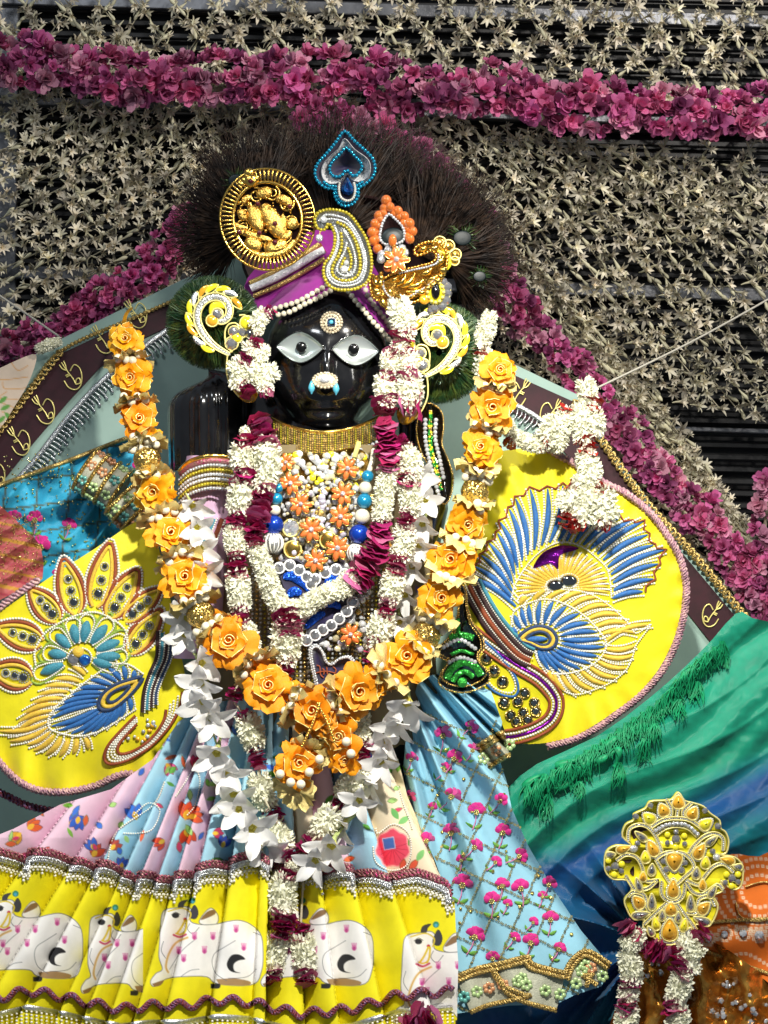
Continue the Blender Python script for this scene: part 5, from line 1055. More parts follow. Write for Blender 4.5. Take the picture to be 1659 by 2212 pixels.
for x, y in resample(np.r_[bs_, bs_[:1]], 8.2)[:-1]:
    if y > zB(0, 560)[1]: bead('bluebead', 'blue_bead', BH, P(x+(mid[0]-x)*.17, y+(mid[1]-y)*.10, YH-.003), S(3.8))
for y0, w_ in ((500, 0),):
    p = smooth(zl(zB, [(488, 500), (525, 560), (545, 610), (530, 650), (490, 662), (450, 645), (436, 605), (455, 555)]), 4, True); mb = MB(); mb.poly(PN(p[:, 0], p[:, 1], YH-.010), .006, .003); obj(mb, 'sapphire_drop', M['sapphire'], BH)
mb = MB(); pearls(mb, lambda x, y: np.full(np.shape(x), YH), smooth(zl(zB, [(418, 560), (412, 620), (430, 690), (490, 722), (545, 695), (562, 620), (552, 560)]), 5), 4.6, 3.2, .006); obj(mb, 'seed_pearls', M['seed'], BH, kind='stuff')
# ---- orange drop ornament
zO = zr(1350, 700, 700); YO = -.03; OD = thing('orange_bead_drop', 'orange glass bead drop with rhinestone outline beside the paisley brooch', 'brooch', P(*zO(420, 640), YO))
for path, r in (([(375, 195), (372, 240), (345, 290), (310, 340), (275, 400), (255, 465), (243, 535), (262, 595), (300, 640)], 12), ([(412, 262), (470, 288), (530, 318), (565, 375), (602, 432), (622, 500), (592, 560)], 12), ([(352, 318), (320, 365), (295, 430), (285, 500), (285, 560)], 9), ([(440, 318), (495, 350), (545, 420), (570, 480), (565, 530)], 9)):
    for x, y in resample(smooth(zl(zO, path), 4), r*1.55): bead('orangebead', 'orange_bead', OD, P(x+R(-1, 1), y+R(-1, 1), YO-R(0, .004)), S(r)*R(.85, 1), (1, 1, 1.05))
dp = zl(zO, [(400, 325), (460, 370), (520, 432), (545, 505), (528, 570), (450, 602), (362, 600), (320, 550), (325, 470), (350, 390)]); d2 = smooth(dp, 4, True); mb = MB(); mb.poly(PN(d2[:, 0], d2[:, 1], YO-.004), .004, .001); obj(mb, 'dark_drop', M['thr_dark'], OD)
mb = MB(); mb.sphere(P(*zO(440, 540), YO-.005), S(27), 16, 6, (1, .15, .8)); obj(mb, 'feather_eye', M['eye_dark'], OD); mb = MB(); pearls(mb, lambda x, y: np.full(np.shape(x), YO), d2, 6.2, 3.6, .006, True); obj(mb, 'rhinestones', M['crystal'], OD, kind='stuff')
bead('orangebead', 'orange_bead', OD, P(*zO(435, 570), YO-.012), S(9), (1, 1, 1.6))
def enamel(x, y, Y, r, parent=None, label=None):
    c = P(x, y, Y)
    for k in range(7):
        a = k*2*PI/7+R(-.1, .1); e = Vector((math.cos(a), 0, math.sin(a))); mb = MB(); q = np.array([tuple(c+e*S(r)*t+Vector((0, -.002*math.sin(t*3), 0))) for t in (.2, .45, .7, .95)]); mb.strip(q, S(r)*np.array([.3, .52, .56, .2]), S(r*.2), 5); o = obj(mb, 'orange_petal', M['orangeenam'], parent)
        mb = MB(); n_ = Vector((-e.z, 0, e.x)); L = [c+e*S(r)*t+n_*S(r)*w_+Vector((0, -.003, 0)) for t, w_ in ((.25, .08), (.6, .26), (.95, .16), (1.05, 0), (.95, -.16), (.6, -.26), (.25, -.08))]
        mb.tube(np.array([tuple(v) for v in L]), S(r*.055), 5); obj(mb, 'gold_rim', M['gold'], o)
    bead('facet', 'centre_stone', parent, c+Vector((0, -.006, 0)), S(r*.2))
enamel(*zO(470, 745), YO-.012, 28, OD)
for x, y, r in ((400, 650, 9), (520, 640, 9), (545, 680, 10), (340, 700, 10), (330, 740, 9), (390, 820, 10), (450, 840, 9)): bead('orangeenam' if y > 790 else 'facet', 'bead', OD, P(*zO(x, y), YO-.006), S(r))
# ---- gold peacock brooch
YG = -.028; GP = thing('peacock_brooch', 'cast gold bird brooch with raised leaves on the right of the turban', 'brooch', P(*zO(500, 1160), YG))
go = smooth(zl(zO, [(225, 885), (330, 925), (420, 880), (550, 838), (700, 800), (800, 770), (842, 720), (800, 660), (725, 690), (650, 700), (640, 640), (720, 590), (830, 580), (915, 640), (940, 740), (920, 860), (870, 960), (760, 1075), (600, 1150), (480, 1160), (400, 1220), (350, 1150), (245, 1080)]), 4, True)
mb = MB(); mb.poly(PN(go[:, 0], go[:, 1], YG), .01, .004); obj(mb, 'body', M['goldrough'], GP)
mb = MB(); pearls(mb, lambda x, y: np.full(np.shape(x), YG), go, 7.5, 4.2, .002, True, 6); obj(mb, 'edge_granules', M['gold'], GP, kind='stuff')
for a, b, w_ in (((470, 980), (560, 880), 9), ((520, 1000), (640, 870), 9), ((580, 1000), (720, 930), 10), ((560, 1040), (740, 1000), 9), ((460, 1060), (640, 1080), 9), ((420, 940), (480, 900), 8), ((260, 900), (330, 1000), 9), ((260, 1050), (340, 1060), 9), ((330, 1090), (390, 1190), 10), ((240, 1000), (330, 1040), 9), ((700, 880), (800, 820), 9), ((760, 930), (860, 880), 9), ((840, 800), (900, 700), 9), ((780, 640), (860, 620), 9), ((680, 650), (750, 620), 9), ((400, 1000), (440, 1080), 9), ((650, 1050), (760, 1020), 9), ((860, 760), (870, 690), 8)):
    mb = MB(); padded(mb, lambda x, y: np.full(np.shape(x), YG), zO(*a), zO(*b), w_*1.5, .12, .5, off=.003); obj(mb, 'raised_leaf', M['gold'], GP)
mb = MB(); pearls(mb, lambda x, y: np.full(np.shape(x), YG), smooth(zl(zO, [(345, 900), (350, 1000), (400, 1080), (480, 1120), (600, 1080), (740, 1000), (840, 920)]), 5), 5.5, 2.8, .005); pearls(mb, lambda x, y: np.full(np.shape(x), YG), smooth(zl(zO, [(500, 870), (620, 840), (760, 810), (850, 770), (860, 700)]), 5), 5.5, 2.8, .005); obj(mb, 'granules', M['crystal'], GP, kind='stuff')
for x, y, r in ((872, 590, 14), (950, 622, 14), (1015, 700, 13), (1010, 760, 10)):
    mb = MB(); c = P(*zO(x, y), YG+.008); mb.sphere(c, S(r), 12, 6, (1, .4, 1)); o = obj(mb, 'crest_scallop', M['gold'], GP); mb = MB(); a = np.linspace(0, 2*PI, 16, endpoint=False); mb.tube(np.stack([c.x+np.cos(a)*S(r*.95), np.full(16, c.y-.003), c.z+np.sin(a)*S(r*.95)], 1), S(1.8), 5, closed=True); obj(mb, 'scallop_rim', M['goldtube'], o)
q = smooth(zl(zO, [(850, 660), (930, 700), (960, 780), (930, 830)]), 5); mb = MB(); mb.strip(PN(q[:, 0], q[:, 1], YG+.002), S(10), S(4), 6); obj(mb, 'yellow_enamel_curve', M['yelgem'], GP)
for x, y, r in ((325, 912, 9), (318, 962, 8), (330, 870, 5), (900, 845, 9), (880, 900, 7), (850, 940, 8), (810, 980, 8), (760, 1010, 7)): bead('gold', 'gold_bead', GP, P(*zO(x, y), YG-.006), S(r))
c = P(*zO(832, 1050), YG-.002); mb = MB(); mb.sphere(c, S(26), 18, 7, (.8, .3, 1.05)); e = obj(mb, 'yellow_disc', M['yelgem'], GP); mb = MB(); mb.sphere((c.x, c.y-.006, c.z+S(2)), S(14), 14, 6, (.7, .4, 1.25)); obj(mb, 'black_stone', M['black'], e)
for k in range(12): a = k*PI/6; mb = MB(); mb.sphere((c.x+math.cos(a)*S(17), c.y-.005, c.z+math.sin(a)*S(22)), S(4), 6, 4); obj(mb, 'claw', M['goldtube'], e)
for x, y, r in ((900, 955, 10), (935, 1000, 11), (945, 1050, 10), (925, 1120, 11), (890, 1170, 10), (820, 1190, 11), (790, 1215, 8)): bead('greygem', 'crystal', GP, P(*zO(x, y), YG), S(r), (1, .5, 1))
q = smooth(zl(zO, [(890, 930), (950, 970), (968, 1050), (930, 1150), (860, 1200), (770, 1230)]), 5); mb = MB(); mb.tube(PN(q[:, 0], q[:, 1], YG), S(2), 5); obj(mb, 'wing_rim', M['goldtube'], GP)
bead('ambgem', 'amber_bead', GP, P(*zO(730, 1115), YG-.002), S(11), (1.1, .7, 1))
# ================================================================ feather crest and ear fans
def strands(mb, cx, cy, a0, a1, r0, r1, n, Y0, Y1, w=1.0, droop=0., jit=.12, m=0, rfun=None):
    for k in range(n):
        a = R(a0, a1); ro = (rfun(a) if rfun else r1)*R(1-jit, 1.0); ri = r0*R(.3, 1.1); bend = R(-.2, .2)+.16*math.sin(a*23+cx)+.1*math.sin(a*57)+droop*math.cos(a); t = np.array((0, .4, .75, 1.0)); rr = ri+(ro-ri)*t; aa = a+bend*t*t
        x = cx+np.cos(aa)*rr; y = cy-np.sin(aa)*rr; Y = Y0+(Y1-Y0)*t+R(-.02, .02)*t*t+R(-.006, .006); p = PN(x, y, Y)
        d = np.gradient(p, axis=0); nn = np.stack([-d[:, 2], R(-.6, .6)*np.ones(4)*np.linalg.norm(d, axis=1), d[:, 0]], 1); nn /= np.linalg.norm(nn, axis=1)[:, None]; ww = S(w)*np.array((.8, .9, .8, .2))*R(.7, 1.3)
        mb.grid(np.stack([p-nn*ww[:, None], p+nn*ww[:, None]], 1), m)
FC = thing('feather_crest', 'wide dark brown feather crest fanned behind the turban ornaments', 'feather crest', P(720, 620, .13))
for cx, cy, a0, a1, r0, r1, n, Y0, Y1 in ((545, 500, 1.15, 4.05, 40, 190, 1700, .05, .10), (560, 480, .6, 2.4, 60, 235, 900, .06, .12), (720, 520, .35, 2.6, 70, 298, 1800, .07, .15), (900, 545, -.5, 1.9, 40, 225, 1900, .06, .13), (960, 560, -1.1, .7, 30, 160, 1100, .05, .10), (540, 490, 1.4, 3.7, 120, 205, 260, .05, .11), (720, 520, .5, 2.5, 180, 335, 340, .08, .16), (930, 540, -.6, 1.6, 120, 235, 300, .06, .13)):
    mb = MB(); strands(mb, cx, cy, a0, a1, r0, r1, n, Y0, Y1, .95, .05, .45); obj(mb, 'feather_tuft', M['feather'], FC, kind='stuff')
mb = MB(); strands(mb, 740, 560, .35, 1.25, 180, 335, 420, .12, .17, 1.1); strands(mb, 740, 560, 1.35, 2.0, 200, 320, 160, .12, .17, 1.0); obj(mb, 'magenta_barbs', M['featherm'], FC, kind='stuff')
a = np.linspace(0, 2*PI, 36, endpoint=False); mb = MB(); mb.poly(PN(735+np.cos(a)*215, 555+np.sin(a)*140, .085), .01, .004); obj(mb, 'dark_backing', M['thr_dark'], FC)
for x, y, r, al in ((*zO(1080, 545), 26, .4), (*z2(290, 250), 22, 2.2), (*zO(1240, 900), 18, -.6)):
    mb = MB(); strands(mb, x, y, 0, 6.28, 12, r*1.7, 80, .05, .07, .8, 0, .5); o = obj(mb, 'green_barbs', M['greenbarb'], FC, kind='stuff'); mb = MB(); mb.sphere(P(x, y, .035), S(r*.8), 16, 6, (1, .06, .8)); obj(mb, 'feather_eye', M['eye_dark'], FC)
for (cx, cy, r, lab) in ((460, 697, 104, 'round fan of dark green peacock barbs behind the left gold ear ornament'), (948, 762, 112, 'round fan of dark green peacock barbs behind the right gold ear ornament')):
    t = thing('ear_fan', lab, 'feather fan', P(cx, cy, .05), 'green ear fans')
    mb = MB(); strands(mb, cx, cy, 0, 2*PI, 34, r, 3200, -.005, .035, 1.0, 0, .06); strands(mb, cx, cy, 0, 2*PI, 20, r*.62, 1500, -.012, .012, 1.0, 0, .2); obj(mb, 'barbs', M['greenbarb'], t, kind='stuff')
    mb = MB(); a = np.linspace(0, 2*PI, 30, endpoint=False); mb.poly(PN(cx+np.cos(a)*r*.93, cy+np.sin(a)*r*.93, .036), .006, .002); obj(mb, 'backing', M['thr_dark'], t)
zE = zr(600, 1000, 550); YE = -.025
def swirl(f, label):
    t = thing('ear_ornament', label, 'earring', P(*f(*zE(880, 1150)), YE), 'gold swirl ear ornaments')
    path = smooth([f(*p) for p in zl(zE, [(890, 1160), (720, 1060), (600, 940), (525, 800), (515, 670), (565, 560), (650, 495), (750, 480), (840, 520), (892, 610), (880, 710), (810, 765), (740, 745)])], 6)
    w_ = np.interp(np.linspace(0, 1, len(path)), [0, .15, .5, 1], [6, 13, 15, 13]); v = PN(path[:, 0], path[:, 1], YE); mb = MB(); mb.strip(v, S(1)*w_, S(2), 6); obj(mb, 'crystal_band', M['silver'], t); mb = MB(); pearls(mb, lambda x, y: np.full(np.shape(x), YE), path, 6.4, 3.4, .001); obj(mb, 'crystal_row', M['crystal'], t, kind='stuff')
    n_ = np.gradient(path, axis=0); n_ /= np.linalg.norm(n_, axis=1)[:, None]; n_ = np.stack([-n_[:, 1], n_[:, 0]], 1)
    for s_ in (-1, 1):
        q = path+n_*(s_*w_*.55)[:, None]; mb = MB(); mb.tube(PN(q[:, 0], q[:, 1], YE-.002), S(1.9), 5); obj(mb, 'gold_rim', M['goldtube'], t)
    cen = np.mean(path, 0); tan = np.gradient(path, axis=0); tan /= np.linalg.norm(tan, axis=1)[:, None]
    for k, i in enumerate(np.linspace(6, len(path)-22, 11).astype(int)):
        sgn = 1 if np.dot(n_[i], path[i]-cen) > 0 else -1; b_ = path[i]+n_[i]*sgn*w_[i]*.9; e_ = b_+tan[i]*26+n_[i]*sgn*7
        mb = MB(); padded(mb, lambda x, y: np.full(np.shape(x), YE), b_-tan[i]*6, e_, 12, .1*sgn, .16); o = obj(mb, 'leaf', M[('yelgem', 'silver', 'ambgem', 'yelgem')[k % 4]], t)
        g = np.array([b_-tan[i]*6, b_+n_[i]*sgn*7+tan[i]*6, e_, b_-n_[i]*sgn*5+tan[i]*8]); g = smooth(g, 4, True); mb = MB(); mb.tube(PN(g[:, 0], g[:, 1], YE-.001), S(1.4), 5, closed=True); obj(mb, 'leaf_rim', M['goldtube'], o)
    q = smooth([f(*p) for p in zl(zE, [(850, 590), (760, 570), (700, 590), (690, 660), (720, 720)])], 5); mb = MB(); mb.strip(PN(q[:, 0], q[:, 1], YE), S(14), S(4), 6); obj(mb, 'yellow_curl', M['yelgem'], t)
    for x, y, r, mt in ((752, 680, 11, 'greygem'), (950, 890, 11, 'greygem'), (1040, 905, 10, 'greygem'), (1135, 905, 10, 'greygem'), (690, 760, 12, 'ambgem'), (1100, 790, 14, 'yelgem'), (980, 960, 11, 'yelgem'), (920, 1030, 13, 'greygem')):
        c = P(*f(*zE(x, y)), YE-.002); bead(mt, 'stone', t, c, S(r), (1, .6, 1)); mb = MB(); a = np.linspace(0, 2*PI, 14, endpoint=False); mb.tube(np.stack([c.x+np.cos(a)*S(r*1.1), np.full(14, c.y), c.z+np.sin(a)*S(r*1.1)], 1), S(1.8), 5, closed=True); obj(mb, 'stone_rim', M['goldtube'], t)
    for pts in ([(850, 1050), (840, 900), (880, 810), (960, 790), (1010, 830)], [(880, 1000), (900, 1100), (920, 1130), (960, 1040), (930, 980)], [(1010, 700), (1080, 700), (1160, 780), (1190, 850)], [(870, 1180), (860, 1300), (870, 1420), (930, 1560), (1010, 1660)]):
        q = smooth([f(*p) for p in zl(zE, pts)], 5); mb = MB(); mb.tube(PN(q[:, 0], q[:, 1], YE-.002), S(2.0), 5); obj(mb, 'gold_wire', M['goldtube'], t)
    q = [f(*p) for p in zl(zE, [(930, 1540), (1060, 1560), (1220, 1560), (1210, 1680), (1130, 1730), (1020, 1680)])]; g = smooth(q, 4, True); mb = MB(); mb.poly(PN(g[:, 0], g[:, 1], YE+.004), .004, .001); obj(mb, 'amber_pendant', M['ambgem'], t)
swirl(lambda x, y: (x, y), 'gold swirl ear ornament with crystal leaves on the left green fan')
swirl(lambda x, y: (952-(x-462), y+47), 'gold swirl ear ornament with crystal leaves on the right green fan')
# ================================================================ bodice, sleeve, arm band
sfX = lambda x, y: -.035+.05*((x-700)/230.)**2+.004*nz(x, y, 71, .03)
def pbod(p):
    for k in range(60): p.leaf(R(450, 950), R(1000, 1650), R(12, 26), R(6, 12), R(0, 6.28), random.choice(('#c98a2a', '#6a5aa0', '#88a04a', '#b03a5a', '#3c64b0')))
BO = thing('bodice', 'dark gold figured bodice cloth almost hidden under the necklaces and garlands', 'bodice', P(700, 1600, -.02))
cloth('cloth', [(480, 1010), (560, 965), (840, 965), (920, 1020), (935, 1300), (900, 1640), (480, 1640), (465, 1300)], sfX, 4, M['print'], BO, pbod, base='#8a7a58')
SL = thing('sleeve', 'pale pink sleeve below the jewelled arm band, left of the flower garlands', 'sleeve', P(450, 1280, .03))
mb = MB(); q = smooth([(455, 985), (445, 1080), (440, 1170), (435, 1270), (420, 1420)], 6); v = PN(q[:, 0], q[:, 1], .012); a = np.linspace(0, 2*PI, 40, endpoint=False)
rows = np.stack([np.stack([v[:, 0]+S(52)*np.cos(t)*(1+.03*np.sin(np.arange(len(v))*.9+t*6)), v[:, 1]-S(44)*np.sin(t)*(1+.05*np.sin(t*9+np.arange(len(v))*.4)), v[:, 2]], 1) for t in a], 1)
mb.grid(rows, 0, closed=True); cc = np.ones((mb.n, 4)); cc[:, :3] = hx('#d9b3d2'); mb.col = cc; obj(mb, 'sleeve_cloth', M['print'], SL)
sl = lambda x, y: .012-S(44)*np.sqrt(np.clip(1-((np.asarray(x, float)-442)/54.)**2, .05, 1))
for o_, mt in ((0, 'thr_rust'), (18, 'thr_teal')):
    mb = MB(); q = smooth([(480-o_, 1120), (455-o_, 1180), (425-o_*.5, 1215), (410, 1260)], 6); mb.strip(on(sl, q, .002), S(10), S(2), 5); obj(mb, 'sleeve_stripe', M[mt], SL); m2 = MB(); pearls(m2, sl, q+np.array((7, 0)), 5, 2.4, .004); obj(m2, 'seed_pearls', M['seed'], SL, kind='stuff')
AB = thing('arm_band', 'wide arm band of yellow and clear crystal rows on the left upper arm', 'arm band', P(450, 1070, .0))
sa = lambda x, y: .0-S(55)*np.sqrt(np.clip(1-((np.asarray(x, float)-452)/66.)**2, .05, 1))
for k in range(8):
    y0 = 985+k*10; path = smooth([(388, y0+32), (410, y0+12), (450, y0), (490, y0+2), (512, y0+8)], 6); mb = MB()
    if k == 0: mb.tube(on(sa, path, .003), S(5), 6); obj(mb, 'gold_edge', M['gold'], AB); continue
    if k == 1: mb.strip(on(sa, path, .002), S(12), S(3), 5); obj(mb, 'rose_braid', M['pinkbraid'], AB); continue
    pearls(mb, sa, path, 6.5, 4.2, .003); obj(mb, 'crystal_row', M['yelbead' if k % 3 == 0 else 'crystal'], AB, kind='stuff')
mb = MB(); q = np.array([(392, 1010), (452, 985), (512, 1000), (512, 1062), (450, 1052), (392, 1085)], float); g = np.stack([on(sa, smooth([(388, 1020), (410, 1000), (450, 988), (490, 990), (512, 996)], 6)+np.array((0, d)), -.001) for d in (0, 20, 40, 64)]); mb.grid(g); obj(mb, 'band', M['goldlace'], AB)
# ================================================================ necklaces
z4 = zr(800, 1550, 1000); k4 = 1000/1659*.553
CH = thing('choker', 'broad gold choker of fine crystal columns round the black neck', 'necklace', P(700, 950, -.03))
sc_ = lambda x, y: .045-.085*np.sqrt(np.clip(1-((np.asarray(x, float)-705)/125.)**2, .03, 1))
for k in range(46):
    x = 592+k*4.9; u = (x-700)/105.; y0 = 912+26*(1-u*u); mb = MB()
    for j in range(9): mb.dome(on(sc_, [(x, y0+j*5.0)], .003)[0], S(2.4), 5)
    obj(mb, 'bead_column', M['goldglit' if k % 3 else 'yelbead'], CH)
for d, r, mt in ((-5, 3.5, 'gold'), (48, 4.5, 'crystal'), (58, 5, 'yelgem'), (68, 4.5, 'crystal')):
    xs = np.linspace(588, 822, 50 if mt == 'gold' else 34); q = np.stack([xs, 912+26*(1-((xs-700)/105)**2)+d], 1); mb = MB()
    if mt == 'gold': mb.tube(on(sc_, q, .003), S(r), 6); obj(mb, 'gold_edge', M['gold'], CH)
    else: pearls(mb, sc_, q, r*2.1, r, .004); obj(mb, 'stone_row', M[mt], CH, kind='stuff')
YC = -.062
sn = lambda x, y: YC+.03*((np.asarray(x, float)-700)/150.)**2
KN = thing('kundan_collar', 'yellow and crystal stone collar spread over the chest below the choker', 'necklace', P(700, 1050, YC))
mb = MB(); g = smooth(zl(z4, [(470, 400), (600, 360), (760, 370), (960, 330), (1050, 380), (1060, 520), (900, 560), (760, 570), (640, 640), (520, 600)]), 4, True); mb.poly(PN(g[:, 0], g[:, 1], YC+.006), .004, .001); obj(mb, 'base', M['goldrough'], KN)
for k in range(170):
    x, y = R(480, 1050), R(370, 590)
    if abs(x-720) < 120 and y > 560: continue
    bead(random.choice(('yelgem', 'iris2', 'white_crystal', 'iris2', 'white_crystal', 'crystal')), 'stone', KN, on(sn, [z4(x, y)], R(0, .004))[0], S(R(4, 8)), (1, .6, 1))
mb = MB(); q = smooth(zl(z4, [(1000, 290), (970, 390)]), 4); mb.strip(PN(q[:, 0], q[:, 1], YC-.006), S(10), S(2.5), 5); obj(mb, 'gold_bar', M['goldtube'], KN)
ON = thing('orange_flower_necklace', 'necklace of orange enamel flowers with gold rims among clear crystals on the chest', 'necklace', P(700, 1200, YC))
for x, y, r in ((525, 425, 58), (555, 560, 72), (622, 695, 74), (690, 860, 80), (718, 1060, 76), (925, 465, 72), (895, 628, 76), (880, 775, 74), (860, 980, 80), (945, 1540, 72)): enamel(*z4(x, y), float(sn(*z4(x, y)))-.012, r*k4, ON)
for k in range(640):
    x, y = R(470, 1010), R(560, 1080)
    if k > 420: x, y = R(560, 1060), R(1080, 1640)
    bead(random.choice(('white_crystal', 'iris2', 'iris', 'white_crystal', 'iris2', 'facet', 'goldglit')), 'crystal', ON, on(sn, [z4(x, y)], R(-.004, .006))[0], S(R(3.2, 8)), (1, .7, 1))
for x, y in ((560, 850), (570, 990), (800, 930), (1085, 690)):
    c = np.array(on(sn, [z4(x, y)], .006)[0]); mb = MB(); mb.sphere(c, S(19), 16, 6, (1, .2, 1)); o = obj(mb, 'gold_coin', M['gold' if x > 565 else 'facet'], ON); mb = MB(); a = np.linspace(0, 2*PI, 18, endpoint=False); mb.tube(np.stack([c[0]+np.cos(a)*S(18), np.full(18, c[1]-.001), c[2]+np.sin(a)*S(18)], 1), S(2), 5, closed=True); obj(mb, 'coin_rim', M['goldtube'], o)
BS = thing('blue_bead_necklace', 'necklace of large blue, pearl and white striped beads framing the chest', 'necklace', P(700, 1240, YC))
def ribbed(c, r, mt, mt2, name):
    mb = MB(); th = np.linspace(.05, PI-.05, 13); n = 44; ph = np.arange(n)*2*PI/n; rr = 1+.05*np.cos(ph*22/2*2/2*1.0*2)
    V = np.stack([np.sin(th)[:, None]*np.cos(ph)*rr, np.sin(th)[:, None]*np.sin(ph)*rr, np.cos(th)[:, None]*np.ones(n)], -1)*r+np.array(c); mb.grid(V, 0, closed=True); o = obj(mb, name, M[mt], BS)
    if mt2:
        for k in range(14):
            a = k*2*PI/14; mb = MB(); mb.tube(np.stack([c[0]+np.sin(th)*math.cos(a)*r*1.03, c[1]+np.sin(th)*math.sin(a)*r*1.03, c[2]+np.cos(th)*r*1.03], 1), r*.09, 5); obj(mb, 'stripe', M[mt2], o)
for x, y, r, kd in ((465, 660, 40, 's'), (455, 735, 36, 'p'), (445, 830, 62, 'c'), (440, 945, 66, 'w'), (1055, 515, 40, 's'), (1040, 590, 42, 'p'), (1035, 675, 50, 's'), (1020, 775, 50, 'p'), (1000, 890, 62, 'c'), (975, 1010, 54, 'w'), (480, 590, 30, 's')):
    c = on(sn, [z4(x, y)], .018)[0]; r_ = S(r*k4)
    if kd == 's': bead('skyblue', 'blue_bead', BS, c, r_)
    elif kd == 'p': bead('pearl', 'pearl_bead', BS, c, r_)
    elif kd == 'c': ribbed(c, r_, 'cobalt', None, 'ribbed_blue_bead')
    else: ribbed(c, r_*.96, 'silver', 'whitebead', 'striped_bead')
for x, y in resample(zl(z4, [(1095, 350), (1085, 420), (1068, 470)]), 5): bead('pearl', 'small_pearl', BS, on(sn, [(x, y)], .018)[0], S(6))
BN = thing('bead_net', 'gold net of fine bead columns hanging behind the peacock pendant', 'necklace', P(640, 1500, -.05))
for k in range(40):
    x = 520+k*8.6; y1 = 1480+R(-20, 20); mb = MB()
    for j in range(26): mb.dome(on(sn, [(x+R(-1, 1), 1230+j*9.6)], -.006)[0], S(3.4), 5)
    obj(mb, 'bead_column', M[('goldglit', 'crystal', 'yelbead', 'crystal')[k % 4]], BN)
# peacock pendant
YQ = -.072; PP = thing('blue_peacock_pendant', 'royal blue glitter pendant edged with round mirrors on the lower chest', 'pendant', P(*z4(720, 1560), YQ))
for pts in ([(470, 1080), (600, 1050), (720, 1150), (840, 1080), (900, 1100), (880, 1180), (760, 1240), (700, 1260), (560, 1330), (500, 1230)], [(700, 1330), (850, 1300), (960, 1270), (1000, 1330), (940, 1440), (820, 1540), (700, 1620), (640, 1600), (680, 1450)]):
    g = smooth(zl(z4, pts), 4, True); mb = MB(); mb.poly(PN(g[:, 0], g[:, 1], YQ), .006, .002); obj(mb, 'blue_plate', M['navy'], PP)
for pts, w_ in (([(510, 1170), (570, 1160), (640, 1200), (680, 1260)], 70), ([(540, 1290), (580, 1260), (625, 1280)], 60), ([(780, 1210), (830, 1180), (880, 1190)], 60), ([(760, 1350), (830, 1340), (880, 1370)], 50), ([(650, 1500), (720, 1430), (780, 1400)], 50)):
    q = smooth(zl(z4, pts), 5); pw = np.sin(np.linspace(.2, PI-.15, len(q)))**.6; mb = MB(); mb.strip(PN(q[:, 0], q[:, 1], YQ-.002), S(w_*k4)*pw, S(3)*pw, 6); obj(mb, 'blue_glitter_leaf', M['blueglit'], PP)
for x, y in ((482, 1110), (550, 1093), (612, 1125), (662, 1168), (715, 1182), (780, 1140), (850, 1120), (920, 1390), (958, 1330), (870, 1440), (820, 1482), (765, 1512), (715, 1546), (660, 1580), (690, 1215), (905, 1150)):
    c = P(*z4(x, y), YQ-.003); r = S(33*k4); mb = MB(); mb.sphere(c, r, 14, 6, (1, .25, 1)); o = obj(mb, 'mirror', M['greygem'], PP); mb = MB(); a = np.linspace(0, 2*PI, 16, endpoint=False); mb.tube(np.stack([c.x+np.cos(a)*r, np.full(16, c.y), c.z+np.sin(a)*r], 1), S(2.2), 5, closed=True); obj(mb, 'mirror_rim', M['silvglit'], o)
# heart pendant with embroidered sign
HP = thing('heart_pendant', 'navy velvet heart pendant with rhinestone border above the orange garland', 'pendant', P(*z4(745, 1890), -.078))
h0 = [(690, 1650), (730, 1620), (765, 1660), (790, 1720), (825, 1735), (870, 1700), (930, 1690), (960, 1730), (940, 1790), (880, 1850), (800, 1890), (745, 1900), (715, 1800)]
g = smooth(zl(z4, h0), 4, True); mb = MB(); mb.poly(PN(g[:, 0], g[:, 1], -.078), .006, .002); obj(mb, 'velvet_heart', M['navy'], HP)
fH = lambda x, y: np.full(np.shape(x), -.078)
for s_, off in ((1.0, .001), (1.09, .0)):
    c = np.mean(g, 0); mb = MB(); pearls(mb, fH, c+(g-c)*s_, 5.4, 3.3, off, True); obj(mb, 'rhinestones', M['crystal'], HP, kind='stuff')
for pts in ([(725, 1740), (745, 1750), (750, 1800), (770, 1820)], [(720, 1790), (760, 1780), (800, 1780), (840, 1790)], [(790, 1750), (795, 1800), (800, 1830)], [(830, 1750), (850, 1770), (840, 1810), (870, 1820)], [(760, 1760), (775, 1775), (770, 1800)]):
    q = smooth(zl(z4, pts), 5); mb = MB(); mb.tube(PN(q[:, 0], q[:, 1], -.080), S(1.6), 5); obj(mb, 'embroidered_stroke', M['thr_rust'], HP)
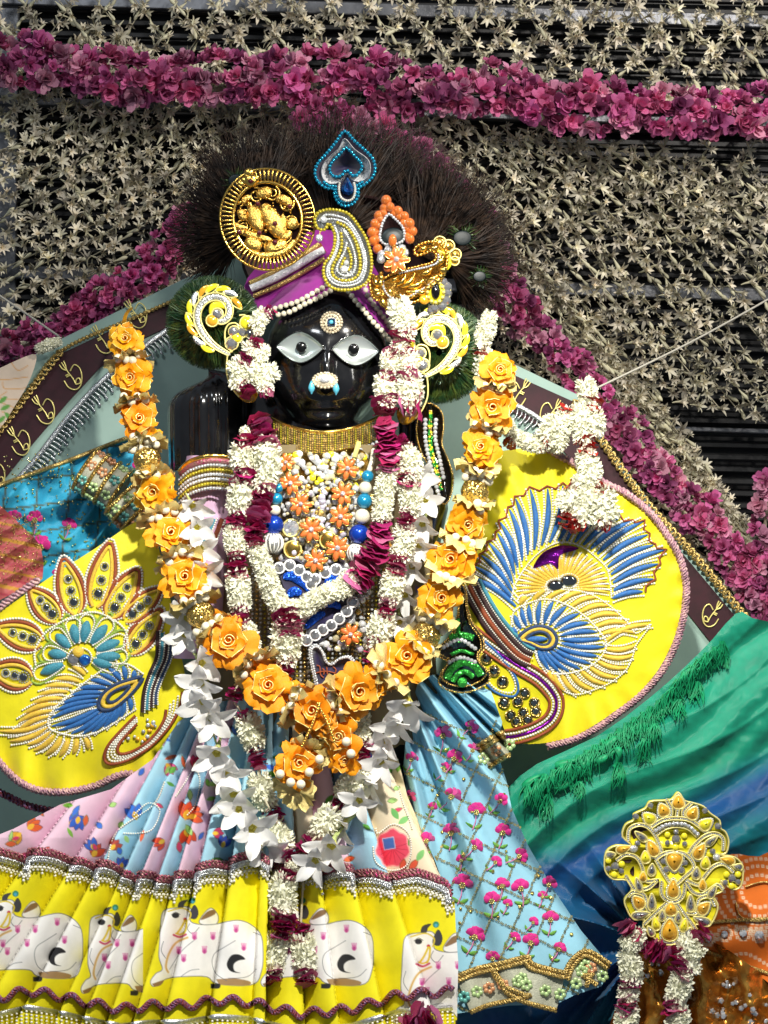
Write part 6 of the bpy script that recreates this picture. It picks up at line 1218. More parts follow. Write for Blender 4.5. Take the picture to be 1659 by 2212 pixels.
# ================================================================ jasmine and rose petal garlands
def YY(x, y, Y): return min(Y, float(sfS(x, y))-.024) if (y > 1560 and x < 960) else Y
def rw(name, label, items, Y, group=None, mat2=None, dirs=None, tw=True):
    t = thing(name, label, 'garland', P(items[0][1], items[0][2], Y), group)
    pts = np.array([(i[1], i[2]) for i in items], float)
    if tw: mb = MB(); q = smooth(pts, 5); mb.tube(PN(q[:, 0], q[:, 1], [YY(a_, b_, Y)+.004 for a_, b_ in q]), S(2.5), 5); obj(mb, 'thread', M['twine'], t)
    for k, it in enumerate(items):
        d = pts[min(k+1, len(pts)-1)]-pts[max(k-1, 0)]; d = d/(np.linalg.norm(d)+1e-9); ax = Vector((d[0], R(-.12, .12), -d[1])); r = it[3]; yo = it[4] if len(it) > 4 else 0.
        if it[0] == 'w': inst(random.choice(JAS), 'jasmine_cluster', t, P(it[1], it[2], YY(it[1], it[2], Y)), aim(ax, R(0, 6)), (S(r)*1.02, S(r)*1.02, S(r)*1.18))
        else:
            n = 6 if it[0] == 'm' else 4; L = r*1.15
            for j in range(n):
                o = (j/(n-1)-.5)*L; mesh = random.choice(DISC if random.random() < .75 else DISCP) if it[0] == 'm' else random.choice(DISCR)
                inst(mesh, 'rose_petal', t, P(it[1]+d[0]*o+R(-2, 2), it[2]+d[1]*o+R(-2, 2), YY(it[1], it[2], Y)+R(-.004, .002)), aim(ax+Vector((R(-.3, .3), R(-.55, .1), R(-.3, .3))), R(0, 6)), S(r)*R(.75, 1.08))
    return t
def zi(L): return [(k, *z4(x, y), r) for k, x, y, r in L]
rw('flower_garland', 'inner garland of jasmine with long rose petal stacks looped across the chest', zi([('m', 355, 165, 24), ('m', 375, 215, 25), ('m', 395, 275, 27), ('w', 400, 360, 33), ('w', 410, 460, 31), ('w', 395, 540, 27), ('m', 385, 620, 22), ('m', 365, 685, 24), ('m', 350, 750, 25), ('m', 335, 815, 24), ('m', 325, 880, 22), ('m', 320, 930, 20), ('w', 340, 1010, 24), ('w', 375, 1090, 25), ('w', 405, 1180, 26), ('w', 440, 1270, 26), ('w', 490, 1345, 25), ('w', 590, 1380, 26), ('w', 670, 1345, 25), ('w', 740, 1300, 25), ('w', 830, 1260, 25), ('w', 895, 1240, 25), ('w', 945, 1185, 25), ('m', 1010, 1180, 28), ('m', 1045, 1110, 30), ('m', 1085, 1045, 29), ('m', 1110, 980, 27), ('m', 1130, 910, 26), ('m', 1145, 845, 23), ('w', 1150, 755, 24), ('w', 1160, 670, 24), ('w', 1165, 590, 25), ('w', 1180, 510, 26), ('m', 1185, 440, 25), ('m', 1190, 375, 26), ('m', 1185, 305, 27), ('m', 1175, 235, 25), ('m', 1165, 190, 22)]), -.088)
rw('garland_tassel', 'short jasmine and magenta petal tassel hanging under the inner garland', zi([('m', 535, 1430, 31), ('m', 545, 1490, 32), ('w', 530, 1560, 38), ('w', 525, 1630, 34), ('m', 520, 1730, 20), ('m', 525, 1780, 18)]), -.092)
left = zi([('w', 262, 240, 14), ('m', 265, 300, 22), ('w', 240, 395, 30), ('w', 270, 420, 28), ('m', 250, 515, 26), ('w', 235, 620, 31), ('w', 225, 680, 30), ('m', 205, 770, 21), ('m', 200, 830, 22), ('w', 195, 915, 28), ('w', 205, 970, 25), ('m', 205, 1050, 21), ('m', 205, 1120, 22), ('w', 215, 1215, 29), ('w', 225, 1300, 28), ('m', 225, 1390, 19), ('m', 235, 1450, 18), ('w', 280, 1530, 24), ('w', 300, 1600, 22), ('m', 330, 1690, 18)])
left += [('m', 505, 1500, 18), ('m', 528, 1545, 16), ('w', 540, 1572, 31), ('w', 545, 1590, 29), ('m', 552, 1630, 18), ('m', 560, 1650, 17), ('w', 562, 1700, 30), ('w', 570, 1722, 28), ('m', 585, 1752, 20), ('m', 595, 1768, 19), ('w', 590, 1795, 32), ('w', 605, 1812, 30), ('m', 625, 1848, 16), ('w', 628, 1872, 14), ('m', 622, 1890, 19), ('w', 610, 1925, 34), ('w', 612, 1955, 32), ('m', 612, 1990, 26), ('m', 608, 2012, 24), ('w', 590, 2052, 32), ('w', 588, 2078, 30), ('m', 586, 2108, 24)]
rw('flower_garland', 'long outer jasmine and rose petal garland, left side, ending in a skirt tassel', left, -.086, 'long outer garland halves')
right = zi([('m', 1275, 300, 22), ('w', 1325, 395, 26), ('w', 1340, 460, 27), ('m', 1315, 545, 24), ('w', 1330, 630, 28), ('w', 1335, 700, 26), ('m', 1300, 770, 19), ('m', 1305, 830, 20), ('w', 1290, 915, 29), ('w', 1285, 985, 27), ('m', 1250, 1075, 23), ('m', 1235, 1120, 22), ('w', 1220, 1205, 29), ('w', 1205, 1275, 27), ('m', 1185, 1345, 20), ('m', 1175, 1400, 19), ('w', 1145, 1490, 31), ('w', 1130, 1555, 28), ('m', 1110, 1630, 23), ('m', 1085, 1690, 20)])
right += [('m', 800, 1500, 17), ('w', 775, 1560, 27), ('w', 778, 1580, 27), ('m', 788, 1612, 19), ('m', 785, 1635, 18), ('w', 770, 1680, 31), ('w', 752, 1700, 29), ('m', 735, 1735, 20), ('w', 705, 1775, 32), ('w', 692, 1795, 30), ('m', 665, 1828, 24), ('m', 650, 1842, 22), ('w', 655, 1885, 14), ('m', 650, 2010, 24), ('w', 655, 2050, 32), ('w', 658, 2080, 30), ('m', 662, 2112, 24)]
rw('flower_garland', 'long outer jasmine and rose petal garland, right side, joining the tassel on the skirt', right, -.0865, 'long outer garland halves')
zH = zr(600, 450, 1500)
def zh(L): return [(k, *zH(x, y), r) for k, x, y, r in L]
rw('ear_garland', 'jasmine ear tassel with pink petals hanging over the left gold ear ornament', zh([('m', 500, 850, 15), ('w', 460, 880, 22), ('w', 455, 920, 14), ('m', 440, 985, 17), ('w', 420, 1010, 19), ('w', 465, 1030, 20), ('m', 400, 1055, 18), ('w', 370, 1100, 26), ('w', 430, 1110, 27), ('w', 490, 1120, 25), ('w', 370, 1140, 22), ('w', 470, 1160, 22), ('m', 400, 1180, 20), ('m', 490, 1195, 14)]), -.05, 'ear garlands', tw=False)
rw('ear_garland', 'jasmine ear tassel in two strands with pink petals below the gold peacock brooch', zh([('w', 1070, 860, 32), ('w', 1080, 900, 31), ('m', 1075, 950, 27), ('w', 1060, 1000, 22), ('m', 1030, 1025, 18), ('m', 1095, 1030, 18), ('w', 1020, 1070, 24), ('w', 1100, 1070, 27), ('m', 1015, 1130, 20), ('m', 1105, 1120, 22), ('w', 1000, 1175, 28), ('w', 1110, 1175, 32), ('w', 1005, 1215, 26), ('w', 1110, 1215, 30), ('m', 1000, 1255, 26), ('m', 1110, 1250, 30), ('w', 1110, 1270, 14)]), -.05, 'ear garlands', tw=False)
zW = lambda L: [(k, *z6(x, y), r) for k, x, y, r in L]
JW = 18
rw('white_garland', 'white jasmine garland with red petals swagged from the throne back to the orange garland', zW([('w', 365, 60, 20), ('w', 350, 110, 26), ('w', 330, 155, 27), ('r', 325, 205, 22), ('w', 340, 245, 28), ('w', 330, 280, 26)])+zW([('w', 455, 555, 20), ('r', 460, 630, 16), ('w', 500, 600, 17), ('w', 545, 625, 22), ('w', 590, 640, 20), ('r', 615, 635, 18), ('w', 640, 590, 28), ('w', 680, 560, 30), ('w', 690, 620, 24), ('r', 720, 480, 16), ('w', 720, 520, 24)]), .02)
rw('white_garland', 'white jasmine tassel with red petals hanging over the top of the right yellow roundel', zW([('w', 820, 385, 26), ('w', 830, 420, 24), ('r', 845, 455, 22), ('w', 800, 510, 30), ('w', 850, 530, 30), ('w', 810, 575, 28), ('r', 820, 635, 24), ('r', 830, 655, 20), ('w', 820, 710, 27), ('w', 835, 765, 30), ('w', 810, 800, 26), ('r', 750, 830, 16), ('r', 880, 840, 18), ('w', 750, 890, 32), ('w', 830, 880, 32), ('w', 890, 900, 32), ('w', 790, 950, 30), ('w', 905, 960, 30), ('r', 735, 990, 24), ('r', 900, 1005, 18), ('r', 770, 1005, 18)]), .015, tw=False)
rw('white_garland', 'tiny white flower knot tied at the left corner of the throne back', [('w', 90, 752, 15), ('w', 105, 745, 17), ('w', 120, 740, 14)], .21)
# ================================================================ silk frangipani garlands
def petal2(mb, phi, L, w, a0, a1, r0=0., z0=0., segs=6, cols=5, peak=.62, cup=.2, ruf=.0, m=0, base=.2, tip=.15, twist=0.):
    t = np.linspace(0, 1, segs+1); a = a0+(a1-a0)*t; dr = np.sin(a)*L/segs; dz = np.cos(a)*L/segs
    r = r0+np.r_[0, np.cumsum((dr[1:]+dr[:-1])/2)]; z = z0+np.r_[0, np.cumsum((dz[1:]+dz[:-1])/2)]
    pw = np.where(t < peak, base+(1-base)*np.sin(t/peak*PI/2), tip+(1-tip)*np.cos((t-peak)/(1-peak+1e-6)*PI/2)**.7)*w/2
    er = np.array((math.cos(phi), math.sin(phi), 0)); et = np.array((-math.sin(phi), math.cos(phi), 0)); ez = np.array((0, 0, 1.)); u = np.linspace(-1, 1, cols); V = np.zeros((segs+1, cols, 3)); p1, p2 = R(0, 6), R(0, 6)
    for i in range(segs+1):
        nrm = -er*math.cos(a[i])+ez*math.sin(a[i])
        for j in range(cols):
            V[i, j] = er*r[i]+ez*z[i]+et*pw[i]*u[j]+nrm*(cup*pw[i]*u[j]**2+ruf*t[i]*(math.sin(u[j]*3.4+p1)+.7*math.sin(u[j]*7+p2+t[i]*4))+twist*u[j]*pw[i]*t[i])
    mb.grid(V, m); return V
def plumeria(i):
    mb = MB()
    for k in range(5):
        nf0 = len(mb.f); petal2(mb, k*2*PI/5+R(-.12, .12), R(1.05, 1.25), R(.44, .54), .1, R(1.2, 1.75), .05, 0, 8, 5, .55, .18, .025, 0, .25, .08, .35)
        mb.m[nf0:nf0+8] = [2]*8
    mb.tube(np.array([(0, 0, -.75), (0, 0, -.4), (0, 0, -.05), (0, 0, .12)]), [.035, .05, .09, .13], 7, 1)
    mb.sphere((0, 0, .10), .12, 8, 5, (1, 1, 1), 2)
    return mb.mesh('frangipani', [M['plum'], M['stem'], M['throat']])
PLU = [plumeria(i) for i in range(5)]
zF = zr(700, 2500, 1000)
def plum_chain(pts, Y, label, spread=.3, size=64):
    p = np.array(pts, float); t = thing('frangipani_garland', label, 'garland', P(p[0][0], p[0][1], Y), 'white silk flower garlands'); q = smooth(p, 5); mb = MB(); mb.tube(PN(q[:, 0], q[:, 1], [(YY(a_, b_, Y) if b_ > 1420 else Y+.045)+.008 for a_, b_ in q]), S(2.2), 5); obj(mb, 'stem', M['stem'], t)
    for i, (x, y) in enumerate(p):
        d = p[min(i+1, len(p)-1)]-p[max(i-1, 0)]; d /= np.linalg.norm(d)+1e-9
        inst(random.choice(PLU), 'frangipani', t, P(x, y, (YY(x, y, Y) if y > 1400 else Y+.035)-R(0, .008)), aim((d[0]*.8+R(-spread, spread), -R(.7, 1.3), (-d[1])*.55+R(-spread, spread)), R(0, 6)), S(size if y > 1400 else 56)*R(.85, 1.12))
plum_chain([(412, 1085), (422, 1135), (432, 1180), (436, 1230), (432, 1280), (412, 1330), (402, 1365)]+zl(zF, [(130, 130), (150, 250), (165, 360), (185, 480), (250, 700), (290, 830), (350, 960), (390, 1080), (450, 1200), (530, 1310)]), -.078, 'white silk frangipani garland hanging down the left side under the orange garland')
plum_chain(zl(z4, [(1370, 520), (1420, 660), (1420, 800), (1390, 940), (1360, 1080), (1310, 1260), (1260, 1440)])+zl(zF, [(1480, 370), (1410, 500), (1360, 630), (1310, 760), (1250, 890), (1180, 1020), (1090, 1170), (1000, 1300), (900, 1400)]), -.078, 'white silk frangipani garland hanging down the right side under the orange garland')
# ================================================================ orange satin rose garland
def satin_rose(i):
    mb = MB(); e = []
    for k in range(6): e.append(petal2(mb, k*PI/3+R(-.25, .25), R(.8, 1.15), R(.7, 1.15), .9, R(1.6, 2.4), .08, -.18, 6, 7, .75, R(-.15, .25), R(.07, .14), 0, .5, .6))
    for k in range(5): e.append(petal2(mb, k*2*PI/5+R(-.3, .3)+.3, R(.62, .78), R(.75, .95), .45, R(1.5, 1.9), .07, -.02, 6, 7, .8, R(.0, .3), .06, 0, .5, .8))
    for k in range(4): e.append(petal2(mb, k*PI/2+R(-.3, .3), R(.42, .5), R(.55, .7), .15, R(.9, 1.5), .06, .06, 5, 7, .8, .45, .03, 0, .6, .85))
    a = np.linspace(0, 4.6*PI, 44); rr = np.linspace(.30, .05, 44); h0 = .12+.10*np.linspace(0, 1, 44); V = np.stack([np.stack([np.cos(a)*rr, np.sin(a)*rr, h0-.12], 1), np.stack([np.cos(a)*rr*1.12, np.sin(a)*rr*1.12, h0+.20], 1)]); mb.grid(V, 0)
    mb.tube(V[1], .022, 5, 1)
    for v in random.sample(e, 8): mb.tube(v[-1], .02, 5, 1)
    return mb.mesh('satin_rose', [M['satin'], M['goldtube']])
def gold_frill(i):
    mb = MB()
    for k in range(9): petal2(mb, k*2*PI/9+R(-.2, .2), R(.8, 1.1), R(.6, .85), 1.0, R(1.3, 2.0), .15, R(-.12, .12), 5, 6, .8, R(-.3, .4), .13, 0, .5, .8)
    return mb.mesh('gold_frill', [M['organza']])
ROS = [satin_rose(i) for i in range(6)]; FRL = [gold_frill(i) for i in range(4)]
OG = thing('orange_rose_garland', 'long garland of orange satin roses, gold frills and cream pearls in a wide V', 'garland', P(675, 1530, -.11))
def Yo(x, y): return -.118+.10*np.clip(abs(x-690)/420., 0, 1)**1.6
og = [('r', 272, 735, 42), ('f', 280, 775, 36), ('r', 285, 815, 44), ('f', 292, 860, 38), ('r', 300, 905, 44), ('f', 312, 950, 36), ('b', 318, 992, 30), ('f', 330, 1025, 38), ('r', 335, 1062, 46), ('f', 352, 1110, 40), ('r', 367, 1152, 46), ('f', 385, 1200, 40), ('r', 400, 1246, 48), ('f', 420, 1290, 40), ('b', 434, 1328, 31), ('f', 455, 1352, 38), ('r', 495, 1385, 54), ('f', 545, 1432, 42), ('r', 580, 1482, 50), ('f', 632, 1515, 42), ('r', 678, 1535, 50), ('f', 725, 1515, 40), ('r', 772, 1492, 50), ('r', 805, 1478, 34), ('f', 832, 1450, 42), ('r', 880, 1418, 50), ('f', 905, 1395, 36), ('b', 920, 1372, 31), ('f', 940, 1340, 38), ('r', 953, 1290, 48), ('f', 968, 1248, 40), ('r', 978, 1208, 46), ('f', 995, 1168, 40), ('r', 1008, 1132, 46), ('f', 1020, 1092, 36), ('b', 1026, 1062, 30), ('f', 1035, 1018, 36), ('r', 1040, 968, 46), ('f', 1052, 925, 38), ('r', 1062, 880, 46), ('f', 1068, 838, 36), ('r', 1078, 800, 38)]
op = np.array([(i[1], i[2]) for i in og], float); q = smooth(op, 4); mb = MB(); mb.tube(PN(q[:, 0], q[:, 1], [float(Yo(*p))+.01 for p in q]), S(7), 6); obj(mb, 'cord', M['satin'], OG)
for k, (kd, x, y, r) in enumerate(og):
    d = op[min(k+1, len(op)-1)]-op[max(k-1, 0)]; d /= np.linalg.norm(d); Y = float(Yo(x, y)); nrm = np.array((-d[1], d[0]))
    if kd == 'r':
        o = R(-.35, .35); inst(random.choice(ROS), 'satin_rose', OG, P(x, y, Y-.012), aim((R(-.35, .35), -1, R(-.1, .45)), R(0, 6)), S(r)*R(.92, 1.12))
        
        for s_ in (-1, 1): inst(random.choice(ROS), 'satin_rose', OG, P(x+nrm[0]*r*.3*s_+R(-3, 3), y+nrm[1]*r*.3*s_+R(-3, 3), Y+.004), aim((nrm[0]*s_*1.1+R(-.3, .3), -.6, -nrm[1]*s_*1.1+R(-.3, .3)), R(0, 6)), S(r)*R(.72, .9))
    elif kd == 'f':
        inst(random.choice(FRL), 'gold_frill', OG, P(x, y, Y-.006), aim((d[0], R(-.7, -.2), -d[1]), R(0, 6)), S(r)*1.28)
        for s_ in (-1, 1): inst(random.choice(ROS), 'satin_rose', OG, P(x+nrm[0]*r*.45*s_+R(-4, 4), y+nrm[1]*r*.45*s_+R(-4, 4), Y+.008), aim((nrm[0]*s_+R(-.3, .3), -.8, -nrm[1]*s_+R(-.3, .3)), R(0, 6)), S(r)*R(.55, .75))
        for j in range(4):
            o = (j-1.5)/1.5*r*.62; bead('ivory', 'cream_pearl', OG, P(x+nrm[0]*o+R(-4, 4)+d[0]*R(-7, 7), y+nrm[1]*o+R(-4, 4)+d[1]*R(-7, 7), Y-S(r)*.75*math.sqrt(max(.1, 1-(o/r)**2))-.002), S(9.6)*R(.92, 1.06))
    else:
        mb = MB(); mb.sphere(P(x, y, Y-.004), S(r), 20, 12); obj(mb, 'gold_glitter_ball', M['goldglit'], OG)
        for s_ in (-1, 1):
            for j in range(4):
                o = (j-1.5)/1.5*r*.85; bead('ivory', 'cream_pearl', OG, P(x+nrm[0]*o+d[0]*s_*r*.9, y+nrm[1]*o+d[1]*s_*r*.9, Y-S(r)*.5), S(9.4))
q = smooth([(276, 735), (268, 705), (272, 680), (284, 665)], 5); mb = MB(); mb.strip(PN(q[:, 0], q[:, 1], np.linspace(-.02, .20, len(q))), S(10), S(2), 5); obj(mb, 'ribbon_loop', M['satin'], OG)
for x, y, r, kd in ((642, 1648, 50, 'r'), (735, 1590, 44, 'r'), (705, 1560, 36, 'r'), (745, 1640, 34, 'r'), (668, 1622, 40, 'f'), (722, 1612, 40, 'f'), (640, 1705, 40, 'f'), (625, 1690, 34, 'f')):
    Y = -.125
    if kd == 'r': inst(random.choice(ROS), 'satin_rose', OG, P(x, y, Y-.008), aim((R(-.3, .3), -1, R(-.2, .3)), R(0, 6)), S(r))
    else: inst(random.choice(FRL), 'gold_frill', OG, P(x, y, Y), aim((R(-.4, .4), -.8, R(-.6, 0)), R(0, 6)), S(r))
for x, y in ((605, 1672), (628, 1690), (650, 1694), (668, 1668), (748, 1602), (758, 1628), (690, 1640)): bead('ivory', 'cream_pearl', OG, P(x, y, -.15), S(9.5))
for a, b in (((690, 1520), (652, 1612)), ((686, 1520), (722, 1600))):
    for x, y in resample(smooth([a, ((a[0]+b[0])/2+3, (a[1]+b[1])/2), b], 4), 6.2): bead('gold', 'gold_bead', OG, P(x, y, -.152), S(3.6))
# ================================================================ dark green jewelled sash
SA = thing('jewelled_sash', 'black sash with green sequins ending in a bell shape, right of the garlands', 'sash', P(1000, 1500, -.02))
def fS(x, y): return np.full(np.shape(x), -.022)
zS = zr(1650, 1500, 977.0)  # 596 px wide view of 350 photo px
kk = 350/596*.553
zS = lambda x, y: ((1650+x*350/596)*.553, (1500+y*350/596)*.553)
up = smooth(zl(zS, [(0, 150), (60, 130), (130, 190), (140, 300), (130, 400), (170, 500), (205, 620), (190, 740), (150, 800), (110, 760), (90, 640), (40, 540), (-10, 450), (-40, 300)]), 4, True); mb = MB(); mb.poly(PN(up[:, 0], up[:, 1], -.02), .006, .002); obj(mb, 'upper_strip', M['black'], SA)
lo_ = smooth(zl(zS, [(250, 1340), (290, 1380), (300, 1480), (330, 1580), (400, 1680), (410, 1760), (380, 1800), (390, 1860), (450, 1930), (420, 2000), (300, 2050), (180, 2040), (110, 1990), (130, 1910), (170, 1850), (90, 1800), (120, 1740), (180, 1680), (230, 1560)]), 4, True); mb = MB(); mb.poly(PN(lo_[:, 0], lo_[:, 1], -.02), .006, .002); obj(mb, 'bell_end', M['black'], SA)
cL = lo_.mean(0); cU = up.mean(0)
mb = MB(); pearls(mb, fS, lo_, 5, 2.6, 0, True); pearls(mb, fS, cL+(lo_-cL)*.86, 5, 2.4, 0, True); pearls(mb, fS, up, 5, 2.4, 0, True); obj(mb, 'gold_seed_beads', M['goldglit'], SA, kind='stuff')
for pts in ([(50, 180), (45, 330), (55, 450), (85, 560), (120, 700)], [(60, 180), (58, 330), (68, 450), (98, 560), (132, 700)]):
    for p in resample(smooth(zl(zS, pts), 5), 4.6): bead(random.choice(('greenjewel', 'greenjewel', 'goldglit', 'yelgem')), 'green_bead', SA, P(p[0]+R(-1, 1), p[1], -.024), S(2.8))
for pts, w_ in (([(235, 1560), (240, 1650), (240, 1720)], 9), ([(180, 1690), (260, 1670), (340, 1690)], 14), ([(190, 1800), (260, 1775), (340, 1800)], 8), ([(160, 1960), (200, 1890), (280, 1850), (350, 1880), (390, 1940)], 16), ([(200, 1980), (240, 1930), (290, 1915), (340, 1950)], 12)):
    q = smooth(zl(zS, pts), 5); mb = MB(); mb.strip(PN(q[:, 0], q[:, 1], -.0225), S(w_), S(3), 6); obj(mb, 'green_sequin_row', M['greenjewel'], SA)
for pts in ([(20, 240), (20, 360), (40, 480), (70, 600), (110, 740)], [(90, 240), (85, 360), (110, 480), (140, 620)], [(140, 1750), (250, 1700), (350, 1760)], [(180, 1850), (260, 1820), (350, 1850)]):
    q = resample(smooth(zl(zS, pts), 5), 9)
    for p in q: bead('crystal', 'crystal_teardrop', SA, P(p[0], p[1], -.024), S(4.6), (1, .5, 1.5))
bead('greenjewel', 'green_stone', SA, P(*zS(265, 1985), -.026), S(11), (1, .6, 1))
# ================================================================ yellow crown ornament of the small figure, lower right
zK = zr(2250, 3050, 750); kK = 750/1659*.553; YK = -.075
KO = thing('crown_ornament', 'yellow stone crown ornament with fanned top standing on the small garlanded figure', 'crown', P(*zK(830, 1400), YK))
half = [(885, 100), (940, 170), (1010, 190), (1100, 220), (1160, 280), (1240, 340), (1250, 410), (1290, 440), (1320, 520), (1300, 620), (1240, 640), (1370, 660), (1440, 740), (1430, 900), (1350, 940), (1250, 860), (1270, 950), (1190, 990), (1225, 1070), (1210, 1160), (1150, 1250), (1040, 1240), (1030, 1300), (930, 1370), (820, 1420)]
lh = [(720, 1390), (600, 1290), (580, 1240), (590, 1200), (490, 1190), (440, 1110), (420, 1030), (480, 950), (440, 860), (320, 850), (250, 770), (260, 620), (350, 560), (480, 560), (400, 480), (430, 380), (500, 340), (500, 290), (600, 240), (640, 180), (760, 170), (830, 160)]
ko = smooth(zl(zK, half+lh), 3, True); mb = MB(); mb.poly(PN(ko[:, 0], ko[:, 1], YK), .01, .002); obj(mb, 'base_plate', M['yelgem'], KO)
fK = lambda x, y: np.full(np.shape(x), YK)
mb = MB(); mb.tube(PN(ko[:, 0], ko[:, 1], YK-.001), S(2.0), 5, closed=True); obj(mb, 'outer_rim', M['goldtube'], KO)
mb = MB()
for e in (((490, 400), (640, 420), (560, 445), (500, 500)), ((1110, 500), (1240, 480), (1250, 560), (1170, 490)), ((470, 770), (500, 740), (500, 820), (470, 800)), ((940, 870), (1010, 940), (960, 950), (935, 920)), ((690, 860), (715, 850), (715, 920), (660, 920)), ((400, 690), (480, 680), (460, 710), (400, 700))):
    g = smooth(zl(zK, e), 4, True); m2 = MB(); m2.poly(PN(g[:, 0], g[:, 1], YK-.0012), .001, .0003); obj(m2, 'dark_opening', M['thr_dark'], KO)
def gem(x, y, w_, h_, rot, mt):
    c = np.array(zK(x, y)); t = np.linspace(0, 2*PI, 18, endpoint=False); u = np.sin(t)*w_*.5*(1-.45*np.cos(t))*1.0; v = -np.cos(t)*h_*.5; X = c[0]+(u*math.cos(rot)-v*math.sin(rot))*kK; Y = c[1]+(u*math.sin(rot)+v*math.cos(rot))*kK
    lv = []
    for s_, d in ((1.0, .0), (.92, .003), (.6, .0058), (.15, .007)): lv.append(PN(c[0]+(X-c[0])*s_, c[1]+(Y-c[1])*s_, YK-d))
    mb = MB(); mb.grid(np.array(lv), 0, closed=True); o = obj(mb, 'stone', M[mt], KO); mb = MB(); mb.tube(PN(c[0]+(X-c[0])*1.1, c[1]+(Y-c[1])*1.1, YK-.002), S(1.9), 5, closed=True); obj(mb, 'stone_rim', M['goldtube'], o)
    if w_ > 75: m2 = MB(); pearls(m2, fK, np.stack([c[0]+(X-c[0])*1.32, c[1]+(Y-c[1])*1.26], 1), 4.2, 2.1, .001, True); obj(m2, 'crystal_row', M['crystal'], KO, kind='stuff')
for a in ((885, 185, 90, 110, 0, 'ambgem'), (755, 255, 85, 110, -.45, 'ambgem'), (1010, 280, 85, 110, .5, 'ambgem'), (630, 325, 85, 110, -.85, 'yelgem'), (1125, 375, 85, 110, .9, 'yelgem'), (660, 585, 80, 140, -.5, 'ambgem'), (1070, 610, 80, 140, .55, 'ambgem'), (850, 700, 120, 150, PI, 'ambgem'), (840, 935, 85, 150, 0, 'ambgem'), (540, 1050, 85, 120, -.7, 'ambgem'), (1105, 1100, 85, 120, .8, 'ambgem'), (820, 1110, 90, 110, 0, 'ambgem'), (810, 1290, 120, 180, 0, 'ambgem'), (690, 1235, 60, 110, -.2, 'yelgem'), (935, 1250, 60, 110, .2, 'yelgem'), (600, 660, 70, 100, -.1, 'yelgem'), (1120, 710, 70, 100, .1, 'yelgem'), (580, 830, 55, 80, 0, 'ambgem'), (1095, 900, 55, 90, 0, 'ambgem'), (410, 590, 60, 120, 1.3, 'ambgem'), (1310, 690, 60, 120, -1.3, 'ambgem'), (655, 770, 60, 100, .1, 'greygem'), (1040, 800, 60, 100, .1, 'greygem'), (655, 1050, 60, 140, 0, 'greygem'), (990, 1060, 60, 140, 0, 'greygem'), (560, 1160, 60, 150, 1.4, 'greygem'), (1090, 1210, 60, 150, -1.2, 'greygem'), (745, 1165, 50, 90, 0, 'greygem'), (885, 1180, 50, 90, 0, 'greygem'), (300, 640, 50, 80, 1.4, 'greygem'), (1400, 745, 50, 80, -1.4, 'greygem'), (645, 1300, 50, 90, -.5, 'greygem'), (970, 1310, 50, 90, .5, 'greygem'), (560, 480, 50, 120, -.9, 'greygem'), (1170, 520, 50, 120, .9, 'greygem'), (540, 900, 50, 120, -.3, 'greygem'), (1180, 960, 50, 120, .5, 'greygem')): gem(*a)
for x, y, r, mt in ((865, 505, 36, 'greygem'), (865, 440, 22, 'greygem'), (790, 535, 22, 'greygem'), (940, 545, 22, 'greygem'), (790, 465, 26, 'yelgem'), (935, 475, 26, 'yelgem'), (860, 575, 28, 'yelgem'), (755, 695, 24, 'greygem'), (945, 710, 24, 'greygem'), (780, 770, 30, 'greygem'), (910, 775, 30, 'greygem'), (340, 740, 34, 'greygem'), (395, 720, 28, 'yelgem'), (330, 810, 28, 'yelgem'), (280, 690, 26, 'yelgem'), (280, 760, 24, 'greygem'), (390, 780, 24, 'greygem'), (1350, 840, 34, 'greygem'), (1300, 810, 28, 'yelgem'), (1400, 810, 28, 'yelgem'), (1345, 910, 28, 'yelgem'), (1290, 880, 24, 'greygem'), (1400, 875, 24, 'greygem'), (500, 590, 34, 'facet'), (1215, 660, 30, 'facet'), (530, 540, 24, 'greygem'), (1180, 610, 24, 'greygem'), (645, 215, 24, 'greygem'), (1115, 260, 24, 'greygem'), (515, 310, 26, 'greygem'), (1225, 390, 26, 'greygem')): bead(mt, 'round_stone', KO, P(*zK(x, y), YK-.002), S(r*kK), (1, .55, 1))
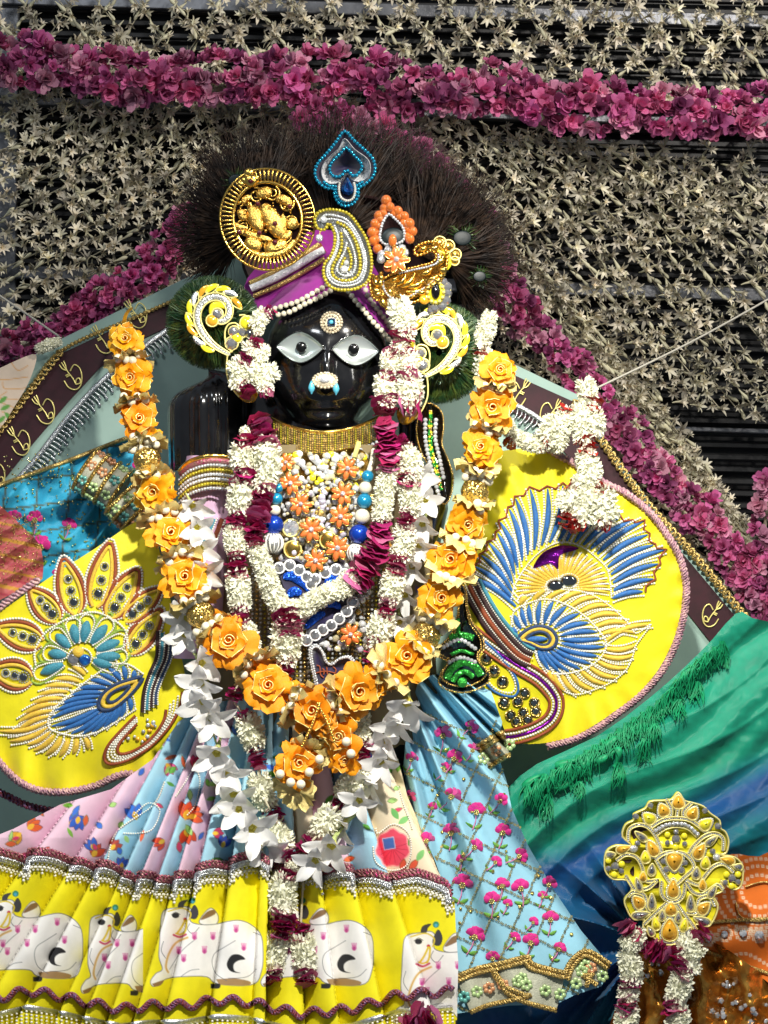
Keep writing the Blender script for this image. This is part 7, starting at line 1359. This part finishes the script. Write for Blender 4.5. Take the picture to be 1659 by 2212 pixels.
for pts in ([(650, 400), (750, 340), (870, 325), (990, 345), (1110, 430)], [(690, 470), (770, 410), (870, 390), (970, 410), (1050, 480)], [(450, 520), (460, 420), (540, 380), (620, 400), (690, 480), (740, 610)], [(1270, 600), (1270, 500), (1200, 455), (1110, 480), (1020, 560), (970, 640)], [(690, 680), (760, 630), (850, 615), (950, 640), (1020, 740), (940, 830), (840, 900), (760, 800), (690, 680)], [(350, 690), (430, 640), (520, 660), (570, 740), (600, 860), (690, 860)], [(1360, 790), (1280, 720), (1190, 740), (1110, 830), (1060, 900), (960, 860)], [(430, 820), (480, 900), (520, 940), (620, 930), (700, 860)], [(950, 870), (1010, 960), (1100, 980), (1220, 900), (1270, 940)], [(590, 1240), (680, 1150), (780, 1060)], [(1040, 1290), (960, 1180), (870, 1060)], [(740, 870), (740, 980), (800, 1040), (880, 1040), (930, 980), (940, 890)], [(450, 1000), (500, 960), (590, 990), (610, 1080), (640, 1140)], [(960, 1140), (1040, 1140), (1060, 1030), (1150, 1000), (1200, 1080)], [(870, 320), (880, 250), (885, 240)], [(780, 160), (820, 240), (820, 300)], [(1000, 190), (930, 260), (930, 310)]):
    q = smooth(zl(zK, pts), 5); n_ = np.gradient(q, axis=0); n_ /= np.linalg.norm(n_, axis=1)[:, None]; n_ = np.stack([-n_[:, 1], n_[:, 0]], 1)
    for s_ in (-3.4, 3.4): mb = MB(); g = q+n_*s_; mb.tube(PN(g[:, 0], g[:, 1], YK-.002), S(1.5), 5); obj(mb, 'gold_wire', M['goldtube'], KO)
    mb = MB(); pearls(mb, fK, q, 4.6, 2.3, .001); obj(mb, 'crystal_row', M['crystal'], KO, kind='stuff')
for x, y in resample(smooth(zl(zK, [(690, 430), (770, 385), (870, 370), (960, 385), (1050, 460)]), 5), 8.5): bead('facet', 'crystal', KO, P(x, y, YK-.004), S(4.4))
# small garlands below the crown
def sg(L): return [(k, *z8(x, y), r) for k, x, y, r in L]
rw('small_garland', 'jasmine and magenta petal garland on the left below the yellow crown ornament', sg([('m', 1040, 905, 20), ('m', 1070, 935, 20), ('w', 1090, 955, 22), ('w', 1060, 980, 20), ('m', 1130, 990, 14), ('m', 1170, 1010, 24), ('m', 1200, 1020, 22)]), -.082, 'small garlands at lower right', tw=False)
rw('small_garland', 'jasmine garland falling along the left of the copper tissue skirt', sg([('w', 1060, 1060, 27), ('w', 1070, 1100, 28), ('m', 1060, 1150, 20), ('w', 1055, 1195, 25), ('m', 1050, 1240, 24), ('w', 1050, 1290, 28), ('w', 1045, 1330, 28), ('m', 1045, 1380, 22)]), -.08, 'small garlands at lower right')
rw('small_garland', 'jasmine garland falling down the middle of the copper tissue skirt', sg([('m', 1370, 935, 22), ('w', 1310, 990, 26), ('w', 1335, 1010, 24), ('m', 1260, 1020, 18), ('w', 1320, 1060, 25), ('m', 1280, 1080, 26), ('w', 1285, 1145, 28), ('w', 1270, 1190, 28), ('m', 1250, 1250, 24), ('w', 1275, 1290, 26), ('w', 1265, 1330, 27), ('m', 1250, 1380, 22)]), -.08, 'small garlands at lower right')
mb = MB(); q = [z8(x, y) for x, y in ((1020, 905), (1180, 985), (1330, 960), (1400, 930))]; 
rw('petal_tassel', 'magenta petal tuft at the bottom edge below the lemon band', [('m', 905, 2200, 30), ('m', 930, 2208, 28), ('m', 885, 2215, 26)], -.12, tw=False)

sfM = lambda x, y: .215+.004*nz(x, y, 81, .03)
def pmar(p):
    for k in range(7):
        a = R(0, 6); p.stroke(smooth([(R(-40, 40), 780+k*22), (20+R(-20, 20), 800+k*20), (60, 790+k*24)], 5), 2.2, '#e8b070')
    for k in range(5): p.leaf(R(-20, 10), R(860, 930), 24, 10, R(-1, 1), '#6fae52')
MC = thing('marbled_cloth', 'cream and peach marbled cloth corner at the left edge under the white cord', 'cloth', P(30, 900, .21))
cloth('cloth', [(-70, 830), (0, 795), (70, 765), (78, 780), (60, 830), (30, 880), (0, 925), (-70, 990)], sfM, 2.5, M['print'], MC, pmar, sm=3, base='#efd9c2')
